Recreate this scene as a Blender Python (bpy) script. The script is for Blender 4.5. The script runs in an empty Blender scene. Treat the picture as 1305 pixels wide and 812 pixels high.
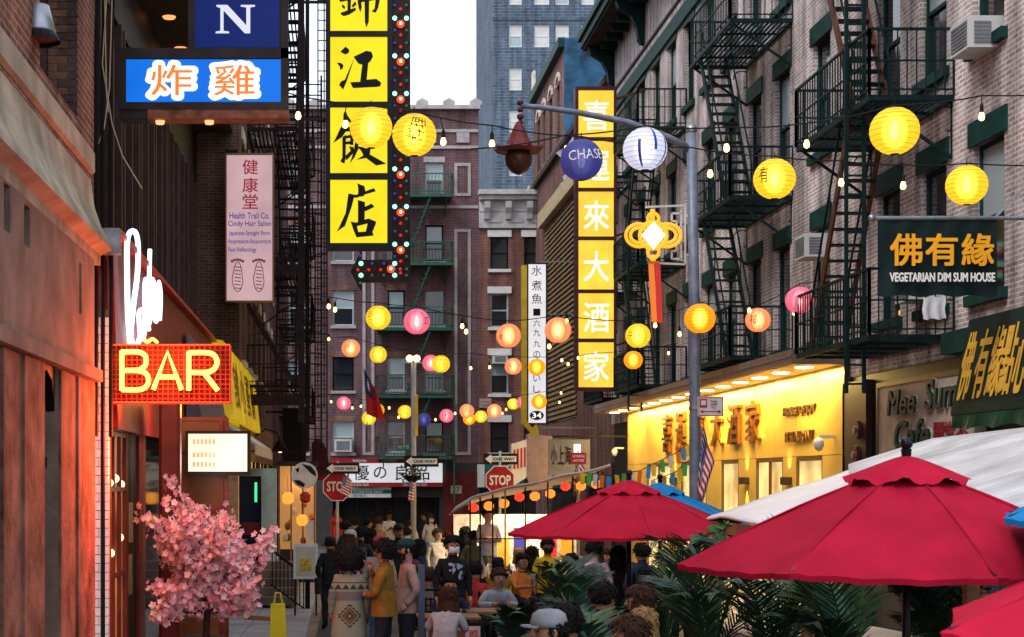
import bpy, bmesh, math, random
from math import sin, cos, pi, radians, sqrt
from mathutils import Vector, Matrix, noise

random.seed(7)
SC = bpy.context.scene
COL = SC.collection

# ------------------------------------------------------------------ camera
F, CX, CY, H = 2100.0, 430.0, 610.0, 2.75      # focal length in photo pixels, vanishing point, eye height
cam_d = bpy.data.cameras.new('camera')
cam_d.sensor_width = 36.0
cam_d.lens = 36.0 * F / 1305.0
cam_d.shift_x = (652.5 - CX) / 1305.0
cam_d.shift_y = (CY - 406.0) / 1305.0
cam_d.clip_start = 0.1
cam_d.clip_end = 2000
cam_d.dof.use_dof = True
cam_d.dof.focus_distance = 22.0
cam_d.dof.aperture_fstop = 5.6
cam = bpy.data.objects.new('camera', cam_d)
cam.location = (0, 0, H)
cam.rotation_euler = (radians(90), 0, 0)
COL.objects.link(cam)
SC.camera = cam

# ------------------------------------------------------------------ world, sun, exposure
SUN_EL, SUN_AZ = radians(52), radians(232)
w = bpy.data.worlds.new('World'); SC.world = w; w.use_nodes = True
nt = w.node_tree; nt.nodes.clear()
sky = nt.nodes.new('ShaderNodeTexSky'); sky.sky_type = 'NISHITA'; sky.sun_disc = False
sky.sun_elevation = SUN_EL; sky.sun_rotation = SUN_AZ; sky.air_density = 1.2; sky.dust_density = 3.0
mixn = nt.nodes.new('ShaderNodeMix'); mixn.data_type = 'RGBA'
mixn.inputs[0].default_value = 0.86                      # a closed, bright cloud cover over the clear sky
mixn.inputs[7].default_value = (7.6, 8.1, 9.1, 1)
bg = nt.nodes.new('ShaderNodeBackground'); bg.inputs[1].default_value = 0.135
wo = nt.nodes.new('ShaderNodeOutputWorld')
nt.links.new(sky.outputs[0], mixn.inputs[6]); nt.links.new(mixn.outputs[2], bg.inputs[0]); nt.links.new(bg.outputs[0], wo.inputs[0])
sun_d = bpy.data.lights.new('sun', 'SUN'); sun_d.energy = 1.5; sun_d.angle = radians(25); sun_d.color = (1, .96, .9)
sun = bpy.data.objects.new('sun', sun_d); COL.objects.link(sun)
sun.rotation_euler = Vector((cos(SUN_EL)*sin(SUN_AZ), cos(SUN_EL)*cos(SUN_AZ), sin(SUN_EL))).to_track_quat('Z', 'Y').to_euler()
SC.view_settings.view_transform = 'Standard'
SC.view_settings.look = 'None'
SC.view_settings.exposure = 0.5
SC.view_settings.gamma = 1.0
SC.view_settings.use_curve_mapping = False
SC.render.engine = 'CYCLES'
cy = SC.cycles
cy.use_denoising = True
cy.max_bounces = 6; cy.diffuse_bounces = 3; cy.glossy_bounces = 3; cy.transmission_bounces = 4; cy.transparent_max_bounces = 10
cy.caustics_reflective = False; cy.caustics_refractive = False
cy.sample_clamp_indirect = 6.0

# ------------------------------------------------------------------ helpers
_ZG = [(-80, .5), (10, .5), (19, .3), (30, 0), (45, -.2), (64, -.35), (80, -.45), (2000, -.45)]
def zg(y):                                       # the street falls gently away from the camera
    for (a, za), (b, zb) in zip(_ZG, _ZG[1:]):
        if y <= b: return za + (zb-za)*(y-a)/(b-a)
    return _ZG[-1][1]
def P(px, py, p):
    """photo pixel at a scale of p pixels per metre -> point in the place"""
    return Vector(((px - CX) / p, F / p, H - (py - CY) / p))
def RY(px, X):                                   # depth at which the plane X=const shows at column px
    return F * X / (px - CX)
def ZZ(py, Y):
    return H - (py - CY) * Y / F
def XX(px, Y):
    return (px - CX) * Y / F

MATS = {}
def _new(name):
    m = bpy.data.materials.new(name); m.use_nodes = True
    n = m.node_tree; b = n.nodes['Principled BSDF']
    MATS[name] = m
    return m, n, b
def lin(c):
    if isinstance(c, str):
        c = [int(c[i:i+2], 16) / 255 for i in (0, 2, 4)]
        return tuple(x / 12.92 if x <= .04045 else ((x + .055) / 1.055) ** 2.4 for x in c)
    return tuple(c)
def mat(name, col, rough=.6, metal=0.0, var=.18, vs=3.0, bump=0.0, bs=40.0, spec=.2, sheen=0):
    """plain surface whose colour wanders a little with noise (var) and has fine relief (bump)"""
    if name in MATS: return MATS[name]
    m, n, b = _new(name)
    c = lin(col)
    b.inputs['Roughness'].default_value = rough; b.inputs['Metallic'].default_value = metal
    b.inputs['Specular IOR Level'].default_value = spec
    b.inputs['Base Color'].default_value = (*c, 1)
    if sheen: b.inputs['Sheen Weight'].default_value = sheen
    if var or bump:
        g = n.nodes.new('ShaderNodeTexCoord')
    if var:
        tx = n.nodes.new('ShaderNodeTexNoise'); tx.inputs['Scale'].default_value = vs; tx.inputs['Detail'].default_value = 6
        n.links.new(g.outputs['Object'], tx.inputs['Vector'])
        r = n.nodes.new('ShaderNodeValToRGB')
        r.color_ramp.elements[0].position = .3; r.color_ramp.elements[1].position = .7
        r.color_ramp.elements[0].color = (*[max(0, x * (1 - var)) for x in c], 1)
        r.color_ramp.elements[1].color = (*[min(1, x * (1 + var)) for x in c], 1)
        n.links.new(tx.outputs[0], r.inputs[0]); n.links.new(r.outputs[0], b.inputs['Base Color'])
    if bump:
        t2 = n.nodes.new('ShaderNodeTexNoise'); t2.inputs['Scale'].default_value = bs; t2.inputs['Detail'].default_value = 4
        n.links.new(g.outputs['Object'], t2.inputs['Vector'])
        bp = n.nodes.new('ShaderNodeBump'); bp.inputs['Strength'].default_value = bump; bp.inputs['Distance'].default_value = .02
        n.links.new(t2.outputs[0], bp.inputs['Height']); n.links.new(bp.outputs[0], b.inputs['Normal'])
    return m
def emis(name, col, s=1.0):
    if name in MATS: return MATS[name]
    m, n, b = _new(name)
    c = lin(col); s *= .74
    b.inputs['Base Color'].default_value = (*[x * .25 for x in c], 1)
    b.inputs['Roughness'].default_value = .4
    b.inputs['Emission Color'].default_value = (*c, 1); b.inputs['Emission Strength'].default_value = s
    return m
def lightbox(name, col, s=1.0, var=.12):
    """backlit acrylic or a glowing pane, its brightness made uneven by noise"""
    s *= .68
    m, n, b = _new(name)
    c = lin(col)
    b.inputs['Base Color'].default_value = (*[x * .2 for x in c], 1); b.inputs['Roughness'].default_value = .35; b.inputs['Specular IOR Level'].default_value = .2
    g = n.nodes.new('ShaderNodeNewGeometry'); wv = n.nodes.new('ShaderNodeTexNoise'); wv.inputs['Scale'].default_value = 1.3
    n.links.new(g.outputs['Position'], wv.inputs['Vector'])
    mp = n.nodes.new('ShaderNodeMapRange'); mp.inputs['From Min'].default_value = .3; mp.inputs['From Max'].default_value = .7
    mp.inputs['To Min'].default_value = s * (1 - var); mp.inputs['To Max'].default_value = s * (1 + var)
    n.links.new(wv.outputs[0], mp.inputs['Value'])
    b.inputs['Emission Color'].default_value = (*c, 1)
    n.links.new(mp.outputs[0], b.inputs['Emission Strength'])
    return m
def brick(name, c1, c2, mortar, bw=.215, rh=.075, ms=.009, bump=.5, rough=.85, grime=.35):
    m, n, b = _new(name)
    g = n.nodes.new('ShaderNodeNewGeometry'); sx = n.nodes.new('ShaderNodeSeparateXYZ'); n.links.new(g.outputs['Position'], sx.inputs[0])
    ad = n.nodes.new('ShaderNodeMath'); n.links.new(sx.outputs[0], ad.inputs[0]); n.links.new(sx.outputs[1], ad.inputs[1])
    cb = n.nodes.new('ShaderNodeCombineXYZ'); n.links.new(ad.outputs[0], cb.inputs[0]); n.links.new(sx.outputs[2], cb.inputs[1])
    t = n.nodes.new('ShaderNodeTexBrick'); n.links.new(cb.outputs[0], t.inputs['Vector'])
    t.inputs['Color1'].default_value = (*lin(c1), 1); t.inputs['Color2'].default_value = (*lin(c2), 1); t.inputs['Mortar'].default_value = (*lin(mortar), 1)
    t.inputs['Scale'].default_value = 1; t.inputs['Brick Width'].default_value = bw; t.inputs['Row Height'].default_value = rh
    t.inputs['Mortar Size'].default_value = ms; t.inputs['Mortar Smooth'].default_value = .3
    nz = n.nodes.new('ShaderNodeTexNoise'); nz.inputs['Scale'].default_value = .9; nz.inputs['Detail'].default_value = 8; nz.inputs['Roughness'].default_value = .65
    n.links.new(g.outputs['Position'], nz.inputs['Vector'])
    mp = n.nodes.new('ShaderNodeMapRange'); mp.inputs['From Min'].default_value = .3; mp.inputs['From Max'].default_value = .7
    mp.inputs['To Min'].default_value = 1 - grime; mp.inputs['To Max'].default_value = 1 + grime * .35
    n.links.new(nz.outputs[0], mp.inputs['Value'])
    mx = n.nodes.new('ShaderNodeMix'); mx.data_type = 'RGBA'; mx.blend_type = 'MULTIPLY'; mx.inputs[0].default_value = 1
    n.links.new(t.outputs['Color'], mx.inputs[6]); n.links.new(mp.outputs[0], mx.inputs[7]); 
    vm = n.nodes.new('ShaderNodeVectorMath'); vm.operation = 'MULTIPLY'; vm.inputs[1].default_value = (1.6, 1.6, .13); n.links.new(g.outputs['Position'], vm.inputs[0])
    sn = n.nodes.new('ShaderNodeTexNoise'); sn.inputs['Scale'].default_value = 1.4; sn.inputs['Detail'].default_value = 7; n.links.new(vm.outputs[0], sn.inputs['Vector'])
    sr = n.nodes.new('ShaderNodeMapRange'); sr.inputs['From Min'].default_value = .38; sr.inputs['From Max'].default_value = .6; sr.inputs['To Min'].default_value = 1-grime*1.15; sr.inputs['To Max'].default_value = 1.06
    n.links.new(sn.outputs[0], sr.inputs['Value'])                 # soot washed down the wall
    m2 = n.nodes.new('ShaderNodeMix'); m2.data_type = 'RGBA'; m2.blend_type = 'MULTIPLY'; m2.inputs[0].default_value = 1
    n.links.new(mx.outputs[2], m2.inputs[6]); n.links.new(sr.outputs[0], m2.inputs[7]); n.links.new(m2.outputs[2], b.inputs['Base Color'])
    iv = n.nodes.new('ShaderNodeMath'); iv.operation = 'SUBTRACT'; iv.inputs[0].default_value = 1; n.links.new(t.outputs['Fac'], iv.inputs[1])
    bp = n.nodes.new('ShaderNodeBump'); bp.inputs['Strength'].default_value = bump; bp.inputs['Distance'].default_value = .012
    n.links.new(iv.outputs[0], bp.inputs['Height']); n.links.new(bp.outputs[0], b.inputs['Normal'])
    b.inputs['Roughness'].default_value = rough; b.inputs['Specular IOR Level'].default_value = .12
    return m

WL = {}                                          # world location of roots/parts (no rotation while building)
def wl(o):
    return WL.get(o.name, Vector((0, 0, 0))) if o else Vector((0, 0, 0))
def tag(o, label=None, cat=None, group=None, kind=None):
    if label: o['label'] = label
    if cat: o['category'] = cat
    if group: o['group'] = group
    if kind: o['kind'] = kind
    return o
def thing(name, label, cat, loc=(0, 0, 0), group=None):
    o = bpy.data.objects.new(name, None); COL.objects.link(o)
    o.location = loc; o.empty_display_size = .2
    WL[o.name] = Vector(loc)
    return tag(o, label, cat, group)
def inst(name, me, loc, parent=None, rz=0.0, label=None):
    o = bpy.data.objects.new(name, me); COL.objects.link(o)
    if parent: o.parent = parent
    o.location = Vector(loc) - wl(parent); o.rotation_euler = (0, 0, rz)
    WL[o.name] = Vector(loc)
    if label: o['label'] = label
    return o
def copy_tree(o, parent=None):
    c = o.copy(); COL.objects.link(c)
    if parent: c.parent = parent
    for ch in o.children: copy_tree(ch, c)
    return c

class MB:
    def __init__(s): s.v = []; s.f = []; s.mi = []; s.cur = 0
    def add(s, vs, fs):
        b = len(s.v); s.v += [tuple(v) for v in vs]
        for f in fs: s.f.append(tuple(b + i for i in f)); s.mi.append(s.cur)
        return s
    def box(s, x0, x1, y0, y1, z0, z1):
        v = [(x, y, z) for z in (z0, z1) for y in (y0, y1) for x in (x0, x1)]
        return s.add(v, [(0, 2, 3, 1), (4, 5, 7, 6), (0, 1, 5, 4), (2, 6, 7, 3), (0, 4, 6, 2), (1, 3, 7, 5)])
    def bbox(s, c, d, bev=.0):
        """box by centre and size, with chamfered vertical edges when bev"""
        (x, y, z), (a, b, h) = c, d
        if not bev: return s.box(x-a/2, x+a/2, y-b/2, y+b/2, z-h/2, z+h/2)
        e = bev
        pts = [(-a/2+e, -b/2), (a/2-e, -b/2), (a/2, -b/2+e), (a/2, b/2-e), (a/2-e, b/2), (-a/2+e, b/2), (-a/2, b/2-e), (-a/2, -b/2+e)]
        return s.prism([(x+q[0], y+q[1]) for q in pts], z-h/2, z+h/2)
    def quad(s, *v): return s.add(v, [tuple(range(len(v)))])
    def prism(s, pts, z0, z1, fr=None):
        """extrude a 2-D outline; fr maps (u,v,w) to space, default (x,y,z)"""
        fr = fr or (lambda u, v, w: (u, v, w)); n = len(pts)
        vs = [fr(u, v, z0) for u, v in pts] + [fr(u, v, z1) for u, v in pts]
        return s.add(vs, [tuple(range(n))[::-1], tuple(range(n, 2*n))] + [(i, (i+1) % n, n+(i+1) % n, n+i) for i in range(n)])
    def bar(s, a, b, wd=.03, ht=None, up=(0, 0, 1)):
        """straight square bar from a to b"""
        a, b = Vector(a), Vector(b); ht = ht or wd; d = (b - a).normalized(); up = Vector(up)
        if abs(d.dot(up)) > .98: up = Vector((0, 1, 0)) if abs(d.y) < .9 else Vector((1, 0, 0))
        u = d.cross(up).normalized() * wd / 2; v = d.cross(u).normalized() * ht / 2
        vs = [q + i*u + j*v for q in (a, b) for i, j in ((-1, -1), (1, -1), (1, 1), (-1, 1))]
        return s.add(vs, [(0, 1, 2, 3), (7, 6, 5, 4)] + [(i, i+4, (i+1) % 4+4, (i+1) % 4) for i in range(4)])
    def tube(s, pts, r, n=8, cap=True):
        pts = [Vector(q) for q in pts]; rs = r if isinstance(r, (list, tuple)) else [r]*len(pts)
        b = len(s.v); up = None
        for i, q in enumerate(pts):
            d = (pts[min(i+1, len(pts)-1)] - pts[max(i-1, 0)])
            d = d.normalized() if d.length > 1e-9 else Vector((0, 0, 1))
            if up is None: up = Vector((0, 0, 1)) if abs(d.z) < .9 else Vector((0, 1, 0))
            u = d.cross(up)
            if u.length < 1e-5: u = d.cross(Vector((1, 0, 0)))
            u.normalize(); w_ = u.cross(d).normalized(); up = w_
            for k in range(n):
                a = 2*pi*k/n; s.v.append(tuple(q + rs[i]*(cos(a)*u + sin(a)*w_)))
        for i in range(len(pts)-1):
            for k in range(n):
                s.f.append((b+i*n+k, b+i*n+(k+1) % n, b+(i+1)*n+(k+1) % n, b+(i+1)*n+k)); s.mi.append(s.cur)
        if cap:
            s.f.append(tuple(b+k for k in range(n))[::-1]); s.f.append(tuple(b+(len(pts)-1)*n+k for k in range(n))); s.mi += [s.cur]*2
        return s
    def lathe(s, prof, n=16, c=(0, 0, 0), sx=1, sy=1, a0=0):
        b = len(s.v)
        for r, z in prof:
            for k in range(n):
                a = a0 + 2*pi*k/n; s.v.append((c[0]+r*cos(a)*sx, c[1]+r*sin(a)*sy, c[2]+z))
        for i in range(len(prof)-1):
            for k in range(n):
                s.f.append((b+i*n+k, b+i*n+(k+1) % n, b+(i+1)*n+(k+1) % n, b+(i+1)*n+k)); s.mi.append(s.cur)
        if prof[0][0] > 1e-4: s.f.append(tuple(b+k for k in range(n))[::-1]); s.mi.append(s.cur)
        if prof[-1][0] > 1e-4: s.f.append(tuple(b+(len(prof)-1)*n+k for k in range(n))); s.mi.append(s.cur)
        return s
    def sphere(s, c, r, n=12, m=8, sq=(1, 1, 1)):
        return s.lathe([(max(1e-5, r*sin(pi*i/m))*1.0, -r*cos(pi*i/m)*sq[2]) for i in range(m+1)], n, c, sq[0], sq[1])
    def wall(s, axis, c, s0, s1, z0, z1, ops, depth):
        """sheet of wall on X=c or Y=c with openings (a,b,za,zb) and reveals of the given signed depth"""
        fr = (lambda a, z, d=0: (c+d, a, z)) if axis == 'x' else (lambda a, z, d=0: (a, c+d, z))
        S = sorted({s0, s1, *[q for o in ops for q in o[:2] if s0 < q < s1]}); Z = sorted({z0, z1, *[q for o in ops for q in o[2:4] if z0 < q < z1]})
        for i in range(len(S)-1):
            for j in range(len(Z)-1):
                a, z = (S[i]+S[i+1])/2, (Z[j]+Z[j+1])/2
                if any(o[0] < a < o[1] and o[2] < z < o[3] for o in ops): continue
                s.quad(fr(S[i], Z[j]), fr(S[i+1], Z[j]), fr(S[i+1], Z[j+1]), fr(S[i], Z[j+1]))
        for a, b, za, zb in [o[:4] for o in ops]:
            for (p, q), (r, t) in (((a, za), (a, zb)), ((a, zb), (b, zb)), ((b, zb), (b, za)), ((b, za), (a, za))):
                s.quad(fr(p, q), fr(r, t), fr(r, t, depth), fr(p, q, depth))
        return s
    def slope(s, x0, x1, y0, y1, h0, h1):
        """box lying on the falling street: bottom h0 and top h1 above the ground line"""
        v = [(x, y, zg(y)+h) for h in (h0, h1) for y in (y0, y1) for x in (x0, x1)]
        return s.add(v, [(0, 2, 3, 1), (4, 5, 7, 6), (0, 1, 5, 4), (2, 6, 7, 3), (0, 4, 6, 2), (1, 3, 7, 5)])
    def mesh(s, name, mats, off=Vector((0, 0, 0)), smooth=False):
        me = bpy.data.meshes.new(name)
        me.from_pydata([(v[0]-off[0], v[1]-off[1], v[2]-off[2]) for v in s.v], [], s.f)
        for m in (mats if isinstance(mats, (list, tuple)) else [mats]): me.materials.append(m)
        if any(s.mi): me.polygons.foreach_set('material_index', s.mi)
        if smooth: me.polygons.foreach_set('use_smooth', [True]*len(me.polygons))
        me.update()
        return me
    def build(s, name, mats, parent=None, smooth=False, label=None, recalc=False, at=None):
        if parent is not None: off = wl(parent)
        elif at is not None: off = Vector(at)
        else:
            xs, ys, zs = zip(*s.v); off = Vector(((min(xs)+max(xs))/2, (min(ys)+max(ys))/2, min(zs)))
        me = s.mesh(name, mats, off, smooth)
        o = bpy.data.objects.new(name, me); COL.objects.link(o)
        if parent is not None: o.parent = parent; WL[o.name] = off.copy()
        else: o.location = off; WL[o.name] = off.copy()
        if label: o['label'] = label
        return o

def struct(name, mb, m, label, cat, smooth=False):
    return tag(mb.build(name, m, smooth=smooth), label, cat, kind='structure')

_TX = {}
def glyph(body, off=0.0, ext=.02):
    k = (body, off, ext)
    if k not in _TX:
        cu = bpy.data.curves.new('lettering', 'FONT'); cu.body = body; cu.size = 1; cu.offset = off; cu.extrude = ext; cu.resolution_u = 3
        o = bpy.data.objects.new('lettering', cu); me = o.to_mesh()
        vs = [tuple(v.co) for v in me.vertices]; fs = [tuple(p.vertices) for p in me.polygons]
        o.to_mesh_clear(); bpy.data.objects.remove(o); bpy.data.curves.remove(cu)
        _TX[k] = (vs, fs)
    return _TX[k]
def text(body, m, parent, c, u, v, wd=None, ht=None, off=0.0, ext=.004, name='lettering', lift=.006, shear=0):
    """flat lettering: centre c, unit vectors u (reading direction) and v (up), fitted into wd x ht metres"""
    vs, fs = glyph(body, 0.0, .02)
    xs = [q[0] for q in vs]; ys = [q[1] for q in vs]
    x0, x1, y0, y1 = min(xs), max(xs), min(ys), max(ys)
    sx = wd/(x1-x0+2*off) if wd else None; sy = ht/(y1-y0+2*off) if ht else None
    sx = sx or sy; sy = sy or sx
    u = Vector(u).normalized(); v = Vector(v).normalized(); n = u.cross(v).normalized(); c = Vector(c)
    mb = MB()
    sh = [(0, 0)]                                  # heavier weights: the strokes drawn again a little to each side
    if off: nk = 20 if off > .05 else 8 if off > .03 else 4; sh = [(off*cos(k*2*pi/nk+.785), off*sin(k*2*pi/nk+.785)) for k in range(nk)]; sh += [(a_*.5, b_*.5) for a_, b_ in sh[::2]] if off > .05 else []
    dl = .0006 if len(sh) < 9 else .0003
    for k, (dx, dy) in enumerate(sh):
        mb.add([c + u*((q[0]+dx-(x0+x1)/2)*sx + shear*(q[1]-(y0+y1)/2)*sy) + v*((q[1]+dy-(y0+y1)/2)*sy) + n*(lift + k*dl + ext*(q[2]/.02+1)) for q in vs], fs)
    return mb.build(name, m, parent)
def strokes(polys, m, parent, fr, name='lettering', d=.012):
    """painted strokes: each outline becomes a thin plate; fr maps (px,py,depth) to space"""
    mb = MB()
    for i, pl in enumerate(polys):
        mb.prism(pl, .002, d + i*.0007, fr)
    return mb.build(name, m, parent)
def tri_fix(o):
    bm = bmesh.new(); bm.from_mesh(o.data); bmesh.ops.recalc_face_normals(bm, faces=bm.faces); bm.to_mesh(o.data); bm.free()
def lamp(name, kind, loc, col, e, size=.1, rot=None, parent=None, sy=None, spot=None):
    d = bpy.data.lights.new(name, kind); d.energy = e; d.color = col
    if kind == 'AREA':
        d.size = size
        if sy: d.shape = 'RECTANGLE'; d.size_y = sy
    else: d.shadow_soft_size = size
    if spot: d.spot_size = spot; d.spot_blend = .6
    o = bpy.data.objects.new(name, d); COL.objects.link(o)
    if parent: o.parent = parent
    o.location = Vector(loc) - wl(parent)
    if rot: o.rotation_euler = rot
    return o

# ------------------------------------------------------------------ materials shared by many things
M_BLACK = mat('black_iron', (.006, .006, .007), .55, .0, .2, spec=.12)
M_IRON_G = mat('dark_green_iron', (.004, .018, .019), .55, 0, .35, 8, spec=.12)
M_IRON_B = mat('dark_brown_iron', (.020, .011, .011), .6, 0, .5, 6, spec=.12)
M_GALV = mat('galvanised_steel', (.32, .34, .38), .38, .75, .25, 9)
M_WHITE = mat('white_paint', (.72, .72, .70), .5, 0, .1)
M_STONE = mat('brownstone', (.19, .135, .105), .85, 0, .35, 2.2, .4, 30)
M_CREAM = mat('cream_stone', (.55, .50, .42), .8, 0, .3, 2.5, .3, 30)
M_WOOD = mat('brown_wood', (.22, .11, .05), .6, 0, .35, 6, .2, 60)
M_GREENP = mat('dark_green_paint', (.009, .042, .036), .6, 0, .35, 5, spec=.12)
M_GLASS = mat('window_glass', (.016, .020, .026), .06, 0, .25, 1.2, spec=.9)
M_GLASSB = mat('window_glass_with_blind', (.33, .40, .44), .25, 0, .12, 1.5, spec=.7)
M_CABLE = mat('black_cable', (.01, .01, .01), .7, 0, 0)
M_BULB = emis('bulb_glow', (1.0, .55, .16), 7)
M_RED = mat('red_paint', (.30, .025, .02), .45, 0, .25)
M_CHAR = mat('black_lettering', (.006, .006, .006), .5, 0, 0)
# ================================================================== ground
M_ASPH = mat('asphalt', (.048, .048, .052), .8, 0, .3, 1.5, .4, 120)
M_SLAB = mat('pavement_concrete', (.26, .245, .25), .85, 0, .25, 1.2, .3, 80)
M_GRND = mat('far_ground', (.10, .10, .10), .9, 0, .2)
mb = MB(); mb.quad((-600, -60, -.9), (600, -60, -.9), (600, 1500, -.9), (-600, 1500, -.9))
struct('ground', mb, M_GRND, 'dark city ground beyond the street', 'ground')
KL, KR = -.35, 6.6
YS = [-20, 10, 14.5, 19, 24.5, 30, 37, 45, 54, 64, 70]
mb = MB()
for a, b in zip(YS, YS[1:]): mb.quad((KL, a, zg(a)), (KR, a, zg(a)), (KR, b, zg(b)), (KL, b, zg(b)))
mb.quad((-40, 70, zg(70)), (40, 70, zg(70)), (40, 78.5, zg(78.5)), (-40, 78.5, zg(78.5)))
struct('road', mb, M_ASPH, 'asphalt roadway between the two pavements', 'road')
def pavement(name, x0, x1, y1, label, kerb_x):
    base = MB()
    for a, b in zip(YS, YS[1:]): base.slope(x0, x1, a, b, -.4, .105)
    o = struct(name, base, M_SLAB, label, 'pavement')
    k = .15
    kx0, kx1 = (kerb_x, kerb_x + k) if kerb_x < (x0+x1)/2 else (kerb_x - k, kerb_x)
    for i in range(int((y1-22)/2)):
        MB().slope(kx0 + .004, kx1 - .002 if kx1 < x1 else kx1 + .004, 22+i*2+.006, 24+i*2-.006, .0, .135).build('kerb_stone', M_STONE, o)
    xs0, xs1 = (x0, kx0) if kerb_x > x0 + .1 else (kx1, x1)
    for i in range(int((y1-22)/1.5)):
        for j in range(2):
            a = xs0 + (xs1-xs0)*j/2; b = xs0 + (xs1-xs0)*(j+1)/2
            MB().slope(a+.008, b-.008, 22+i*1.5+.008, 23.5+i*1.5-.008, .1, .13+random.uniform(-.003, .003)).build('paving_slab', M_SLAB, o)
    return o
pavement('pavement_left', -2.6, KL, 70, 'grey slab pavement along the bar and shops', KL)
pavement('pavement_right', KR, 9.4, 70, 'grey slab pavement in front of the golden restaurant', KR)

# ================================================================== windows
def window_meshes(wd, ht, fm, pm, bar=.055, sash=True, axis='x', pm2=None):
    """frame + upper/lower pane; axis x: opening faces -X (width along Y), axis y: faces -Y (width along X). Origin: middle of the sill line, wall plane."""
    def B(m, a0, a1, d0, d1, z0, z1):
        if axis == 'x': m.box(d0, d1, a0, a1, z0, z1)
        elif axis == 'X': m.box(-d1, -d0, a0, a1, z0, z1)
        else: m.box(a0, a1, d0, d1, z0, z1)
    f = MB(); h = wd/2
    B(f, -h, -h+bar, .10, .19, 0, ht); B(f, h-bar, h, .10, .19, 0, ht)
    B(f, -h+bar, h-bar, .10, .19, 0, bar); B(f, -h+bar, h-bar, .10, .19, ht-bar, ht)
    if sash: B(f, -h+bar, h-bar, .11, .17, ht*.5-.03, ht*.5+.03)
    out = [f.mesh('window', fm)]
    z = [(bar, ht*.5-.03), (ht*.5+.03, ht-bar)] if sash else [(bar, ht-bar)]
    for i, (a, b) in enumerate(z):
        q = MB(); B(q, -h+bar, h-bar, .155 - .02*i, .165 - .02*i, a, b); out.append(q.mesh('pane', (pm2 or pm) if i else pm))
    return out
def put_window(parent, ms, loc, label=None):
    w_ = inst('window', ms[0], loc, parent, label=label)
    for m in ms[1:]: inst('pane', m, loc, w_)
    return w_

# ================================================================== right side of the street
XR = 9.4
M_BRP = brick('pale_pink_brick', (.48, .33, .30), (.74, .58, .54), (.87, .85, .84), ms=.013, bump=.8, grime=.45)
M_BRP2 = brick('mauve_pink_brick', (.46, .34, .33), (.69, .55, .54), (.84, .81, .82), ms=.013, bump=.8, grime=.45)
WR = window_meshes(1.15, 2.2, M_GREENP, M_GLASS)
WRb = window_meshes(1.15, 2.2, M_GREENP, M_GLASS, pm2=M_GLASSB)
LINT = MB().box(-.035, .10, -.70, .70, .0, .36).mesh('lintel', M_GREENP)
SILL = MB().box(-.10, .12, -.70, .70, -.16, .0).mesh('sill', M_GREENP)
ROWS = [5.45, 9.1, 12.75]
def right_building(name, label, y0, y1, bays, m, top, rows=ROWS):
    t = thing(name, label, 'building', (XR+4, (y0+y1)/2, 0))
    ops = [(b-.575, b+.575, z, z+2.2) for b in bays for z in rows]
    mb = MB().wall('x', XR, y0, y1, 4.6, top, ops, .22)
    mb.quad((XR, y0, 4.6), (XR+9, y0, 4.6), (XR+9, y0, top), (XR, y0, top)); mb.quad((XR, y1, 4.6), (XR+9, y1, 4.6), (XR+9, y1, top), (XR, y1, top))
    mb.quad((XR, y0, top), (XR, y1, top), (XR+9, y1, top), (XR+9, y0, top))
    mb.build('wall', m, t)
    k = 0
    for b in bays:
        for z in rows:
            k += 1
            put_window(t, WRb if k % 4 == 1 else WR, (XR, b, z))
            inst('lintel', LINT, (XR, b, z+2.2), t); inst('sill', SILL, (XR, b, z), t)
    return t
B1 = right_building('tenement', 'pale pink brick tenement with dark green lintels above the cafe sign', 10.2, 30.5, [15.0, 17.2, 19.4, 21.6, 23.8, 26.0, 28.1], M_BRP, 18.0)
B2 = right_building('tenement', 'pink brick tenement with green cornice above the golden restaurant', 30.5, 56.5, [32.0, 34.8, 37.1, 39.4, 41.7, 44.0, 46.3, 48.6, 50.9, 53.2], M_BRP2, 18.2)
# green string course, cornice and brackets of the far tenement
MB().box(XR-.09, XR, 30.52, 56.5, 15.12, 15.55).build('string_course', M_GREENP, B2)
MB().box(XR-.05, XR, 30.52, 56.5, 15.86, 15.94).build('string_course', M_BLACK, B2)
M_SOFF = mat('weathered_soffit', (.045, .035, .03), .9, 0, .4, 3)
mb = MB(); mb.box(XR-.98, XR, 30.52, 56.6, 17.42, 17.5); mb.cur = 1; mb.box(XR-1.06, XR+.3, 30.52, 56.66, 17.503, 17.75); mb.box(XR-1.16, XR+.3, 30.52, 56.7, 17.75, 17.95)
mb.build('cornice', [M_SOFF, M_GREENP], B2)
prof = [(0, 0), (-.12, 0), (-.2, .15), (-.26, .5), (-.42, .85), (-.8, 1.1), (-.9, 1.35), (0, 1.35)]
for yb in (56.0, 50.5, 45, 39.5, 34):
    MB().prism(prof, yb-.16, yb+.16, lambda u, v, w: (XR+u, w, 16.06+v)).build('bracket', M_IRON_G, B2)
for i in range(22):                                   # row of small modillions under the cornice
    yb = 32.2+i*1.1
    MB().box(XR-.55, XR, yb, yb+.22, 17.2, 17.42).build('modillion', M_GREENP, B2)
# ground floor of the near tenement: dark shopfront under the signs
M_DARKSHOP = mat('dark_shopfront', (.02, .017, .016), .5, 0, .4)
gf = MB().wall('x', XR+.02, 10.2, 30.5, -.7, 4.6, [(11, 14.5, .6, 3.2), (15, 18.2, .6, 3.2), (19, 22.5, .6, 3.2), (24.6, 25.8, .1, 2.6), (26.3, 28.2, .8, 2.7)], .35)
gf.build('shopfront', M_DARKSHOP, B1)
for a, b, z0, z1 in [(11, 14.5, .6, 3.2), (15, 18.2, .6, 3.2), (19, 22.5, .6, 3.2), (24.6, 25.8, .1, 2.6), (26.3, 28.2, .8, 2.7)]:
    MB().box(XR+.3, XR+.33, a, b, z0, z1).build('shop_window', M_GLASS, B1)
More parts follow.
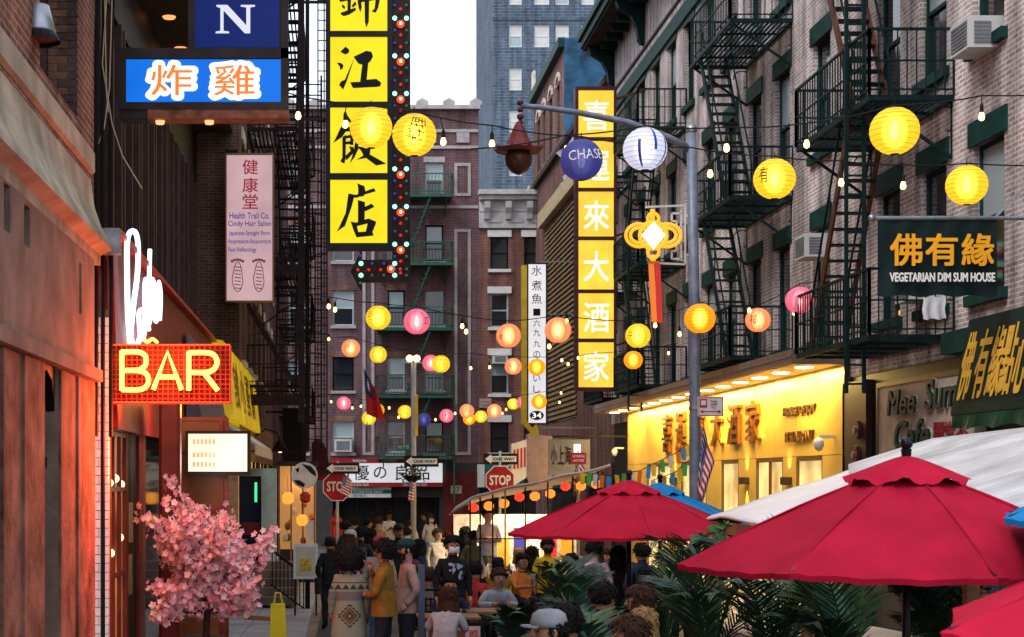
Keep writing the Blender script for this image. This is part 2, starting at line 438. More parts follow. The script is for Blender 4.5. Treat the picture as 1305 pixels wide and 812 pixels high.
# dark green fascia over the ground floor, with ribs below the lower fire escape
MB().box(XR-.25, XR, 10.3, 25.0, 4.62, 4.95).build('fascia', M_GREENP, B1)
MB().box(XR-.10, XR+.015, 29.0, 30.35, .14, 4.5).build('pilaster', mat('dark_brown_panel', (.035, .022, .02), .5), B1)

# ---- building with the slatted front and the arched top storey
M_BRD = brick('dark_red_brick', (.17, .075, .06), (.25, .12, .10), (.30, .22, .2), bump=.5)
t = thing('slatted_building', 'brick building with slatted shutter front and arched top windows', 'building', (XR+4, 68, 0))
E1 = t
arch = [(70.2, 16.9), (72.6, 16.9), (75.0, 16.9), (77.0, 16.9)]
ops = [(y-.5, y+.5, z+.2, z+2.6) for y, z in arch]
mb = MB().wall('x', XR, 68.2, 79, 14.4, 20.9, ops, .22)
mb.wall('x', XR, 56.5, 79, -.7, 14.4, [(58, 63, .3, 3), (64.5, 73.5, .3, 3), (64.6, 74.4, 5.2, 13.9)], .15)
mb.quad((XR, 56.5, 14.4), (XR, 68.2, 14.4), (XR+8, 68.2, 14.4), (XR+8, 56.5, 14.4))
mb.quad((XR, 68.2, 20.9), (XR, 79, 20.9), (XR+8, 79, 20.9), (XR+8, 68.2, 20.9))
mb.quad((XR, 79, 0), (XR+8, 79, 0), (XR+8, 79, 20.9), (XR, 79, 20.9))
mb.build('wall', M_BRD, t)
M_BLUEW = mat('blue_painted_wall', (.025, .085, .16), .8, 0, .75, 1.1, .5, 12)
MB().box(XR-.02, XR+7, 68.05, 68.2, 14.4, 20.95).build('party_wall', M_BLUEW, t)
M_MURAL = mat('pale_lilac_mural', (.42, .40, .52), .8, 0, .25)
mb = MB()
for cx_, cz_, r_ in [(9.9, 16.2, .75), (10.3, 15.2, .85), (9.75, 14.9, .5), (10.4, 16.9, .45)]:
    mb.prism([(cx_+r_*cos(a*.35)*(1+.18*sin(a*3)), cz_+r_*sin(a*.35)*(1+.15*cos(a*2))) for a in range(18)], 68.03-.001*len(mb.v)/36, 68.049, lambda u, v, w: (u, w, v))
mb.build('mural', M_MURAL, t)
for y, z in arch:
    ms = window_meshes(1.0, 2.4, M_GREENP, M_GLASS)
    put_window(t, ms, (XR, y, z+.2))
    mb = MB()
    for k in range(9):
        a0, a1 = pi*k/9+.02, pi*(k+1)/9-.02
        mb.prism([(cos(q)*r, sin(q)*r) for q, r in ((a0, .52), (a0, .78), (a1, .78), (a1, .52))], -.06, .005, lambda u, v, w, y=y, z=z: (XR+w, y+u, z+2.6+v*.7))
    mb.build('arch', M_CREAM, t)
MB().box(XR-.28, XR, 68.1, 79.1, 20.6, 20.98).build('cornice', M_GREENP, t)
MB().box(XR-.22, XR, 56.6, 79.05, 16.4, 16.62).build('string_course', M_SOFF, t)
M_BEIGE = mat('beige_fascia', (.46, .37, .22), .7, 0, .25)
MB().box(XR-.3, XR, 63.6, 75, 14.1, 14.75).build('fascia', M_BEIGE, t)
M_SLAT = mat('weathered_wooden_slat', (.19, .125, .065), .65, 0, .4, 2.5, .2, 30)
sm = MB().prism([(-.05, 0), (-.09, .03), (-.02, .2), (.02, .2)], -4.85, 4.85, lambda u, v, w: (u, w, v)).mesh('slat', M_SLAT)
for i in range(40): inst('slat', sm, (XR, 69.5, 5.25+i*.215), t)
MB().box(XR+.1, XR+.14, 64.65, 74.35, 5.25, 13.85).build('backing', M_SOFF, t)
for y in (78.5,):
    MB().box(XR-.12, XR, y-.35, y+.35, 20.98, 22.1).build('chimney', M_CREAM, t)
for a, b in ((58, 63), (64.5, 73.5)): MB().box(XR+.1, XR+.13, a, b, .3, 3).build('shop_window', M_GLASS, t)

# ================================================================== end of the street
M_BRE = brick('dark_purple_brick', (.115, .052, .058), (.17, .085, .09), (.26, .20, .215), bump=.6, grime=.3)
M_BRE2 = brick('red_brick', (.21, .072, .055), (.28, .115, .09), (.34, .24, .215), bump=.6)
M_TRIM = mat('pale_brick_trim', (.40, .36, .37), .8, 0, .2)
YD = 78.0
pD = F / YD
M_STEELW = mat('pale_window_frame', (.42, .50, .50), .5)
def xd(px): return (px-CX)/pD
def zd(py): return H-(py-CY)/pD
t = thing('end_building', 'dark purple brick apartment house with green fire escapes closing the street', 'building', (xd(515), YD+5, 0))
D1 = t
rows = [(207, 250), (287, 333), (370, 415), (455, 498), (537, 577)]
cols = [(424, 451), (494, 516), (542, 565)]
ops = [(xd(a), xd(b), zd(y1), zd(y0)) for a, b in cols for y0, y1 in rows]
cols2 = [(-7.6, -6.6), (-4.6, -3.6), (-2.3, -1.4)]
ops += [(a, b, zd(y1), zd(y0)) for a, b in cols2 for y0, y1 in rows]
mb = MB().wall('y', YD, -14, xd(610), zd(590), zd(140), ops, .22)
mb.quad((-14, YD, zd(140)), (xd(610), YD, zd(140)), (xd(610), YD+9, zd(140)), (-14, YD+9, zd(140)))
mb.quad((xd(610), YD, 0), (xd(610), YD+9, 0), (xd(610), YD+9, zd(140)), (xd(610), YD, zd(140)))
mb.build('wall', M_BRE, t)
for i, (a, b) in enumerate(cols + cols2):
    for j, (y0, y1) in enumerate(rows):
        A, B = (xd(a), xd(b)) if a > 300 else (a, b)
        z0, z1 = zd(y1), zd(y0)
        ms = window_meshes(B-A, z1-z0, M_STEELW if (i+j) % 3 else M_BLACK, M_GLASS, axis='y', bar=.07, pm2=M_GLASSB if (i*2+j) % 3 else M_GLASS)
        put_window(t, ms, ((A+B)/2, YD, z0))
        MB().box(A-.1, B+.1, YD-.1, YD, z0-.14, z0-.002).build('sill', M_TRIM, t)
        MB().box(A-.08, B+.08, YD-.03, YD, z1+.002, z1+.26).build('lintel', M_TRIM if j == 0 else M_BRE2, t)
def outline(x0, x1, y0, y1, w_=.14):                    # pale brick frames set into the wall
    X0, X1, Z0, Z1 = xd(x0), xd(x1), zd(y1), zd(y0)
    m = MB(); m.box(X0, X0+w_, YD-.045, YD, Z0, Z1).box(X1-w_, X1, YD-.045, YD, Z0, Z1).box(X0+w_, X1-w_, YD-.045, YD, Z1-w_, Z1).box(X0+w_, X1-w_, YD-.045, YD, Z0, Z0+w_)
    m.build('brick_panel_frame', M_TRIM, t)
outline(579, 600, 292, 580); outline(579, 600, 208, 250); outline(462, 477, 292, 580); outline(462, 477, 170, 250)
for y in (165, 186, 262): MB().box(-13.9, xd(610)-.02, YD-.06, YD, zd(y)-.14, zd(y)).build('string_course', M_TRIM, t)
MB().box(-14, xd(610)+.05, YD-.25, YD+.2, zd(140), zd(135)).build('coping', M_TRIM, t)
for px in range(300, 611, 34):
    MB().prism([(xd(px)-.28, 0), (xd(px)+.28, 0), (xd(px)+.28, .18), (xd(px), .34), (xd(px)-.28, .18)], YD-.2, YD+.05, lambda u, v, w: (u, w, zd(135)+v)).build('parapet_block', M_TRIM, t)
for px in (548, 590):
    MB().box(xd(px)-.3, xd(px)+.3, YD-.05, YD, zd(182), zd(168)).build('brick_panel', M_TRIM, t)
# ground floor: piers and dark shop opening with the red door
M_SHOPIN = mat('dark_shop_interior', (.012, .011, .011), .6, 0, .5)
M_DRED = mat('dark_red_shopfront', (.13, .016, .014), .5, 0, .3)
gz = zd(590)
MB().wall('y', YD-.05, -14, xd(610), -.7, gz, [(xd(424), xd(560), .1, zd(634)), (xd(428), xd(440), .12, zd(640))][:1] + [(-13, -1, .4, 3.0)], .8).build('shopfront', mat('dark_grey_shopfront', (.045, .04, .042), .6), t)
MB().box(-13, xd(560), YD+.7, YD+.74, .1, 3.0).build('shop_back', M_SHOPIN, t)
MB().box(xd(565), xd(609), YD-.16, YD-.055, .0, zd(602)).build('red_front', M_DRED, t)
MB().box(xd(567)+.1, xd(590), YD-.2, YD-.165, .05, zd(640)).build('door', M_DRED, t)
MB().box(xd(572), xd(574), YD-.24, YD-.205, 1.0, 1.1).build('door_handle', M_GALV, t)
o = MB().box(xd(574), xd(588), YD-.19, YD-.165, zd(629), zd(619)).build('number_plate', mat('beige_plate', (.5, .42, .28), .6), t)
text('37', M_CHAR, o, (xd(581), YD-.19, zd(624)), (1, 0, 0), (0, 0, 1), ht=.25)
for px in (428, 455, 480, 505, 530, 555):
    MB().box(xd(px)-.05, xd(px)+.05, YD-.02, YD+.04, .1, zd(634)).build('mullion', M_BLACK, t)
# shop sign board with the pale and red bands
t = thing('shop_sign', 'long white shop sign with red bands and black characters above dark shop', 'sign', (xd(490), YD-.4, zd(620)))
x0, x1 = xd(421), xd(563)
MB().box(x0, x1, YD-.55, YD-.07, zd(620), zd(585)).build('sign_box', lightbox('shop_sign_acrylic', (.80, .80, .84), .8, .08), t)
M_SRED = mat('sign_red', (.30, .02, .025), .5, 0, .1)
MB().box(x0-.01, x1+.01, YD-.565, YD-.06, zd(590.5), zd(584.5)).build('red_band', M_SRED, t)
MB().box(x0-.01, x1+.01, YD-.565, YD-.06, zd(620.5), zd(615)).build('red_band', M_SRED, t)
for ch, px in zip('優の良品', (460, 484, 512, 537)):
    text(ch, M_CHAR, t, (xd(px), YD-.552, zd(602.5)), (1, 0, 0), (0, 0, 1), ht=.55 if ch == 'の' else .72, off=.008, name='character')
text('日', M_CHAR, t, (xd(437), YD-.552, zd(602.5)), (1, 0, 0), (0, 0, 1), ht=.72, off=.008, name='character')
for s_, px in (('AJI ICHIBAN', 496), ('WASHER', 458)):
    text(s_, M_WHITE, t, (xd(px), YD-.567, zd(587.6)), (1, 0, 0), (0, 0, 1), ht=.12, off=.01)
text('Tel: 212-233-7650', M_WHITE, t, (xd(528), YD-.567, zd(617.8)), (1, 0, 0), (0, 0, 1), ht=.11, off=.01)
text('212-233-7650', M_WHITE, t, (xd(458), YD-.567, zd(617.8)), (1, 0, 0), (0, 0, 1), ht=.11, off=.01)
t = thing('rental_banner', 'white banner with green stripe reading store for rent under shop sign', 'banner', (xd(459), YD-.3, zd(634)))
MB().box(xd(420), xd(498), YD-.36, YD-.33, zd(634), zd(619)).build('sheet', M_WHITE, t)
M_TEAL = mat('banner_green', (.01, .13, .10), .5, 0, .1)
MB().box(xd(420), xd(498), YD-.37, YD-.358, zd(629), zd(624)).build('green_stripe', M_TEAL, t)
text('STORE FOR RENT', M_WHITE, t, (xd(469), YD-.37, zd(626.5)), (1, 0, 0), (0, 0, 1), ht=.13, off=.015)
text('MIKE REALTY', M_TEAL, t, (xd(469), YD-.36, zd(621.5)), (1, 0, 0), (0, 0, 1), ht=.11, off=.01)
text('245 8515', M_TEAL, t, (xd(458), YD-.36, zd(631.5)), (1, 0, 0), (0, 0, 1), ht=.12, off=.01)

t = thing('corner_building', 'red brick corner house with white lintels and bracketed white cornice', 'building', (xd(650), YD+5, 0))
D2 = t
X0, X1 = xd(610)+.01, 15.5
rows = [(302, 343), (374, 417), (453, 502), (538, 577)]
cols = [(xd(625), xd(648)), (xd(668), xd(690)), (xd(712), xd(735))]
ops = [(a, b, zd(y1), zd(y0)) for a, b in cols for y0, y1 in rows]
mb = MB().wall('y', YD+.02, X0, X1, zd(590), zd(290), ops, .22)
mb.quad((X0, YD, zd(250)), (X1, YD, zd(250)), (X1, YD+9, zd(250)), (X0, YD+9, zd(250)))
mb.build('wall', M_BRE2, t)
for i, (a, b) in enumerate(cols):
    for j, (y0, y1) in enumerate(rows):
        z0, z1 = zd(y1), zd(y0)
        put_window(t, window_meshes(b-a, z1-z0, M_STEELW if j in (1, 2) else M_BLACK, M_GLASS, axis='y', bar=.07, pm2=M_GLASSB if j == 2 else None), ((a+b)/2, YD+.02, z0))
        MB().box(a-.12, b+.12, YD-.09, YD+.02, z0-.15, z0-.002).build('sill', M_WHITE, t)
        MB().box(a-.14, b+.14, YD-.05, YD+.02, z1+.002, z1+.32).build('lintel', M_WHITE, t)
M_CORN = mat('white_cornice', (.50, .50, .50), .7, 0, .2)
mb = MB(); mb.box(X0, X1, YD-.12, YD+.3, zd(291), zd(270)); mb.box(X0, X1, YD-.45, YD+.3, zd(256), zd(250)); mb.box(X0-.05, X1, YD-.62, YD+.3, zd(250), zd(244)); mb.box(X0, X1, YD-.16, YD+.3, zd(270), zd(256))
mb.build('cornice', M_CORN, t)
prof = [(0, 0), (-.14, 0), (-.2, .25), (-.36, .5), (-.4, .8), (0, .8)]
for px in (620, 647, 674, 701): MB().prism(prof, xd(px)-.14, xd(px)+.14, lambda u, v, w: (w, YD-.12+u, zd(280)+v)).build('bracket', M_CORN, t)
for px in (631, 658, 685): MB().box(xd(px)-.3, xd(px)+.3, YD-.16, YD-.11, zd(284), zd(274)).build('frieze_panel', M_CORN, t)
M_TEALS = mat('teal_sign_board', (.01, .16, .12), .5, 0, .15)
MB().wall('y', YD-.02, X0, X1, -.7, zd(590), [(xd(622), xd(668), .3, zd(628))], .5).build('shopfront', M_DARKSHOP, t)
MB().box(xd(622), xd(668), YD+.4, YD+.44, .3, 3).build('shop_window', M_GLASS, t)
t = thing('teal_shop_sign', 'teal shop sign with white end panel behind the stop sign', 'sign', (xd(632), YD-.1, zd(622)))
MB().box(xd(617.5), xd(668), YD-.22, YD-.03, zd(622), zd(592)).build('board', M_TEALS, t)
MB().box(xd(608), xd(617), YD-.24, YD-.03, zd(621), zd(592)).build('end_panel', M_WHITE, t)
mb = MB(); c = (xd(652), zd(605))
for k in range(20):
    a, b = 2*pi*k/20, 2*pi*(k+1)/20
    mb.prism([(c[0]+cos(q)*r, c[1]+sin(q)*r) for q, r in ((a, .42), (a, .5), (b, .5), (b, .42))], YD-.235, YD-.221, lambda u, v, w: (u, w, v))
mb.build('round_emblem', M_WHITE, t)

# tall blue-grey tower far behind
M_BRT = brick('blue_grey_brick', (.075, .108, .155), (.12, .155, .21), (.18, .22, .28), bw=.9, rh=.28, ms=.035, bump=.3, grime=.3)
YT = 150.0; pT = F/YT
def xt(px): return (px-CX)/pT
def zt(py): return H-(py-CY)/pT
t = thing('brick_tower', 'tall blue-grey brick tower rising behind the corner house', 'building', (xt(700), YT+9, 0))
wins = [(649, 665, r, r+28) for r in (-77, -22, 32, 87, 141, 196)] + [(681, 700, r, r+28) for r in (-22, 32, )] + [(708, 725, r, r+28) for r in (-22, 32)] + [(741, 757, r, r+28) for r in (-22, 32, 87)] + [(672, 680, 236, 246)]
ops = [(xt(a), xt(b), zt(d), zt(c)) for a, b, c, d in wins]
mb = MB().wall('y', YT, xt(628), 34, 0, 62, ops, .3)
mb.quad((xt(628), YT, 0), (xt(628), YT+18, 0), (xt(628), YT+18, 62), (xt(628), YT, 62)); mb.quad((xt(628), YT, 62), (34, YT, 62), (34, YT+18, 62), (xt(628), YT+18, 62))
mb.build('wall', M_BRT, t)
M_BLIND = mat('white_window_blind', (.62, .60, .58), .6, 0, .15, 1)
for i, (a, b, c, d) in enumerate(wins):
    put_window(t, window_meshes(xt(b)-xt(a), zt(c)-zt(d), M_WHITE, M_GLASSB if i % 3 == 2 else M_BLIND, axis='y', bar=.09, pm2=M_BLIND), ((xt(a)+xt(b))/2, YT, zt(d)))
for y in (22, 245):
    MB().box(xt(628)-.08, 34, YT-.1, YT, zt(y)-.25, zt(y)).build('string_course', M_BRT, t)

# ================================================================== left side of the street
XL = -2.6
M_BRL = brick('brown_red_brick', (.17, .065, .042), (.27, .11, .07), (.42, .28, .22), bump=.8)
t = thing('stone_front_building', 'brick building with brownstone ground floor and heavy cornice beside the bar', 'building', (XL-3, 12, 0))
A1 = t
mb = MB().wall('x', XL, 4, 17.9, 5.0, 13, [(14.4, 16.5, 6.35, 11.5), (9.4, 11.5, 6.35, 11.5)], -.3)
mb.quad((XL, 17.9, 5), (XL-6, 17.9, 5), (XL-6, 17.9, 13), (XL, 17.9, 13)); mb.quad((XL, 4, 13), (XL, 17.9, 13), (XL-6, 17.9, 13), (XL-6, 4, 13))
mb.build('wall', M_BRL, t)
for y0, y1 in ((14.4, 16.5), (9.4, 11.5)):
    MB().box(XL-.34, XL-.3, y0, y1, 6.35, 11.5).build('window', M_GLASS, t)
# the far jamb of the window, brick by brick
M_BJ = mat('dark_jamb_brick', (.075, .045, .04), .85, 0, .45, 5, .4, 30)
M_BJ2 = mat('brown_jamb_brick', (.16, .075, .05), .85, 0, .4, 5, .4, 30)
k = 0
for i in range(40):
    z = 6.36+i*.078
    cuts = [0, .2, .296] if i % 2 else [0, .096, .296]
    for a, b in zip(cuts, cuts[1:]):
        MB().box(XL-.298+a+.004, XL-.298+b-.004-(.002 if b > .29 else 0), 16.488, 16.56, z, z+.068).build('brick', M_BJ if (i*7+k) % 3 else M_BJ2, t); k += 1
# brownstone ground floor: cornice swept along the front
prof = [(-.3, 6.24), (.0, 6.24), (.04, 6.18), (.04, 5.98), (-.005, 5.95), (.01, 5.8), (.04, 5.6), (.11, 5.4), (.2, 5.24), (.22, 5.16), (.1, 5.1), (.1, 5.0), (-.3, 5.0)]
m = MB().prism(prof, 4, 17.4, lambda u, v, w: (XL+u, w, v)); m.build('cornice', mat('weathered_cream_stone', (.34, .29, .21), .85, 0, .5, 1.6, .4, 25), t)
XS = XL+.1
slots = [(12.35, 12.6, 4.62, 4.98), (13.15, 13.4, 4.62, 4.95), (15.95, 16.1, 4.35, 4.85)]
ops = [(13.85, 14.7, .0, 3.75), (10.6, 12.1, 0, 3.75)] + [(a, b, z0, z1) for a, b, z0, z1 in slots]
mb = MB().wall('x', XS, 4, 16.95, -.7, 4.998, ops, -.35)
mb.quad((XS, 16.95, 0), (XS-.5, 16.95, 0), (XS-.5, 16.95, 4.998), (XS, 16.95, 4.998))
mb.build('stone_front', M_STONE, t)
for a, b, z0, z1 in slots: MB().box(XS-.345, XS-.33, a, b, z0, z1).build('vent', M_BLACK, t)
for y0, y1 in ((13.85, 14.7), (10.6, 12.1)): MB().box(XS-.13, XS-.11, y0, y1, -.3, 3.75).build('door', mat('dark_green_door', (.006, .009, .009), .6), t)
for y in (2.85, 1.15): MB().box(XS-.108, XS-.09, 13.85, 14.7, y, y+.09).build('door_rail', M_BLACK, t)
M_REDST = mat('reddish_pilaster', (.20, .09, .062), .85, 0, .75, 2.6, .7, 16)  # redder than the brownstone front, mottled by noise
for y0, y1, d in ((12.2, 12.9, .03), (12.92, 13.8, .05), (14.75, 15.55, .03), (15.6, 15.8, .05), (15.86, 16.9, .015)):
    MB().box(XS+.002, XS+d, y0, y1, .0, 3.72).build('pilaster', M_REDST, t)
MB().box(XS+.002, XS+.09, 4, 16.93, 3.74, 3.86).build('moulding', M_STONE, t)
MB().prism([(13.86, 3.74), (14.69, 3.74), (14.69, 3.35), (14.55, 3.62), (14.28, 3.70), (14.0, 3.62), (13.86, 3.3)], XS-.1, XS-.02, lambda u, v, w: (w, u, v)).build('arch_head', M_BLACK, t)

# ---- bar building
M_DKB = mat('dark_bronze_panel', (.009, .006, .006), .5, .0, .4, 2)
M_MUL = mat('bronze_mullion', (.07, .04, .033), .4, .3, .3)
XB = -3.3
t = thing('bar_building', 'dark glazed building above the neon bar sign', 'building', (XB-3, 28, 0)); BAR = t
ops = [(18.6+i*2.2, 20.5+i*2.2, z, z+3.6) for i in range(9) for z in (6.0, 11.4, 15.6)]
mb = MB().wall('x', XB, 18.0, 38.6, 5.2, 20, ops, -.2)
mb.quad((XB, 18, 5.2), (XB-6, 18, 5.2), (XB-6, 18, 20), (XB, 18, 20)); mb.quad((XB, 18, 20), (XB, 38.6, 20), (XB-6, 38.6, 20), (XB-6, 18, 20))
mb.build('wall', M_DKB, t)
for i in range(9):
    for z in (6.0, 11.4):
        y = 18.6+i*2.2
        o = MB().box(XB-.2, XB-.17, y, y+1.9, z, z+3.6).build('window', M_GLASS, t)
        for q in (.0, .92, 1.84): MB().box(XB-.165, XB+.05, y+q, y+q+.06, z, z+3.6).build('mullion', M_MUL, o)
MB().box(XB, -2.45, 19.2, 38.6, 10.85, 11.2).build('soffit', M_SOFF, t)
for i in range(8):
    y = 20.5+i*2.1
    o = MB().lathe([(.001, -.03), (.10, -.03), (.12, 0)], 12, (-2.95, y, 10.85)).build('downlight', emis('soffit_lamp', (1, .25, .08), 2.2), t)
# glazed white brick pier beside the bar window, brick by brick
YP = 17.98
M_WB = mat('white_glazed_brick', (.62, .56, .53), .3, 0, .12, 6)
MB().box(-2.72, -2.506, YP+.01, YP+.3, 0, 4.6).build('pier_core', mat('pier_mortar', (.08, .05, .04), .9), t)
for i in range(46):
    z = .1+i*.096
    for a, b in (((-2.71, -2.606), (-2.60, -2.5)) if i % 2 else ((-2.71, -2.65), (-2.644, -2.5))):
        MB().box(a, b, YP, YP+.1, z, z+.088).build('brick', M_WB, t)
# storefront
M_RWOOD = mat('dark_red_wood', (.16, .028, .02), .4, 0, .3)
XF = -2.56
mb = MB().wall('x', XF, 18.3, 38.4, -.7, 5.2, [(18.35, 20.0, .75, 3.3), (20.2, 21.3, .1, 3.3), (22, 38, .1, 4.0)], -.25)
mb.build('storefront', M_RWOOD, t)
M_BARIN = lightbox('bar_pane_glow', (1, .42, .12), .30, .95)  # opaque pane glows in warm patches, for the lit room and reflections
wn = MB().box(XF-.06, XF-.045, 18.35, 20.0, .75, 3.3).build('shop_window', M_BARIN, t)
for y, z in ((18.7, 2.7), (19.2, 2.75), (19.7, 2.68), (18.8, 1.9), (19.6, 2.05)): MB().sphere((XF-.03, y, z), .05, 8, 6).build('lamp', emis('bar_lamp', (1, .62, .3), 3), wn)
for y in (18.35, 18.9, 19.45, 19.94): MB().box(XF-.043, XF+.004, y, y+.055, .75, 3.3).build('glazing_bar', M_RWOOD, wn)
for z in (.752, 1.6, 2.6, 3.24): MB().box(XF-.042, XF+.002, 18.352, 19.99, z, z+.05).build('glazing_bar', M_RWOOD, wn)
MB().box(XF, XF+.16, 18.3, 20.1, .62, .74).build('sill', M_RWOOD, t)
MB().box(XF-.06, XF-.04, 20.2, 21.3, .1, 3.3).build('door', M_DKB, t)
MB().box(XF-.2, XF-.17, 22, 38, .1, 4.0).build('shop_window', M_GLASS, t)
pm = mat('pale_poster', (.45, .28, .15), .7)
for y, z in ((18.6, 2.35), (20.5, 1.95), (20.45, 1.3)): MB().box(XF-.036, XF-.028, y, y+.35, z, z+.5).build('poster', pm, t)
MB().bbox((-2.13, 21.0, 1.9), (.27, .27, 3.6), .04).build('column', M_RWOOD, t)
# glazed porch facing up the street
YV = 22.4
mb = MB()
for px in (219, 282, 289): mb.bar((XX(px, YV), YV, .1), (XX(px, YV), YV, ZZ(532, YV)), .055)
for py in (534, 573, 650): mb.bar((XX(219, YV), YV, ZZ(py, YV)), (XX(289, YV), YV, ZZ(py, YV)), .05)
po = mb.build('porch_frame', M_RWOOD, t)
MB().box(XX(220, YV), XX(288, YV), YV+.03, YV+.05, .1, ZZ(535, YV)).build('pane', lightbox('porch_pane_glow', (.5, .16, .06), .09, .95), po)  # pane itself glows dimly, in place of light behind it
# red awning over the bar front and its slate side
M_AWR = mat('dark_red_awning', (.19, .016, .012), .55, 0, .3, 2, .2, 20)
M_SLATE = mat('grey_awning_side', (.10, .09, .11), .7, 0, .25)
t = thing('bar_awning', 'dark red sloping awning board with grey side behind the white neon script', 'awning', (-2.6, 26, 3.4))
mb = MB().prism([(-2.56, 3.35), (-2.44, 3.3), (-2.5, 5.45), (-2.8, 5.6)], 18.35, 33.5, lambda u, v, w: (u, w, v)); mb.build('board', M_AWR, t)
MB().prism([(-2.43, 3.32), (-2.1, 3.25), (-2.43, 5.1)], 26.5, 33.3, lambda u, v, w: (u, w, v)).build('side_panel', M_SLATE, t)
MB().box(-2.52, -2.4, 18.36, 33.4, 5.46, 5.52).build('top_trim', mat('red_edge_trim', (.45, .02, .012), .4), t)
# conduits and loose wires at the corner of the bar
t = thing('conduits', 'vertical conduits with junction box at the corner beside the bar neon', 'conduit', (-2.5, 17.9, 0))
for i, (x, y) in enumerate(((-2.52, 17.7), (-2.45, 17.82), (-2.58, 17.62))):
    MB().tube([(x, y, 3.2 if i else .1), (x, y, 7.2), (x+.04, y+.15, 9.4)], .025, 6).build('pipe', M_BLACK, t)
MB().box(-2.5, -2.32, 17.55, 17.72, 5.15, 5.42).build('junction_box', M_GALV, t)
M_PALEW = mat('pale_wire', (.45, .33, .22), .7, 0, .1)
for i, pts in enumerate(([(142, -10), (135, 90), (147, 165), (160, 205), (184, 245)], [(148, -10), (144, 120), (137, 170), (125, 200), (119, 235)], [(138, -10), (140, 120), (142, 150)])):
    MB().tube([P(a, b, 117) + Vector((0, -.3+.02*j, 0)) for j, (a, b) in enumerate(pts)], .007, 5).build('wire', M_PALEW, t)
# ---- brick building with the brown fire escape
t = thing('brick_house', 'brown brick house carrying the rusty fire escape on the left', 'building', (-5, 48, 0)); C1 = t
M_BRC = brick('brown_brick', (.10, .05, .037), (.16, .085, .062), (.22, .155, .13), bump=.6)
XC = -2.3
bays = [40.2, 43.0, 45.8, 48.6, 51.4, 54.2, 57.0]
rws = [5.6, 8.9, 12.2, 15.5]
ops = [(b-.55, b+.55, z, z+2.0) for b in bays for z in rws]
mb = MB().wall('x', XC, 38.6, 58.4, 4.3, 20, ops, -.2); mb.quad((XC, 38.6, 4.3), (XC-5, 38.6, 4.3), (XC-5, 38.6, 20), (XC, 38.6, 20)); mb.quad((XC, 38.6, 20), (XC, 58.4, 20), (XC-5, 58.4, 20), (XC-5, 38.6, 20))
mb.build('wall', M_BRC, t)
WC = window_meshes(1.1, 2.0, M_WHITE, M_GLASS, axis='X', pm2=M_GLASSB)
for b in bays:
    for z in rws:
        put_window(t, WC, (XC, b, z))
        MB().box(XC, XC+.09, b-.65, b+.65, z-.14, z-.002).build('sill', M_CREAM, t)
        MB().box(XC, XC+.04, b-.65, b+.65, z+2.002, z+2.3).build('lintel', M_CREAM, t)
MB().wall('x', XC+.02, 38.4, 58.4, -.7, 4.3, [(39, 42, .3, 3.2), (43, 47, .3, 3.2), (48, 52, .3, 3.2), (53, 57, .3, 3.2)], -.3).build('shopfront', M_WOOD, t)
M_WARMIN = emis('warm_shop_interior', (1.0, .55, .2), .55)
for a in (39, 43, 48, 53): MB().box(XC-.05, XC-.03, a, a+(3 if a == 39 else 4), .3, 3.2).build('lit_window', M_WARMIN, t)
for a in (39, 41, 43, 45, 47, 48, 50, 52, 53, 55, 57): MB().box(XC-.02, XC+.05, a-.04, a+.04, .3, 3.2).build('mullion', M_BLACK, t)
t = thing('corner_house', 'dark brick house beyond the rusty fire escape on the left', 'building', (-5, 66, 0)); C2 = t
ops = [(b-.55, b+.55, z, z+2.0) for b in (60.5, 63.5, 66.5) for z in rws]
mb = MB().wall('x', -2.1, 58.4, 70, -.7, 19, ops + [(59, 62, .3, 3.2), (63, 69, .3, 3.2)], -.2); mb.quad((-2.1, 58.4, 0), (-5, 58.4, 0), (-5, 58.4, 19), (-2.1, 58.4, 19)); mb.quad((-2.1, 58.4, 19), (-2.1, 70, 19), (-8, 70, 19), (-8, 58.4, 19))
mb.build('wall', M_BRE, t)
for b in (60.5, 63.5, 66.5):
    for z in rws: put_window(t, WC, (-2.1, b, z))
for a, b in ((59, 62), (63, 69)): MB().box(-2.14, -2.12, a, b, .3, 3.2).build('lit_window', M_WARMIN, t)
# ================================================================== golden restaurant front
M_GOLD = mat('golden_panel', (.66, .47, .11), .34, .35, .16, .8)
M_GOLDC = mat('polished_gold_letter', (.45, .21, .035), .2, .85, .2)
M_CANOPY = mat('canopy_metal', (.30, .24, .20), .35, .6, .2)
M_CANW = mat('canopy_soffit', (.62, .50, .30), .4, .2, .1)
M_DOWN = emis('downlight_glow', (1.0, .86, .55), 14)
M_LITIN = lightbox('lit_restaurant_interior', (1.0, .68, .27), .95, .55)
XJ = 9.3
t = thing('golden_restaurant', 'golden panelled restaurant front with lit canopy and raised gold characters', 'shopfront', (XJ, 41.5, 0)); JOY = t
Y0, Y1 = 30.2, 52.8
n = 14
for i in range(n):                                      # separate panels with open joints
    a = Y0+(Y1-Y0)*i/n; b = Y0+(Y1-Y0)*(i+1)/n
    MB().box(XJ, XJ+.06, a+.016, b-.016, 3.2, 4.85).build('panel', M_GOLD, t)
MB().box(XJ+.065, XJ+.1, Y0, Y1, 0, 4.95).build('backing', mat('dark_joint', (.06, .04, .01), .6), t)
doors = [(31.6, 33.4), (34.4, 36.6), (38.2, 39.9), (41.5, 44.6), (46, 49.5)]
prev = Y0
for a, b in doors + [(Y1, Y1)]:
    if a-prev > .05: MB().box(XJ, XJ+.06, prev+.004, a-.004, .13, 3.19).build('panel', M_GOLD, t)
    prev = b
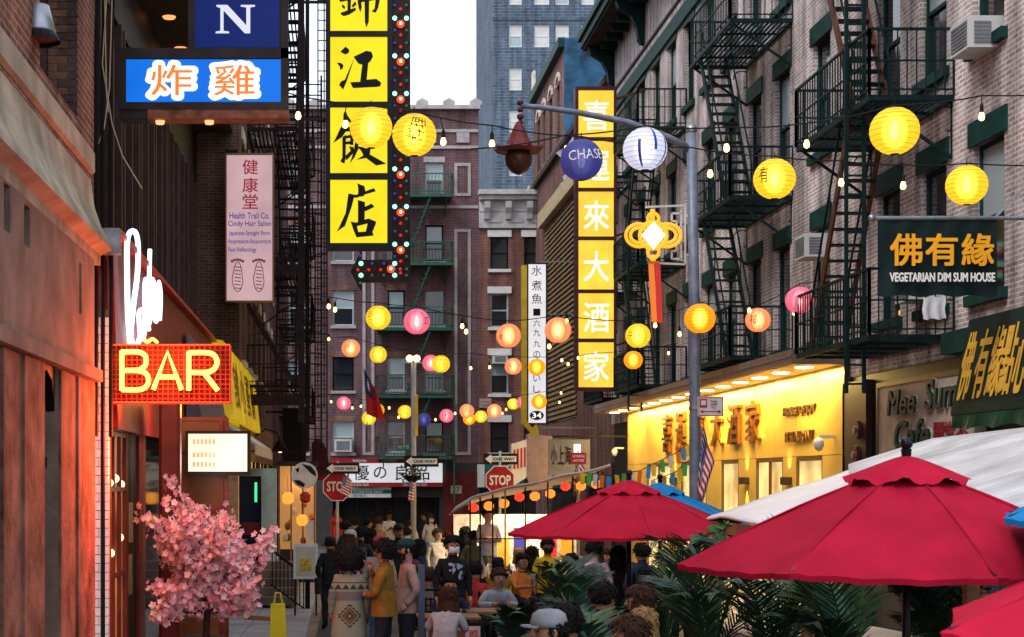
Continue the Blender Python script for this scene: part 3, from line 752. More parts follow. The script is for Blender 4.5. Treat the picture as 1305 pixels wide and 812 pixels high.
for a, b in doors:
    d = MB().box(XJ+.055, XJ+.064, a, b, .15, 3.1).build('door', M_LITIN, t)
    fr = MB(); fr.box(XJ+.0, XJ+.05, a, a+.06, .13, 3.19); fr.box(XJ, XJ+.05, b-.06, b, .13, 3.19); fr.box(XJ, XJ+.05, a+.06, b-.06, 3.1, 3.19)
    if b-a > 2: fr.box(XJ, XJ+.05, (a+b)/2-.04, (a+b)/2+.04, .13, 3.1)
    fr.build('door_frame', mat('dark_gold_frame', (.14, .09, .03), .35, .6), d)
    MB().tube([(XJ-.06, (a+b)/2+.12, 1.0), (XJ-.06, (a+b)/2+.12, 1.6)], .018, 6).build('handle', M_GOLDC, d)
for y in (33.9, 37.4, 45.3):
    s_ = MB().box(XJ-.14, XJ-.005, y-.2, y+.2, 2.62, 2.78).build('wall_lamp', mat('bronze_box', (.05, .03, .02), .4, .5), t)
    lamp('sconce_light', 'SPOT', (XJ-.09, y, 2.83), (1, .62, .2), 60, .03, (pi, 0, 0), t, spot=radians(70))
    lamp('sconce_light', 'SPOT', (XJ-.09, y, 2.58), (1, .62, .2), 60, .03, (0, 0, 0), t, spot=radians(70))
# canopy
XO = 8.3
cn = MB().box(XO, XJ+.0, Y0-.1, 53.2, 4.86, 5.12).build('canopy', M_CANOPY, t)
MB().box(XO+.05, XJ-.01, Y0-.05, 53.1, 4.845, 4.857).build('soffit', M_CANW, cn)
nl = 14
dl = MB().lathe([(.001, -.012), (.15, -.012), (.17, 0)], 14)
dlm = dl.mesh('downlight', M_DOWN)
for i in range(nl):
    y = 31.0+i*(52.2-31)/(nl-1)
    inst('downlight', dlm, (8.78, y, 4.84), t)
for i in range(6):
    y = 32.2+i*3.8
    lamp('canopy_light', 'AREA', (8.8, y, 4.81), (1, .64, .19), 185, .5, (0, 0, 0), t, sy=2.8)
MB().box(XO-.02, XO+.0, Y0-.1, 53.2, 4.98, 5.02).build('canopy_trim', M_GALV, cn)
for ch, px, ht in zip('喜運來大酒家', (852, 870, 893, 916, 938, 962), (1.05, 1.05, 1.0, .95, .95, .95)):
    y = RY(px, XJ)
    text(ch, M_GOLDC, t, (XJ, y, 4.02), (0, -1, 0), (0, 0, 1), wd=1.15, ht=ht, off=.0, ext=.04, name='character')
M_GOLDD = mat('dark_gold_letter', (.16, .09, .025), .3, .6, .1)
text('HOUSE OF JOY', M_GOLDD, t, (XJ, RY(1020, XJ), ZZ(524, RY(1020, XJ))), (0, -1, 0), (0, 0, 1), wd=2.3, ht=.22, off=.02, ext=.02)
text('RESTAURANT', M_GOLDD, t, (XJ, RY(1020, XJ), ZZ(556, RY(1020, XJ))), (0, -1, 0), (0, 0, 1), wd=2.0, ht=.22, off=.02, ext=.02)
# dark recess beside it, with its own wall
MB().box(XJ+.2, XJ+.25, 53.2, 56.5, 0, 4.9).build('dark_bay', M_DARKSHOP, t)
# security camera
for px, py, nm in ((1064, 567, 'white dome security camera at the near end of the golden front'), (795, 577, 'white security camera at the far end of the golden front')):
    y = RY(px, XJ); z = ZZ(py, y)
    c = thing('security_camera', nm, 'camera', (XJ, y, z), 'security cameras on the golden front')
    MB().box(XJ-.3, XJ-.002, y-.03, y+.03, z+.12, z+.18).build('arm', M_WHITE, c)
    MB().lathe([(.001, -.17), (.06, -.15), (.1, -.06), (.1, .02), (.05, .08)], 12, (XJ-.3, y, z+.05)).build('dome', M_WHITE, c, True)
# alarm bells on the dark pilaster
M_BELL = mat('alarm_red', (.10, .02, .02), .4)
for px, py in ((1093, 580), (1095, 548)):
    y = RY(px, XR-.1); z = ZZ(py, y)
    c = thing('alarm_bell', 'round red alarm bell on the dark pilaster, ' + ('lower' if py > 560 else 'upper') + ' of two', 'alarm bell', (XR-.1, y, z), 'alarm bells on the dark pilaster')
    L = lambda u, v, w: (XR-.105-w, y+u, z+v)
    MB().prism([(.17*cos(a*pi/8), .17*sin(a*pi/8)) for a in range(16)], 0, .06, L).build('gong', M_BELL, c)
    MB().prism([(.06*cos(a*pi/6), .06*sin(a*pi/6)) for a in range(12)], .06, .1, L).build('hub', M_GALV, c)

# ================================================================== fire escapes
def fire_escape(name, label, xw, xo, y0, y1, levels, m, stairs, group=None, ladder=None, rail=1.0, bracket=True, stair_m=None):
    """iron balconies from wall xw out to xo between y0 and y1; stairs: (zlow, zhigh, ylow, yhigh)"""
    t = thing(name, label, 'fire escape', ((xw+xo)/2, (y0+y1)/2, levels[0]), group)
    sg = 1 if xw > xo else -1
    a, b = min(xw, xo), max(xw, xo)
    for z in levels:
        p = MB()
        for x in (a, b-.05): p.box(x, x+.05, y0, y1, z-.09, z)
        for y in (y0, y1-.05): p.box(a+.05, b-.05, y, y+.05, z-.088, z-.002)
        k = int((b-a-.1)/.105)
        for i in range(1, k+1): p.box(a+.05+i*(b-a-.1)/(k+1)-.02, a+.05+i*(b-a-.1)/(k+1)+.02, y0+.05, y1-.05, z-.045, z-.004)
        for i in range(1, 4): p.box(a+.05, b-.05, y0+(y1-y0)*i/4-.025, y0+(y1-y0)*i/4+.025, z-.085, z-.047)
        p.build('platform', m, t)
        r = MB()
        cs = [(xw, y0), (xo, y0), (xo, y1), (xw, y1)]
        for (xa, ya), (xb, yb) in zip(cs, cs[1:]):
            for q, th in ((.08, .025), (rail*.52, .025), (rail, .04)): r.bar((xa, ya, z+q), (xb, yb, z+q), th)
            L = math.hypot(xb-xa, yb-ya); n = max(2, int(L/.14))
            for i in range(n+1):
                th = .045 if i in (0, n) else .018
                f = i/n; r.bar((xa+(xb-xa)*f, ya+(yb-ya)*f, z), (xa+(xb-xa)*f, ya+(yb-ya)*f, z+rail), th)
        r.build('railing', m, t)
        if bracket and z > 5.6:
            for y in (y0+.1, y1-.1):
                q = MB(); q.bar((xw, y, z-.95), (xo+sg*.1, y, z-.1), .045); q.bar((xw, y, z-.95), (xw, y, z-.1), .04)
                q.tube([(xw-sg*(.12+.2*cos(u)), y, z-.35+.2*sin(u)) for u in [k_*.5 for k_ in range(10)]], .014, 5)
                q.build('bracket', m, t)
    stm = stair_m or m
    for zl, zh, yl, yh in stairs:
        xi, xj = xo+sg*.12, xo+sg*.68
        for x in (xi, xj):
            MB().bar((x, yl, zl), (x, yh, zh), .04, .16).build('stringer', stm, t)
            h = MB(); h.bar((x, yl, zl+.8), (x, yh, zh+.8), .03)
            for f in (.0, .5, .98): h.bar((x, yl+(yh-yl)*f, zl+(zh-zl)*f), (x, yl+(yh-yl)*f, zl+(zh-zl)*f+.8), .022)
            h.build('handrail', m, t)
        n = int((zh-zl)/.24)
        st = MB().box(min(xi, xj)+.025-(xi+xj)/2, max(xi, xj)-.025-(xi+xj)/2, -.1, .1, -.015, .015).mesh('step', m)
        for i in range(1, n): inst('step', st, ((xi+xj)/2, yl+(yh-yl)*i/n, zl+(zh-zl)*i/n), t)
    for x, y, z0, z1, w_ in (ladder or []):
        lm = MB(); lm.bar((x-w_/2, y, z0), (x-w_/2, y, z1), .055); lm.bar((x+w_/2, y, z0), (x+w_/2, y, z1), .055)
        lo = lm.build('ladder', m, t)
        rg = MB().box(-w_/2, w_/2, -.016, .016, -.016, .016).mesh('rung', m)
        for i in range(int((z1-z0)/.3)): inst('rung', rg, (x, y, z0+.15+i*.3), lo)
    return t
GR = 'dark green fire escapes on the pink tenements'
M_RUST = mat('rusty_orange_iron', (.10, .032, .016), .6, .1, .5, 5)
fire_escape('fire_escape', 'nearest dark green fire escape, behind the vegetarian dim sum banner', XR, 8.1, 25.1, 29.1, [4.95, 8.6, 12.25], M_IRON_G, [(4.95, 8.6, 28.6, 26.4), (8.6, 12.25, 26.2, 28.4)], GR, ladder=[(8.2, 26.1, 4.1, 11.5, .28)], stair_m=M_RUST)
fire_escape('fire_escape', 'dark green fire escape above the near half of the golden canopy', XR, 8.1, 34.0, 37.9, [5.3, 8.6, 12.25], M_IRON_G, [(5.3, 8.6, 34.8, 37.0), (8.6, 12.25, 34.9, 37.3)], GR)
fire_escape('fire_escape', 'dark green fire escape between the street lamp and the tall yellow sign', XR, 8.1, 44.4, 48.2, [5.3, 8.6, 12.25], M_IRON_G, [(5.3, 8.6, 45.4, 47.4), (8.6, 12.25, 47.3, 45.2)], GR, ladder=[(8.2, 45.4, 4.6, 9.4, .36)])
fire_escape('fire_escape', 'far dark green fire escape behind the tall yellow restaurant sign', XR, 8.3, 51.6, 55.4, [5.3, 8.6, 12.25], M_IRON_G, [(5.3, 8.6, 52.6, 54.6)], GR)
fire_escape('fire_escape', 'rusty brown fire escape on the left, behind the pink hair salon sign', XC, -.98, 42.0, 50.5, [5.15, 8.4, 11.7, 15.0, 18.3], M_IRON_B, [(5.15, 8.4, 44, 46.6), (8.4, 11.7, 48.6, 46.0), (11.7, 15.0, 44, 46.6), (15.0, 18.3, 48.6, 46)], 'rusty fire escapes on the left', ladder=[(-.7, 46, 3.4, 14, .5)])
fire_escape('fire_escape', 'far brown fire escape on the left, beyond the yellow neon sign', -2.1, -.9, 59, 66, [5.0, 8.3, 11.6, 14.9], M_IRON_B, [(5.0, 8.3, 60, 62.6), (8.3, 11.6, 64.6, 62.0), (11.6, 14.9, 60, 62.6)], 'rusty fire escapes on the left', ladder=[(-.62, 62.5, 3.0, 13, .45)])
# stout posts at the outer edge of the rusty one, beams below it
t = thing('iron_post', 'stout rusty iron posts and beams bracing the left fire escape', 'post', (-1, 42, 0))
MB().bar((-.92, 41.9, 4.2), (-.92, 41.9, 20), .16).build('post', M_IRON_B, t)
MB().bar((-.92, 50.6, 3.6), (-.92, 50.6, 20), .12).build('post', M_IRON_B, t)
for z in (4.75, 8.05): MB().bar((XC, 41.9, z), (-.85, 41.9, z), .12, .28).build('beam', M_IRON_B, t)
MB().bar((XC, 41.85, 7.2), (-1.1, 41.85, 5.15), .12).build('brace', M_IRON_B, t)
# green fire escape on the end building
def end_escape():
    t = thing('fire_escape', 'mid-green fire escape on the purple brick house closing the street', 'fire escape', (xd(528), YD-.5, zd(582)))
    m = mat('mid_green_iron', (.028, .10, .075), .45, .1, .25)
    x0, x1 = xd(480), xd(575)
    lv = [252, 338, 420, 505, 582]
    for py in lv:
        z = zd(py)
        q = MB().box(x0, x1, YD-1.1, YD-.02, z-.14, z); q.build('platform', m, t)
        r = MB()
        for h in (.12, .95): r.bar((x0, YD-1.1, z+h), (x1, YD-1.1, z+h), .05)
        for i in range(int((x1-x0)/.16)+1): r.bar((x0+i*.16, YD-1.1, z), (x0+i*.16, YD-1.1, z+.95), .024)
        for x in (x0, x1):
            for h in (.12, .95): r.bar((x, YD-1.1, z+h), (x, YD-.02, z+h), .05)
            for k in range(4): r.bar((x, YD-1.1+k*.3, z), (x, YD-1.1+k*.3, z+.95), .024)
        r.build('railing', m, t)
        for x in (x0+.3, x1-.3):
            MB().bar((x, YD-.02, z-.9), (x, YD-1.0, z-.1), .06).build('bracket', m, t)
    for a, b in zip(lv, lv[1:]):
        zt_, zb = zd(a), zd(b)
        for dy in (-.95, -.5):
            MB().bar((xd(548), YD+dy, zt_), (xd(516), YD+dy, zb), .05, .2, up=(0, 1, 0)).build('stringer', m, t)
        st = MB().box(-.12, .12, -.2, .2, -.02, .02).mesh('step', m)
        for i in range(1, 12):
            f = i/12; inst('step', st, (xd(548)+(xd(516)-xd(548))*f, YD-.72, zt_+(zb-zt_)*f), t)
    MB().bar((xd(577), YD-1.0, zd(640)), (xd(577), YD-1.0, zd(470)), .07).build('post', m, t)
end_escape()
# air conditioners
M_ACW = mat('air_conditioner_white', (.58, .58, .57), .5, 0, .1)
M_ACG = mat('air_conditioner_grille', (.16, .18, .20), .5, 0, .2)
def ac_x(px, py, Y, label, w_=.68, h=.45, xw=XR):
    z = ZZ(py, Y)
    t = thing('air_conditioner', label, 'air conditioner', (xw-.2, Y, z))
    MB().box(xw-.42, xw+.14, Y-w_/2, Y+w_/2, z, z+h).build('casing', M_ACW, t)
    g = MB()
    for i in range(7): g.box(xw-.432, xw-.421, Y-w_/2+.05, Y+w_/2-.05, z+.05+i*.052, z+.085+i*.052)
    g.build('grille', M_ACG, t)
    g = MB()
    for i in range(6): g.box(xw-.34, xw-.1, Y-w_/2-.012, Y-w_/2-.001, z+.06+i*.055, z+.095+i*.055)
    g.build('side_vent', M_ACG, t)
ac_x(0, 68, 23.8, 'white air conditioner high in the window above the yellow lanterns', .7)
ac_x(0, 330, 32.0, 'white air conditioner in the window left of the dim sum banner', .7)
ac_x(0, 385, 26.2, 'white air conditioner low behind the dim sum banner', .7)
ac_x(0, 65, 37.1, 'small white air conditioner under the top fire escape platform', .6)
def ac_y(px0, px1, py0, py1, label, t_y=YD):
    t = thing('air_conditioner', label, 'air conditioner', (xd((px0+px1)/2), t_y, zd(py1)))
    MB().box(xd(px0), xd(px1), t_y-.4, t_y+.1, zd(py1), zd(py0)).build('casing', M_ACW, t)
    MB().box(xd(px0)+.1, xd(px1)-.1, t_y-.415, t_y-.401, zd(py1)+.09, zd(py0)-.09).build('grille', M_ACG, t)
ac_y(426, 448, 560, 576, 'white air conditioner in the low left window of the purple brick house')
ac_y(627, 646, 453, 464, 'white air conditioner in a window of the red corner house')

# ================================================================== hanging and projecting signs
def frame_fr(p, y_off=0.0):
    """(photo px, py, thickness toward the camera) -> space, for a board facing up the street at scale p"""
    return lambda u, v, w: ((u-CX)/p, F/p - w + y_off, H-(v-CY)/p)
def fbox(mb, p, x0, x1, y0, y1, d0, d1):
    f = frame_fr(p)
    a = f(x0, y1, d0); b = f(x1, y0, d1)
    return mb.box(a[0], b[0], min(a[1], b[1]), max(a[1], b[1]), a[2], b[2])
U, V = (1, 0, 0), (0, 0, 1)
def ftext(body, m, t, p, px, py, w_=None, h=None, d=.0, off=.0, name='character', ext=.004):
    q = frame_fr(p)(px, py, d)
    return text(body, m, t, q, U, V, wd=w_/p if w_ else None, ht=h/p if h else None, off=off, name=name, ext=ext)
def ring(name, mb, m, t): return mb.build(name, m, t)

# -- blue fried chicken sign
p = 104.0
f = frame_fr(p)
t = thing('blue_light_sign', 'blue lit sign with outlined orange characters above the bar, letter N on top', 'sign', f(260, 150, -.2))
M_BRONZE = mat('bronze_sign_frame', (.035, .028, .026), .4, .4, .3)
m = MB(); fbox(m, p, 152, 366, 64, 150, -.35, -.003); fbox(m, p, 242, 366, -40, 63.9, -.35, -.003); m.build('cabinet', M_BRONZE, t)
lb = lightbox('blue_acrylic', (.005, .17, .80), 1.0, .12); db = lightbox('deep_blue_acrylic', (.003, .016, .16), .8)
m = MB(); fbox(m, p, 161, 358, 76, 130, -.002, .012); m.build('panel', lb, t)
m = MB(); fbox(m, p, 249, 356, -30, 61, -.002, .012); m.build('panel', db, t)
m = MB()
for a, b, c, d in ((150, 368, 62, 75), (150, 161, 75, 131), (358, 368, -40, 131), (150, 368, 131, 140), (240, 249, -40, 62)): fbox(m, p, a, b, c, d, .0, .03)
m.build('frame', M_BRONZE, t)
m = MB(); fbox(m, p, 188, 368, 140, 151, -.3, .02); m.build('bottom_trim', mat('rusty_trim', (.22, .09, .05), .6, .2, .5, 8), t)
M_WLIT = emis('white_lit_lettering', (1, .97, .93), 1.1); M_OLIT = emis('orange_lit_lettering', (1, .20, .015), 1.0)
for ch, px in (('炸', 219), ('雞', 299)):
    ftext(ch, M_WLIT, t, p, px, 103, 68, 52, .012, .10)
    ftext(ch, M_OLIT, t, p, px, 103, 52, 39, .022, .006)
# letter N, drawn with serifs
npoly = [[(276, 7), (290, 7), (314, 33), (314, 10), (307, 9), (307, 7), (325, 7), (325, 9), (319, 10), (319, 43), (312, 43), (285, 14), (285, 40), (292, 41), (292, 43), (275, 43), (275, 41), (281, 40), (281, 11), (276, 9)]]
o = strokes(npoly, emis('white_n', (.80, .82, .95), .8), t, lambda u, v, w: f(u, v, w+.012), d=.012); tri_fix(o)
for px in (203, 266): MB().lathe([(.001, -.05), (.05, -.04), (.06, 0)], 10, f(px, 152, -.1)).build('lamp', emis('rust_lamp', (1, .45, .2), 1.5), t)

# -- pink hair salon sign
p = 55.5; f = frame_fr(p)
t = thing('salon_sign', 'tall pink-white lit hair salon sign with red characters and foot diagrams', 'sign', f(318, 385, -.1))
m = MB(); fbox(m, p, 287, 349, 195, 385, -.22, 0); m.build('cabinet', mat('copper_cabinet', (.24, .11, .06), .5, .2), t)
m = MB(); fbox(m, p, 289, 347, 198, 383, .001, .012); m.build('panel', lightbox('pink_acrylic', (.66, .42, .45), .85, .15), t)
M_CRIM = mat('crimson_lettering', (.25, .01, .03), .6, 0, 0); M_NAVY = mat('navy_lettering', (.03, .03, .22), .6, 0, 0)
M_CRIML = emis('crimson_backlit', (.30, .008, .03), .8); M_NAVYL = emis('navy_backlit', (.03, .03, .22), .9)
for ch, py in zip('健康堂', (213, 236, 257)): ftext(ch, M_CRIML, t, p, 319, py, 20, 19, .012, .012)
for s_, py, h, w_ in (('Health Trail Co.', 275, 8, 51), ('Cindy Hair Salon', 286, 9, 55), ('Japanese Straight Perm', 298, 7.5, 52), ('Acupressure Acupuncture', 308.5, 7.5, 55), ('Foot Reflexology', 319, 7.5, 36)):
    ftext(s_, M_NAVYL, t, p, 318 if w_ > 40 else 309, py, w_, h, .012, .012, 'lettering')
M_FOOT = mat('foot_diagram_ink', (.42, .12, .16), .7, 0, .1)
for cx_ in (303, 330):
    m = MB()
    pts = [(cx_+7*cos(a)*(1.0 if sin(a) > 0 else .8), 353+19*sin(a)) for a in [k*pi/10 for k in range(20)]]
    for a, b in zip(pts, pts[1:]+pts[:1]): m.bar(f(*a, .014), f(*b, .014), .018)
    for k in range(5): m.sphere(f(cx_-7+k*3.4, 333-2*sin(k*.8), .014), .035, 8, 4, (1, .2, 1))
    for k in range(7): m.bar(f(cx_-4, 340+k*4.5, .014), f(cx_+4, 341+k*4.5, .014), .02)
    m.build('foot_diagram', M_FOOT, t)
MB().bar(f(287, 388, -.1), (XC, F/p+.1, f(0, 388, 0)[2]), .06).build('bracket', M_BLACK, t)
MB().bar(f(287, 192, -.1), (XC, F/p+.1, f(0, 192, 0)[2]), .06).build('bracket', M_BLACK, t)

# -- big yellow vertical sign with the bulb arrow
p = 48.0; f = frame_fr(p)
t = thing('yellow_neon_sign', 'tall yellow sign with black brush characters and a bulb arrow hanging over street', 'sign', f(470, 360, -.2))
M_SFR = mat('sign_black_frame', (.022, .018, .018), .45, .2, .3)
m = MB(); fbox(m, p, 415, 501, -60, 318, -.4, -.003); m.build('cabinet', M_SFR, t)
ylw = lightbox('yellow_acrylic', (.98, .80, .008), 1.0, .07)
rowsY = [(-48, 40), (47.5, 130), (137.5, 221), (229.5, 310)]
for a, b in rowsY:
    m = MB(); fbox(m, p, 421, 493.5, a, b, -.002, .012); m.build('panel', ylw, t)
m = MB()
for a, b in ((40, 47.5), (130, 137.5), (221, 229.5), (310, 320)): fbox(m, p, 421, 493.5, a, b, 0, .05)
fbox(m, p, 415, 421, -60, 320, .0, .052); fbox(m, p, 493.5, 500, -60, 320, .0, .052)
m.build('frame', M_SFR, t)
def Z1(pl, ox, oy, s): return [(ox+a/s, oy+b/s) for a, b in pl]
S1 = 812/120
jin = [[(165, 112), (290, 68), (297, 90), (235, 130), (190, 142), (165, 127)], [(222, -60), (255, -60), (250, 85), (222, 95)], [(178, 38), (203, 62), (196, 82), (174, 62)], [(285, 15), (302, 38), (268, 68), (258, 55)],
       [(150, 0), (300, -30), (300, -8), (160, 20)], [(215, -190), (250, -170), (320, -90), (300, -80), (225, -160)], [(215, -190), (225, -160), (120, -60), (105, -70)],
       [(308, 5), (338, -5), (345, 70), (333, 108), (318, 70)], [(310, 2), (490, -32), (503, -5), (340, 22)], [(468, -25), (503, -8), (487, 70), (466, 112), (428, 100), (455, 78)], [(368, -60), (411, -60), (406, 190), (385, 240), (372, 190)],
       [(340, -150), (365, -155), (365, -50), (345, -45)], [(440, -165), (470, -165), (462, -50), (438, -50)], [(360, -155), (445, -168), (445, -148), (362, -135)], [(362, -108), (442, -115), (442, -98), (362, -90)], [(362, -68), (442, -74), (442, -52), (362, -46)]]
jiang = [[(160, 450), (205, 405), (235, 428), (236, 455), (205, 472)], [(130, 543), (165, 545), (188, 565), (182, 590), (160, 608), (155, 575)], [(283, 502), (262, 560), (215, 705), (185, 775), (150, 735), (165, 706), (200, 690), (250, 570)],
         [(275, 492), (385, 440), (430, 450), (442, 490), (420, 532), (400, 547), (350, 560), (315, 550)], [(350, 552), (402, 540), (388, 694), (330, 714)], [(245, 712), (330, 708), (385, 690), (470, 683), (513, 715), (505, 745), (470, 752), (270, 762)]]
fan = [[(205, 165), (225, 190), (262, 242), (238, 245), (198, 192)], [(185, 262), (247, 290), (212, 318), (176, 372), (100, 422), (132, 358), (158, 300)], [(178, 372), (210, 352), (206, 560), (195, 602), (160, 582), (178, 548)], [(246, 300), (277, 318), (273, 440), (245, 440)],
       [(205, 300), (270, 298), (270, 322), (205, 325)], [(205, 362), (250, 352), (250, 378), (205, 386)], [(205, 412), (262, 406), (275, 434), (205, 434)], [(236, 452), (276, 460), (282, 502), (212, 574), (203, 536), (250, 490)],
       [(284, 430), (322, 462), (285, 542), (243, 600), (258, 550), (278, 490)], [(300, 450), (422, 472), (415, 522), (556, 602), (470, 617), (382, 552), (300, 568), (360, 530), (338, 488)], [(288, 402), (460, 320), (478, 345), (440, 372), (310, 440)], [(288, 402), (312, 410), (318, 470), (290, 470)]]
dian = [[(245, 75), (295, 95), (302, 130), (290, 165), (250, 168), (252, 110)], [(183, 145), (235, 155), (360, 108), (373, 130), (300, 152), (240, 176), (190, 168)], [(184, 146), (226, 160), (206, 240), (160, 370), (104, 409), (120, 380), (165, 280)], [(250, 190), (299, 205), (296, 345), (250, 348)], [(293, 240), (345, 215), (364, 238), (300, 269)],
        [(200, 340), (236, 346), (262, 446), (240, 448), (220, 400)], [(232, 348), (322, 318), (376, 340), (370, 366), (318, 352), (240, 372)], [(318, 345), (374, 352), (350, 412), (302, 416)], [(250, 412), (348, 405), (359, 436), (242, 448)]]
for pl, oy, s_ in ((jin, 0, S1), (jiang, 0, S1), (fan, 120, S1), (dian, 220, 650/120)):
    o = strokes([Z1(q, 410, oy, s_) for q in pl], M_CHAR, t, lambda u, v, w: f(u, v, w+.012), 'character', .016); tri_fix(o)
m = MB(); fbox(m, p, 500.5, 523, -60, 345, -.36, -.0); fbox(m, p, 471, 500.5, 331, 359, -.30, -.002); fbox(m, p, 500.5, 523, 345, 359, -.36, -.001)
m.prism([(447, 345), (461, 318), (461, 331), (471.2, 331), (471.2, 359), (461, 359), (461, 371)], -.30, -.002, f)
o = m.build('bulb_arrow', mat('arrow_backing', (.035, .016, .014), .55, .2, .5, 6), t); tri_fix(o)
bl = {}
for k, c, s_, r_ in (('halo', (1, .06, .015), 1.7, 5.0), ('core', (1, .62, .35), 6, 2.0), ('red', (.75, .02, .01), .9, 2.0), ('green', (.25, 1, .62), 2.6, 3.0), ('blue', (.02, .09, .6), .5, 1.8), ('dim', (.02, .22, .12), .5, 1.8)):
    bl[k] = MB().sphere((0, 0, 0), r_/p, 10, 6, (1, .8, 1)).mesh('bulb', emis('bulb_'+k, c, s_))
def blb(k, px, py):
    inst('bulb', bl[k], f(px, py, .02), t)
    if k == 'halo': inst('bright_centre', bl['core'], f(px, py, .08), t)  # red ball widened as the bulb's halo, small bright ball in front
for i in range(9):
    y = -17+i*48.0
    if y > 335: break
    blb('halo', 510.5, y); blb('green', 503, y-7.5); blb('green', 518, y-7.5)
    for q in (14, 29): blb('red', 510.5, y+q)
    for q in (8, 24): blb('blue', 503, y+q); blb('dim', 518, y+q)
for px, py, k in ((498, 343, 'halo'), (485, 344, 'red'), (470, 344, 'red'), (456, 344, 'red'), (460, 336, 'green'), (460, 351, 'green'), (503, 336, 'green'), (503, 351, 'green'), (474, 336, 'blue'), (489, 336, 'blue'), (474, 351, 'dim'), (489, 351, 'dim'), (459, 326, 'blue'), (510, 343, 'red'), (518, 351, 'dim'), (459, 361, 'dim')): blb(k, px, py)
for py in (0, 150):
    a = Vector(f(418, py, -.2)); MB().bar(a, (XC, a.y, a.z), .07).build('bracket', M_SFR, t)
lt = MB()
for px in (405, 413): lt.bar(f(px, -40, -.3), f(px, 520, -.3), .035)
for py in range(-30, 520, 13): lt.bar(f(405, py, -.3), f(417, py, -.3), .025)
lt.build('support_ladder', M_SFR, t)

# -- tall yellow restaurant sign on the right
p = 42.0; f = frame_fr(p)
t = thing('restaurant_sign', 'tall six-panel yellow lit sign with white characters and maroon frame', 'sign', f(759, 498, -.2))
M_MAR = mat('maroon_frame', (.09, .025, .03), .45, .2, .25)
m = MB(); fbox(m, p, 733, 785, 111, 498, -.35, -.003); m.build('cabinet', M_MAR, t)
yl2 = lightbox('amber_acrylic', (1.0, .66, .06), 1.05, .16)
edges = [113, 177.5, 242, 304, 371.5, 434, 496]
for i in range(6):
    m = MB(); fbox(m, p, 737, 782, edges[i]+2.5, edges[i+1]-2.5, -.002, .012); m.build('panel', yl2, t)
m = MB()
for e in edges: fbox(m, p, 733, 785, e-2.4, e+2.4, .0, .045)
fbox(m, p, 733, 737, 111, 498, 0, .046); fbox(m, p, 782, 785.5, 111, 498, 0, .046); m.build('frame', M_MAR, t)
M_WL2 = emis('white_glow_lettering', (1, .95, .78), 1.2)
for i, ch in enumerate('喜運來大酒家'):
    ftext(ch, M_WL2, t, p, 760, (edges[i]+edges[i+1])/2+2, 33, 38, .012, .010)
for py in (125, 180, 300, 440, 490):
    a = Vector(f(785, py, -.2)); MB().bar(a, (XR, a.y, a.z+.3), .06).build('bracket', M_RUST, t)

# -- white vertical sign with the yellow arrow
p = 35.0; f = frame_fr(p)
t = thing('white_arrow_sign', 'white vertical sign with black characters and yellow arrow pointing to number 34', 'sign', f(683, 550, -.2))
m = MB(); fbox(m, p, 671, 698, 335, 541, -.3, -.003); m.build('cabinet', M_SFR, t)
m = MB(); fbox(m, p, 673.5, 695.5, 337, 539, -.002, .012); m.build('panel', lightbox('white_acrylic', (.86, .84, .88), .9, .08), t)
for ch, py in zip('水煮魚', (345, 364, 381)): ftext(ch, M_CHAR, t, p, 684, py, 13, 13, .012, .0)
for ch, py in zip('一六九九のいし', (398, 412, 424, 438, 452, 482, 496)): ftext(ch, M_CHAR, t, p, 684, py, 9, 9, .012, .0)
m = MB().prism([(684+9*cos(a*pi/10), 529.5+6*sin(a*pi/10)) for a in range(20)], .012, .02, f); m.build('black_oval', M_CHAR, t)
ftext('34', M_WLIT, t, p, 684, 529.5, 12, 7, .021, .02, 'lettering')
m = MB().prism([(665, 338), (671.5, 338), (671.5, 536), (678, 545), (684, 540), (688, 556), (672, 557), (676, 551), (665, 540)], -.28, .0, f)
o = m.build('yellow_arrow', mat('yellow_arrow_paint', (.62, .42, .03), .5), t); tri_fix(o)
for py in (333, 400, 545): a = Vector(f(690, py, -.15)); MB().bar(a, (XR, a.y, a.z), .05).build('bracket', M_GALV, t)

# -- vegetarian dim sum banner
p = 95.5; f = frame_fr(p)
t = thing('dim_sum_banner', 'dark green hanging banner with orange characters for the vegetarian dim sum house', 'banner', f(1195, 378, 0))
M_DGB = mat('dark_green_banner_cloth', (.004, .016, .017), .7, 0, .2, 4, .15, 60)
m = MB(); nx_, nz_ = 24, 14
g0 = len(m.v); pts = []
for j in range(nz_+1):
    for i in range(nx_+1):
        u = 1119+i*(1270-1119)/nx_; v = 276+j*(377-276)/nz_
        if j == nz_: v += 1.5*sin(i*.9)
        pts.append(f(u, v, .025*sin(i*.55)*(j/nz_)+.012*sin(i*1.3+j*.3)))
m.add(pts, [(j*(nx_+1)+i, j*(nx_+1)+i+1, (j+1)*(nx_+1)+i+1, (j+1)*(nx_+1)+i) for j in range(nz_) for i in range(nx_)])
m.add([Vector(q)+Vector((0, .02, 0)) for q in pts], [(j*(nx_+1)+i, (j+1)*(nx_+1)+i, (j+1)*(nx_+1)+i+1, j*(nx_+1)+i+1) for j in range(nz_) for i in range(nx_)])
m.build('cloth', M_DGB, t, True)
M_ORG = mat('orange_lettering', (.95, .43, .02), .5, 0, .08); M_WHL = mat('white_lettering', (.82, .82, .80), .5, 0, .03)
for ch, px in zip('佛有緣', (1153, 1198, 1244)): ftext(ch, M_ORG, t, p, px, 319, 42, 42, .045, .026)
ftext('VEGETARIAN DIM SUM HOUSE', M_WHL, t, p, 1199, 354, 134, 12, .045, .035, 'lettering')
MB().tube([f(1113, 278, .0), (XR, F/p, f(0, 278, 0)[2])], .03, 8).build('pole', M_GALV, t)
MB().sphere(f(1111, 278, 0), .05, 10, 6).build('finial', M_GALV, t, True)
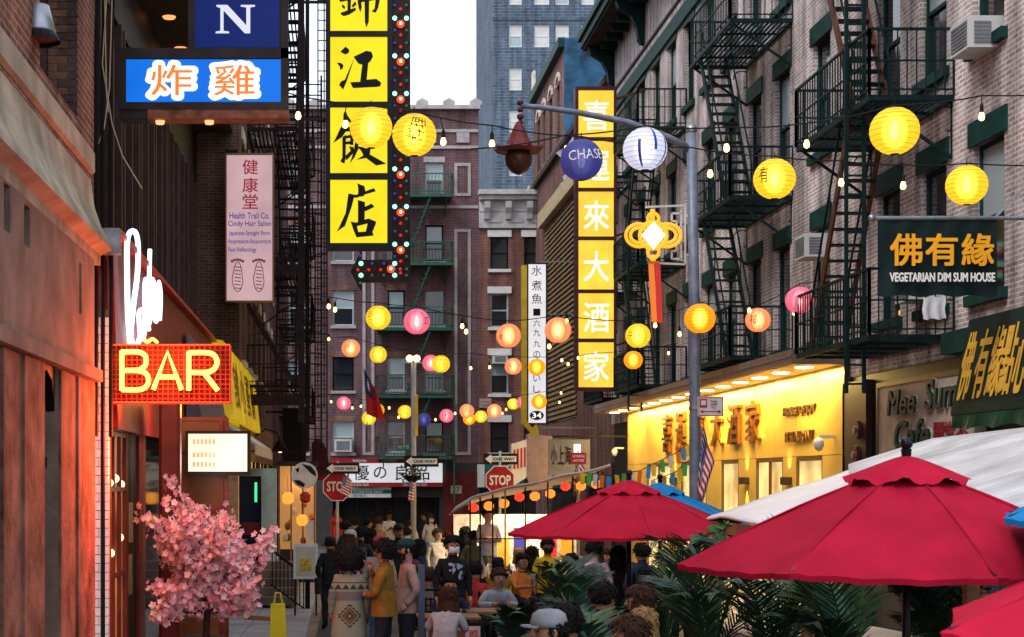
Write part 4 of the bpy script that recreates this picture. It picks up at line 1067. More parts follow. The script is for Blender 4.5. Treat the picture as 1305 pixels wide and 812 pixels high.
MB().bar(f(1268, 277, 0), (XR, F/p-.1, f(0, 215, 0)[2]), .03).build('stay', M_GALV, t)

# -- green awning of the dim sum house
t = thing('green_awning', 'dark green shop awning with gold characters at the right edge', 'awning', (9.0, 20, 3.6))
M_GRA = mat('green_awning_cloth', (.005, .016, .011), .6, 0, .5, 2.5, .2, 20)
m = MB().prism([(XR-.02, 5.0), (XR-.35, 5.02), (XR-.62, 3.66), (XR-.58, 3.62), (XR-.02, 4.9)], 14.0, 23.6, lambda u, v, w: (u, w, v)); m.build('cloth', M_GRA, t)
n_ = 60; vs = []
for i in range(n_+1):
    y = 14+9.55*i/n_
    vs += [(XR-.61, y, 3.66), (XR-.63+.03*sin(i*1.1), y, 3.42+.05*abs(sin(i*.5)))]
m = MB(); m.add(vs, [(2*i, 2*i+1, 2*i+3, 2*i+2) for i in range(n_)]); m.add([(a+.01, b, c) for a, b, c in vs], [(2*i, 2*i+2, 2*i+3, 2*i+1) for i in range(n_)]); m.build('valance', mat('green_valance', (.008, .05, .025), .6, 0, .4), t)
M_GOLDP = mat('gold_paint', (.75, .42, .05), .45, .1, .1)
nrm = Vector((-1.3, 0, .57)).normalized(); upv = Vector((.27, 0, 1.36)).normalized()
for ch, px in zip('佛有緣點心', (1233, 1252, 1270, 1286, 1304)):
    y = RY(px, XR-.49); text(ch, M_GOLDP, t, (XR-.485, y, 4.34), (0, -1, 0), upv, wd=.42, ht=1.0, off=.02, name='character')
# -- cafe sign on the wall
t = thing('cafe_sign', 'weathered cream cafe sign with teal script letters under the green awning', 'sign', (XR-.1, 26.3, 3.0))
M_CAFE = mat('pinkish_sign_board', (.42, .33, .30), .6, 0, .2, 3)
MB().box(XR-.16, XR+.015, 23.9, 28.2, 3.0, 4.35).build('board', M_CAFE, t)
m = MB(); m.box(XR-.175, XR-.161, 23.88, 28.22, 4.3, 4.38); m.box(XR-.175, XR-.161, 28.14, 28.22, 3, 4.3); m.build('frame', M_MUL, t)
M_TEALL = mat('dark_teal_letter', (.012, .05, .055), .25, .3, .2); M_CRL = mat('cream_letter_edge', (.55, .50, .38), .4)
for s_, px, z, w_, h in (('Mee', 1153, 4.0, 1.3, .42), ('Sum', 1204, 4.06, 1.35, .48), ('Cafe', 1166, 3.45, 1.6, .5)):
    y = RY(px, XR-.16)
    text(s_, M_CRL, t, (XR-.16, y, z), (0, -1, 0), V, wd=w_*1.03, ht=h*1.06, off=.04, ext=.008, shear=.25)
    text(s_, M_TEALL, t, (XR-.18, y, z), (0, -1, 0), V, wd=w_, ht=h, off=.015, ext=.02, shear=.25)
for ch, px in zip('麗裳茶', (1197, 1211, 1227)): text(ch, M_CRIM, t, (XR-.16, RY(px, XR-.16), 3.42), (0, -1, 0), V, wd=.5, ht=.4, off=.012, name='character')
# ================================================================== bar neon
M_NEONO = emis('orange_neon', (1, .46, .06), 5.5)
M_NEONW = emis('white_neon', (.68, .87, 1), 2.4)
p = 116.0; f = frame_fr(p)
t = thing('bar_neon_sign', 'orange neon sign reading bar on a gridded red board', 'neon sign', f(218, 515, 0))
M_NB = mat('red_neon_board', (.17, .016, .010), .6, 0, .45, 6)
m = MB(); fbox(m, p, 141, 294, 440, 514, -.10, -.06); m.build('board', M_NB, t)
g = MB()
for px in [141+k*6.65 for k in range(24)]: g.bar(f(px, 440, -.02), f(px, 514, -.02), .012)
for py in [440+k*6.2 for k in range(13)]: g.bar(f(141, py, -.022), f(294, py, -.022), .012)
g.build('wire_grid', mat('red_wire_grid', (.35, .04, .02), .4), t)
R = .027
def smooth_path(q, n=5):
    q = [Vector(a) for a in q]; out = []
    for i in range(len(q)-1):
        a, b, c, d = q[max(0, i-1)], q[i], q[i+1], q[min(len(q)-1, i+2)]
        for k in range(n):
            s_ = k/n; out.append(.5*((2*b)+(c-a)*s_+(2*a-5*b+4*c-d)*s_*s_+(3*b-a-3*c+d)*s_**3))
    return out+[q[-1]]
def nt_(pts, m_, r=R, cl=False, name='neon_tube', d=.05):
    q = [f(a, b, d) for a, b in pts]
    if name in ('letter_b', 'letter_r'): q = smooth_path(q)
    return MB().tube(q + (q[:1] if cl else []), r, 8).build(name, m_, t, True)
nt_([(156, 497), (156, 496), (156, 473), (156, 450), (156, 449), (158, 449), (176, 449), (185, 453), (187, 460), (185, 467), (177, 472), (160, 472.5), (178, 473), (187, 477), (190, 485), (187, 493), (178, 497), (159, 497), (156, 497)], M_NEONO, name='letter_b')
nt_([(196, 497), (214, 449), (232, 497)], M_NEONO, name='letter_a'); nt_([(203, 481), (226, 481)], M_NEONO, name='letter_a_bar')
nt_([(241, 497), (241, 496), (241, 474), (241, 451), (241, 450), (243, 450), (263, 450), (273, 453), (277, 462), (273, 471), (263, 475), (243, 475)], M_NEONO, name='letter_r'); nt_([(260, 475), (278, 498)], M_NEONO, name='letter_r_leg')
nt_([(143, 440), (293, 440), (293, 513), (143, 513)], emis('red_neon_border', (1, .07, .012), 2.0), .009, True, 'neon_border')
lamp('neon_light', 'POINT', f(215, 470, .45), (1, .17, .04), 80, .3, None, t)
lamp('neon_light', 'POINT', f(150, 500, -.35), (1, .22, .05), 60, .1, None, t)
lamp('neon_light', 'AREA', f(235, 560, .25), (1, .10, .022), 150, .8, (radians(72), 0, radians(143)), t)
# white neon script on the awning board, lying along the street front
t = thing('script_neon_sign', 'white neon script running along the dark red bar awning', 'neon sign', (-2.42, 20.5, 3.6))
def nw(pts, r=.03, m_=M_NEONW):
    q = []
    for a, b in pts:
        y = RY(a, -2.40); q.append((-2.40, y, ZZ(b, y)))
    return MB().tube(smooth_path(q), r*.7, 8).build('neon_tube', m_, t, True)
nw([(166, 440), (163, 400), (162, 350), (162, 310), (166, 296), (173, 297), (176, 315), (175, 350), (170, 390), (167, 430), (175, 440), (181, 415)], .045)
nw([(178, 420), (177, 400), (181, 395), (185, 405), (184, 425), (180, 432), (178, 420)], .04)
nw([(191, 318), (190, 360), (189, 410), (190, 420)], .04)
nw([(184, 425), (184, 365), (187, 360), (188, 410), (192, 405), (193, 358), (197, 365), (197, 405), (201, 405), (202, 360), (205, 375), (204, 408)], .035)
nw([(166, 440), (168, 443), (180, 446), (196, 445), (206, 444)], .03, M_NEONO)
nw([(176, 436), (182, 432), (188, 436), (194, 432), (200, 436)], .03, M_NEONO)
lamp('script_light', 'POINT', (-2.15, 20.3, 4.5), (.85, .9, 1), 10, .25, None, t)
lamp('script_light', 'POINT', (-2.0, 21.3, 3.7), (1, .3, .06), 25, .2, None, t)

# floodlight on the near wall
f = frame_fr(148.0)
t = thing('floodlight', 'domed grey floodlight on the brick wall at the top left', 'lamp', f(48, 45, 0))
c = Vector(f(48, 40, 0))
MB().lathe([(.001, .24), (.1, .22), (.13, .1), (.16, 0), (.15, -.02)], 16, c).build('hood', M_GALV, t, True)
MB().lathe([(.19, -.06), (.2, -.09), (.16, -.02)], 16, c).build('rim', M_BLACK, t)
MB().tube([c+Vector((0, 0, .1)), c+Vector((-.2, 0, .18)), (XL, c.y, c.z+.2)], .02, 6).build('arm', M_BLACK, t)

# lit menu box by the porch
p = 95.0; f = frame_fr(p)
t = thing('menu_light_box', 'bright white lit menu box in a dark frame beside the bar porch', 'light box', f(279, 603, 0))
m = MB(); fbox(m, p, 236, 319, 549, 606, -.14, -.003); m.build('case', M_BLACK, t)
m = MB(); fbox(m, p, 240, 315, 553, 601, -.002, .01); m.build('panel', lightbox('menu_acrylic', (1, .82, .62), 1.25, .2), t)
lamp('menu_light', 'POINT', f(280, 590, .5), (1, .80, .62), 16, .3, None, t)
mm_ = mat('menu_print', (.5, .35, .25), .7)
for py in (560, 577, 589):
    m = MB()
    for k in range(6): fbox(m, p, 246+k*5, 249+k*5, py, py+6, .011, .014)
    m.build('menu_print', mm_, t)
f = frame_fr(92.0)
t = thing('small_neon', 'small red neon outline above the lit menu box', 'neon sign', f(270, 548, 0))
MB().tube([f(a, b, .05) for a, b in ((257, 551), (263, 537), (282, 536), (282, 549), (275, 549), (274, 540))], .012, 6).build('neon_tube', emis('small_red_neon', (1, .10, .02), 4), t)

# white door frame further along
p = 56.0; f = frame_fr(p)
t = thing('shop_porch', 'pale green door frame of a shop porch between menu box and stairs', 'porch', f(330, 764, 0))
m = MB(); fbox(m, p, 333, 352, 597, 764, -.3, 0); fbox(m, p, 304, 333, 597, 607, -.3, -.002); m.build('frame', mat('pale_green_paint', (.42, .50, .44), .5), t)
m = MB(); fbox(m, p, 304, 333, 607, 764, -.26, -.22); m.build('door', mat('navy_door_glass', (.01, .02, .05), .1, 0, .3), t)
m = MB(); fbox(m, p, 306, 331, 666, 682, -.218, -.2); m.build('door_sign', mat('red_door_sign', (.25, .03, .03), .6), t)
m = MB(); fbox(m, p, 324, 327, 615, 640, -.218, -.2); m.build('neon_strip', emis('green_strip', (.05, 1, .3), 1.4), t)

# yellow awning sign
t = thing('yellow_shop_sign', 'yellow slanted shop sign with gold characters beyond the bar neon', 'sign', (-2.2, 39, 4))
mb = MB().prism([(-2.55, 4.05), (-2.12, 4.0), (-2.28, 5.5), (-2.55, 5.55)], 32.8, 45.5, lambda u, v, w: (u, w, v)); mb.build('board', lightbox('shop_yellow', (.85, .55, .01), .5, .35), t)
for i, ch in enumerate('鴻運小館'): text(ch, mat('dark_gold_char', (.20, .10, .01), .4), t, (-2.185, 42.8-i*2.3, 4.75), (0, -1, 0), (-.1, 0, 1), wd=1.7, ht=1.0, off=.015, name='character')
t = thing('shop_awning', 'small pale cloth awning with striped edge under the yellow shop sign', 'awning', (-2, 37, 3.3))
mb = MB().prism([(-2.5, 4.0), (-2.45, 4.02), (-1.62, 3.45), (-1.62, 3.22), (-1.65, 3.22), (-1.66, 3.42)], 33.0, 41.0, lambda u, v, w: (u, w, v)); mb.build('cloth', mat('pale_awning_cloth', (.50, .47, .40), .8, 0, .2), t)
t = thing('gooseneck_lamp', 'black gooseneck shop lamp below the yellow shop sign', 'lamp', P(357, 575, 46))
c = P(357, 572, 46)
MB().tube([c+Vector((-.75, 0, .3)), c+Vector((-.4, 0, .55)), c+Vector((-.1, 0, .45)), c+Vector((0, 0, .2))], .025, 6).build('arm', M_BLACK, t)
MB().lathe([(.05, .25), (.1, .18), (.24, -.05), (.22, -.05), (.04, .1)], 14, c).build('shade', M_BLACK, t, True)
MB().sphere(c+Vector((0, 0, -.03)), .08, 10, 6).build('bulb', M_BULB, t)
# dark hanging boxes and burgundy awning further on
p = 40.0; f = frame_fr(p)
t = thing('black_sign_box', 'plain black projecting sign box under the left fire escape', 'sign', f(375, 592, 0))
m = MB(); fbox(m, p, 360, 390, 520, 592, -.3, 0); m.build('box', M_BLACK, t)
MB().bar(f(360, 525, -.1), (XC, F/p+.1, f(0, 525, 0)[2]), .06).build('bracket', M_BLACK, t)
p = 33.0; f = frame_fr(p)
t = thing('burgundy_awning', 'rounded burgundy awning at the far left corner', 'awning', f(408, 615, 0))
m = MB().prism([(397, 612), (397, 565), (402, 559), (410, 562), (416, 572), (419, 590), (419, 612)], -2.4, 0, f); o = m.build('cloth', mat('burgundy_cloth', (.075, .008, .02), .7), t); tri_fix(o)
m = MB(); fbox(m, p, 388, 419, 605, 612, .001, .05); m.build('valance', mat('red_valance', (.22, .01, .02), .7), t)
# round disc sign (plain) hanging over the pavement
p = 52.0; f = frame_fr(p)
t = thing('round_sign', 'round white hanging sign with black markings on the left', 'sign', f(389, 625, 0))
m = MB().prism([(388+17*cos(a*pi/14), 606+17*sin(a*pi/14)) for a in range(28)], -.04, .0, f); m.build('disc', mat('sign_white', (.62, .60, .58), .5), t)
m = MB()
for q, d in (([(384, 591), (396, 594), (402, 601), (403, 608), (396, 603), (390, 597)], .004), ([(374, 612), (382, 612), (389, 617), (387, 621), (379, 618)], .005), ([(376, 598), (382, 596), (380, 603)], .006)): m.prism(q, .001, d, f)
o = m.build('black_marking', M_CHAR, t); tri_fix(o)
MB().bar(f(388, 589, -.02), f(388, 575, -.02), .04).build('hanger', M_BLACK, t)
MB().bar(f(388, 575, -.02), (XC, F/p+.02, f(0, 575, 0)[2]), .04).build('bracket', M_BLACK, t)
m_or = emis('hanging_lantern_orange', (1, .35, .04), 1.2)
for px, py, p_, lb_ in ((367, 635, 55, 'small orange shop lantern left of the round white sign'), (385, 663, 52, 'orange paper lamp low in the lit shop window'), (389, 634, 50, 'small dark red lantern under the round white sign')):
    c = P(px, py, p_); t = thing('shop_lantern', lb_, 'lantern', c, 'small lanterns along the left shopfronts')
    MB().lathe([(.06, -.14), (.13, -.08), (.14, .06), (.07, .14)], 10, c).build('paper', m_or if 'orange' in lb_ else M_RED, t)
    MB().tube([c+Vector((0, 0, .14)), c+Vector((0, 0, .5))], .008, 5).build('cord', M_CABLE, t)

p = 47.0; f = frame_fr(p)
t = thing('shop_bay', 'warm lit glazed shop bay with hanging goods at the far left', 'shopfront', f(382, 740, 0))
m = MB(); fbox(m, p, 356, 402, 592, 745, -.9, -.82); m.build('back_wall', emis('glowing_bay_wall', (1, .50, .16), .30), t)  # wall glows by itself, standing for the warm light inside
for px in (356, 371, 386, 401): m = MB(); fbox(m, p, px-1, px+1, 592, 745, -.05, 0); m.build('post', M_WOOD, t)
m = MB(); fbox(m, p, 352, 404, 588, 594, -.9, .05); m.build('lintel', M_DARKSHOP, t)
m = MB(); fbox(m, p, 356, 402, 700, 745, -.06, -.01); m.build('stall_riser', M_DARKSHOP, t)
rb = random.Random(3)
for k in range(14):
    px, py = rb.uniform(360, 398), rb.uniform(630, 695); r_ = rb.uniform(.04, .09)
    MB().sphere(f(px, py, -.3-.3*rb.random()), r_, 8, 6, (1, 1, rb.uniform(.8, 1.6))).build('goods', [mat('goods_orange', (.6, .2, .03), .6), mat('goods_white', (.6, .58, .55), .5), mat('goods_red', (.4, .03, .02), .5), M_WOOD][k % 4], t)
m = MB(); fbox(m, p, 390, 400, 664, 690, -.4, -.1); m.build('machine', M_WHITE, t)
lamp('bay_light', 'POINT', f(380, 615, -.4), (1, .6, .25), 14, .1, None, t)

# ================================================================== stairs with iron railing, sandwich board, bag
p = 62.0; f = frame_fr(p)
t = thing('stair_railing', 'black iron stair railing with newel post on the left pavement', 'railing', f(392, 780, 0))
m = MB()
m.bar(f(345, 700, .0), f(391, 735, .0), .05); m.bar(f(345, 745, 0), f(391, 778, 0), .03)
for k in range(9): m.bar(f(347+k*5, 702+k*3.8, 0), f(347+k*5, 747+k*3.6, 0), .022)
m.build('handrail', M_BLACK, t)
MB().bar(f(392, 722, 0), f(392, 780, 0), .1).build('newel_post', M_BLACK, t)
MB().sphere(f(392, 720, 0), .07, 10, 6).build('newel_cap', M_BLACK, t)
t = thing('stoop', 'dark stone steps behind the iron railing', 'steps', f(350, 780, -1))
for k in range(5): MB().box(XC+.02, f(378, 0, 0)[0]-k*.0, F/p+.12+k*.3, F/p+.42+k*.3, .13, .3+k*.17).build('step', M_STONE, t)
p = 66.0; f = frame_fr(p)
t = thing('sandwich_board', 'white menu sandwich board with food picture on the left pavement', 'board', f(390, 792, 0))
m = MB(); fbox(m, p, 374, 405, 693, 738, -.03, 0); m.build('panel', M_WHITE, t)
m = MB(); fbox(m, p, 377, 402, 697, 734, .001, .006); m.build('poster', mat('cream_poster', (.62, .52, .38), .6), t)
m = MB(); fbox(m, p, 382, 397, 712, 728, .007, .011); m.build('food_picture', mat('food_print', (.60, .38, .06), .6, 0, .5, 30), t)
m = MB()
for px in (376, 403): m.bar(f(px, 738, -.015), f(px, 790, .1), .03); m.bar(f(px, 738, -.03), f(px, 790, -.3), .03)
m.build('legs', M_BLACK, t)
p = 98.0; f = frame_fr(p)
t = thing('yellow_bag', 'yellow paper carrier bag hanging at the left stairs', 'bag', f(354, 815, 0))
m = MB().prism([(345, 770), (363, 770), (365, 815), (344, 815)], -.1, .02, f); m.build('bag', mat('yellow_paper', (.75, .62, .02), .5), t)
MB().tube([f(349, 770, -.03), f(351, 756, -.03), f(357, 756, -.03), f(360, 770, -.03)], .012, 6).build('handle', mat('yellow_cord', (.6, .5, .03), .6), t)
MB().bar(f(312, 787, -.05), f(356, 790, -.05), .05, .06).build('ledge', M_WOOD, t)

# ================================================================== paper lanterns
def paper(name, c, s, alpha=.14):
    """lit paper shell: gives off the light of its bulb and lets a little of the bulb show"""
    if name in MATS: return MATS[name]
    m_, n_, b_ = _new(name)
    cc = lin(c)
    b_.inputs['Base Color'].default_value = (*[x*.45 for x in cc], 1); b_.inputs['Roughness'].default_value = .75
    b_.inputs['Emission Color'].default_value = (*cc, 1); b_.inputs['Emission Strength'].default_value = s
    tr = n_.nodes.new('ShaderNodeBsdfTransparent'); tr.inputs[0].default_value = (*[min(1, x+.1) for x in cc], 1)
    mx = n_.nodes.new('ShaderNodeMixShader'); mx.inputs[0].default_value = alpha
    out = n_.nodes['Material Output']
    n_.links.new(b_.outputs[0], mx.inputs[1]); n_.links.new(tr.outputs[0], mx.inputs[2]); n_.links.new(mx.outputs[0], out.inputs[0])
    return m_
PAP = {'yellow': paper('paper_yellow', (.95, .66, .03), .62, .30), 'amber': paper('paper_amber', (1.0, .44, .008), .6, .28), 'orange': paper('paper_orange', (.95, .36, .16), .62, .26), 'pink': paper('paper_pink', (.85, .20, .32), .6, .22),
       'blue': paper('paper_blue', (.035, .05, .30), .4, .06), 'white': paper('paper_pale_blue', (.62, .66, .85), .6, .1)}
LB = {}
def lantern(px, py, r, col, label, mark=None, group='paper lanterns strung over the street', tilt=0, stripes=False):
    D = .5; p_ = 2*r/D; R_ = D/2; c = P(px, py, p_)
    t = thing('paper_lantern', label, 'lantern', c - Vector((0, 0, R_)), group)
    k = ('s', col)
    if k not in LB:
        m = MB(); N = 26
        pr = []
        for i in range(N+1):
            a = .16+(pi-.32)*i/N
            pr.append((R_*sin(a)*(1 - (.006 if i % 2 else 0)), -R_*cos(a)*.97))
        m.lathe(pr, 28); m.f = m.f[:-2]; m.mi = m.mi[:-2]
        LB[k] = m.mesh('paper', PAP[col], smooth=True)
    if ('rim',) not in LB:
        q = MB(); q.lathe([(.045, -R_*.965), (.05, -R_*.95), (.045, -R_*.94)], 14); q.lathe([(.045, R_*.94), (.05, R_*.95), (.045, R_*.97)], 14)
        LB[('rim',)] = q.mesh('wire_ring', M_CABLE)
        LB[('bulb',)] = MB().lathe([(.001, -.10), (.03, -.08), (.045, -.02), (.03, .06), (.018, .1)], 10).mesh('bulb', emis('lantern_bulb', (1, .88, .55), 14), smooth=True)
        gm, gn, gb = _new('lantern_core_glow'); gn.nodes.remove(gb); ge = gn.nodes.new('ShaderNodeEmission'); ge.inputs[0].default_value = (1, .84, .45, 1); ge.inputs[1].default_value = 17
        gn.links.new(ge.outputs[0], gn.nodes['Material Output'].inputs['Volume'])
        LB[('glow',)] = MB().sphere((0, 0, 0), .19, 16, 10, (.72, .72, 1)).mesh('glow_core', gm, smooth=True)
        rr_ = MB()
        for i in range(1, 12):
            a = .16+(pi-.32)*i/12; rr_.tube([((R_+.0015)*sin(a)*cos(k_*pi/14), (R_+.0015)*sin(a)*sin(k_*pi/14), -R_*cos(a)*.97) for k_ in range(29)], .0022, 4)
        LB[('hoop',)] = rr_.mesh('wire_hoop', mat('lantern_hoop', (.42, .24, .03), .7))
        sm_ = MB()
        for i in range(10):
            a = i*2*pi/10+.15; sm_.tube([((R_+.001)*sin(b_)*cos(a), (R_+.001)*sin(b_)*sin(a), -(R_+.001)*cos(b_)*.97) for b_ in [.2+(pi-.4)*j/10 for j in range(11)]], .0028, 4)
        LB[('seam',)] = sm_.mesh('seam', mat('paper_seam', (.25, .05, .06), .8))
    inst('paper', LB[k], c, t); inst('wire_ring', LB[('rim',)], c, t); inst('bulb', LB[('bulb',)], c, t); inst('glow_core', LB[('glow',)], c, t)
    if col in ('yellow', 'amber', 'white'): inst('wire_hoop', LB[('hoop',)], c, t)
    if col in ('pink', 'orange', 'blue'): inst('seam', LB[('seam',)], c, t)
    MB().tube([c+Vector((0, 0, R_*.95)), c+Vector((0, 0, R_+.07))], .006, 5).build('cord', M_CABLE, t)
    if mark:
        body, mm, ox, oy, w_, h_, rot = mark
        vs, fs = glyph(body, 0, .0)
        xs = [q[0] for q in vs]; ys = [q[1] for q in vs]; x0, x1, y0, y1 = min(xs), max(xs), min(ys), max(ys)
        out = []
        for q in vs:
            u = ((q[0]-x0)/(x1-x0)-.5)*w_; v = ((q[1]-y0)/(y1-y0)-.5)*h_
            u, v = u*cos(rot)-v*sin(rot), u*sin(rot)+v*cos(rot)
            az = (ox+u)/R_; el = (oy+v)/R_; rr = R_+.005
            out.append((c.x+rr*cos(el)*sin(az), c.y-rr*cos(el)*cos(az), c.z+rr*sin(el)*.97))
        MB().add(out, fs).build('print', mm, t)
    if stripes:
        sm2 = MB()
        for a, e0, e1 in ((-.5, -1.1, .3), (.25, -.2, 1.1), (.9, -1.0, .4), (1.9, -1, 1), (3.4, -1, 1)):
            q = [(a+.13*k_, e0+(e1-e0)*j/8) for j in range(9) for k_ in (0, 1)]
            vs = [((R_+.004)*cos(e)*sin(z)+c.x, c.y-(R_+.004)*cos(e)*cos(z), c.z+(R_+.004)*sin(e)*.97) for z, e in q]
            sm2.add(vs, [(2*j, 2*j+1, 2*j+3, 2*j+2) for j in range(8)])
        sm2.build('stripe', mat('lantern_blue_print', (.03, .06, .40), .6), t)
    return t
LY = [
 (1140, 167, 31, 'yellow', 'largest yellow lantern, in front of the nearest green fire escape', None),
 (987, 228, 26.5, 'yellow', 'yellow lantern with a black printed figure between two green fire escapes', ('有', M_CHAR, -.2, .02, .12, .2, 0)),
 (1232, 236, 26, 'yellow', 'plain yellow lantern just above the vegetarian dim sum banner', None),
 (741, 204, 27, 'blue', 'dark blue lantern with white bank lettering before the tall yellow sign', ('CHASE', M_WHL, .03, .03, .44, .12, .08)),
 (473, 163, 27, 'yellow', 'glowing plain yellow lantern in front of the yellow neon sign', None),
 (528, 172, 28, 'yellow', 'yellow lantern with black printed characters touching the bulb arrow sign', ('料理', M_CHAR, .02, .03, .3, .2, 1.3)),
 (892, 406, 19.6, 'amber', 'amber lantern in front of the grey street lamp pole', None),
 (966, 408, 16, 'orange', 'orange lantern with black mark right of the lamp pole', ('福', M_CHAR, -.15, 0, .16, .2, 0)),
 (1019, 383, 18, 'pink', 'pink lantern beside the lower railing of the nearest fire escape', None),
 (813, 428, 16, 'yellow', 'yellow lantern right below the red tail of the lit knot', ('口', M_CHAR, -.2, .02, .08, .1, 0)),
 (807, 459, 12, 'amber', 'small amber lantern right of the tall yellow sign foot', None),
 (482, 405, 16, 'yellow', 'yellow lantern with black stripes under the bulb arrow', ('三', M_CHAR, -.2, .08, .12, .12, .4)),
 (531, 410, 17, 'pink', 'pink lantern with black mark before the end house fire escape', ('四', M_CHAR, .2, 0, .1, .14, 0)),
 (482, 452, 11, 'yellow', 'small plain yellow lantern below the striped yellow one', None),
 (447, 444, 12, 'orange', 'small orange lantern beside the top left window of end house', ('禄', M_CHAR, -.08, .05, .1, .12, 0)),
 (711, 421, 17, 'orange', 'orange lantern hanging between the white arrow sign and the tall yellow sign', None),
 (648, 428, 16, 'orange', 'orange lantern in front of the red corner house windows', ('中', M_CHAR, -.18, -.04, .1, .12, .3)),
 (654, 467, 11, 'orange', 'small orange lantern at the air-conditioned window of the corner house', ('安', M_CHAR, -.1, 0, .13, .16, 0)),
 (684, 468, 11, 'amber', 'small amber lantern in front of the white arrow sign', None),
 (549, 463, 11, 'pink', 'small pink lantern half hidden behind a yellow one', None),
 (562, 464, 11.5, 'yellow', 'small yellow lantern with black joy character before the fire escape', ('喜', M_CHAR, .0, 0, .24, .28, 0)),
 (438, 514, 9, 'pink', 'leftmost tiny pink lantern in the far string', None),
 (481, 523, 9, 'amber', 'tiny amber lantern at the foot of the red and blue flag', None),
 (470, 533, 9, 'yellow', 'tiny yellow lantern left below the red and blue flag', None),
 (516, 525, 9, 'yellow', 'tiny yellow lantern just left of the far lamp post', ('福', M_CHAR, 0, 0, .2, .24, 0)),
 (540, 535, 9, 'blue', 'tiny blue lantern beside the far lamp post', None),
 (569, 530, 9, 'pink', 'tiny pink lantern with dark character right of the blue one', ('和', M_CHAR, 0, 0, .22, .26, 0)),
 (595, 524, 9.5, 'orange', 'tiny orange lantern in the middle of the far string', ('寿', M_CHAR, 0, 0, .24, .26, 0)),
 (598, 534, 8, 'amber', 'tiny amber lantern tucked under the middle orange one', None),
 (613, 531, 8, 'yellow', 'tiny yellow lantern right of the middle orange one', None),
 (630, 524, 9.5, 'orange', 'tiny orange lantern in front of the corner house notice', None),
 (654, 515, 7.5, 'yellow', 'tiny yellow lantern left of the last pink one in the far string', None),
 (667, 513, 8.5, 'pink', 'tiny pink lantern at the left edge of the white arrow sign', None),
 (687, 512, 10, 'amber', 'tiny amber lantern over the lower part of the white arrow sign', None),
]
for px, py, r, col, lab, mk in LY: lantern(px, py, r, col, lab, mk)
lantern(822, 190, 28, 'white', 'white lantern with blue stripes in front of the lamp post arm', None, stripes=True)

# washing on the lower balcony
f = frame_fr(84.5)
t = thing('hanging_towel', 'white towel hanging over the balcony rail below the dim sum banner', 'towel', f(1190, 412, 0))
m = MB(); q = [f(1176+i*3.2+.8*sin(j), 378+j*3.6+1.5*sin(i*1.3), .02*sin(i*1.4)*j*.3) for j in range(9) for i in range(10)]
m.add(q, [(j*10+i, j*10+i+1, (j+1)*10+i+1, (j+1)*10+i) for j in range(8) for i in range(9)]); m.build('cloth', mat('white_towel', (.68, .70, .74), .9), t, True)
# cables with hanging bulbs
BM = MB().lathe([(.001, -.075), (.028, -.06), (.036, -.03), (.024, .01), (.016, .03)], 10).mesh('bulb', M_BULB, smooth=True)
SM = MB().lathe([(.02, .02), (.024, .03), (.022, .1), (.008, .13)], 8).mesh('socket', M_CABLE)
def cable(label, pts, bulbs, p_, r=.009, drop=.16):
    w_ = [P(a, b, p_) for a, b in pts]
    t = thing('string_lights', label, 'string lights', w_[0], 'strings of bulbs across the street')
    q = []
    for i in range(len(w_)-1):
        for k in range(6):
            s_ = k/6; v = w_[i].lerp(w_[i+1], s_); v.z -= .05*4*s_*(1-s_)*min(1, (w_[i+1]-w_[i]).length/2); q.append(v)
    q.append(w_[-1])
    MB().tube(q, r, 5).build('cable', M_CABLE, t)
    for a, b in bulbs:
        c = P(a, b, p_)
        x = min(q, key=lambda v: abs(v.x-c.x))
        inst('bulb', BM, c, t); inst('socket', SM, c, t)
        if x.z > c.z+.13: MB().tube([c+Vector((0, 0, .12)), (x.x, x.y, x.z)], .006, 4).build('drop_cord', M_CABLE, t)
cable('nearest string of bulbs, crossing in front of the blue lantern', [(366, 118), (380, 122), (473, 134), (528, 142), (627, 160), (741, 174), (880, 188), (987, 199), (1072, 205), (1151, 210), (1232, 208), (1445, 204)], [(380, 145), (440, 156), (565, 178), (627, 181), (722, 188), (905, 219), (1072, 230), (1151, 234)], 106)
cable('string of bulbs rising to the right above the dim sum banner', [(600, 190), (722, 172), (822, 160), (926, 162), (1028, 157), (1140, 134), (1251, 122), (1470, 105)], [(926, 186), (1028, 181), (1251, 146)], 111)
cable('string of bulbs carrying the pink and amber lanterns mid street', [(372, 368), (430, 380), (482, 386), (531, 390), (590, 402), (648, 409), (711, 401), (813, 409), (892, 385), (966, 389), (1019, 362), (1069, 350)], [(419, 389), (427, 393), (589, 414), (594, 421), (700, 440), (722, 408), (866, 424), (835, 413), (955, 394), (1012, 397), (1079, 366)], 68)
cable('string of bulbs crossing at the small lanterns with joy character', [(326, 425), (400, 430), (447, 429), (482, 439), (550, 449), (600, 450), (654, 454), (684, 455), (760, 450), (807, 445), (863, 438)], [(419, 431), (523, 457), (530, 457), (600, 468), (624, 467), (716, 458), (724, 463), (737, 455), (852, 449)], 46)
cable('far low string of bulbs with tiny lanterns', [(351, 492), (400, 500), (438, 503), (481, 512), (516, 514), (540, 524), (569, 519), (595, 513), (612, 521), (630, 512), (667, 503), (687, 500), (768, 488)], [(422, 511), (460, 517), (449, 519), (496, 519), (508, 531), (555, 534), (580, 526), (640, 526), (645, 521), (715, 500), (713, 512)], 36)

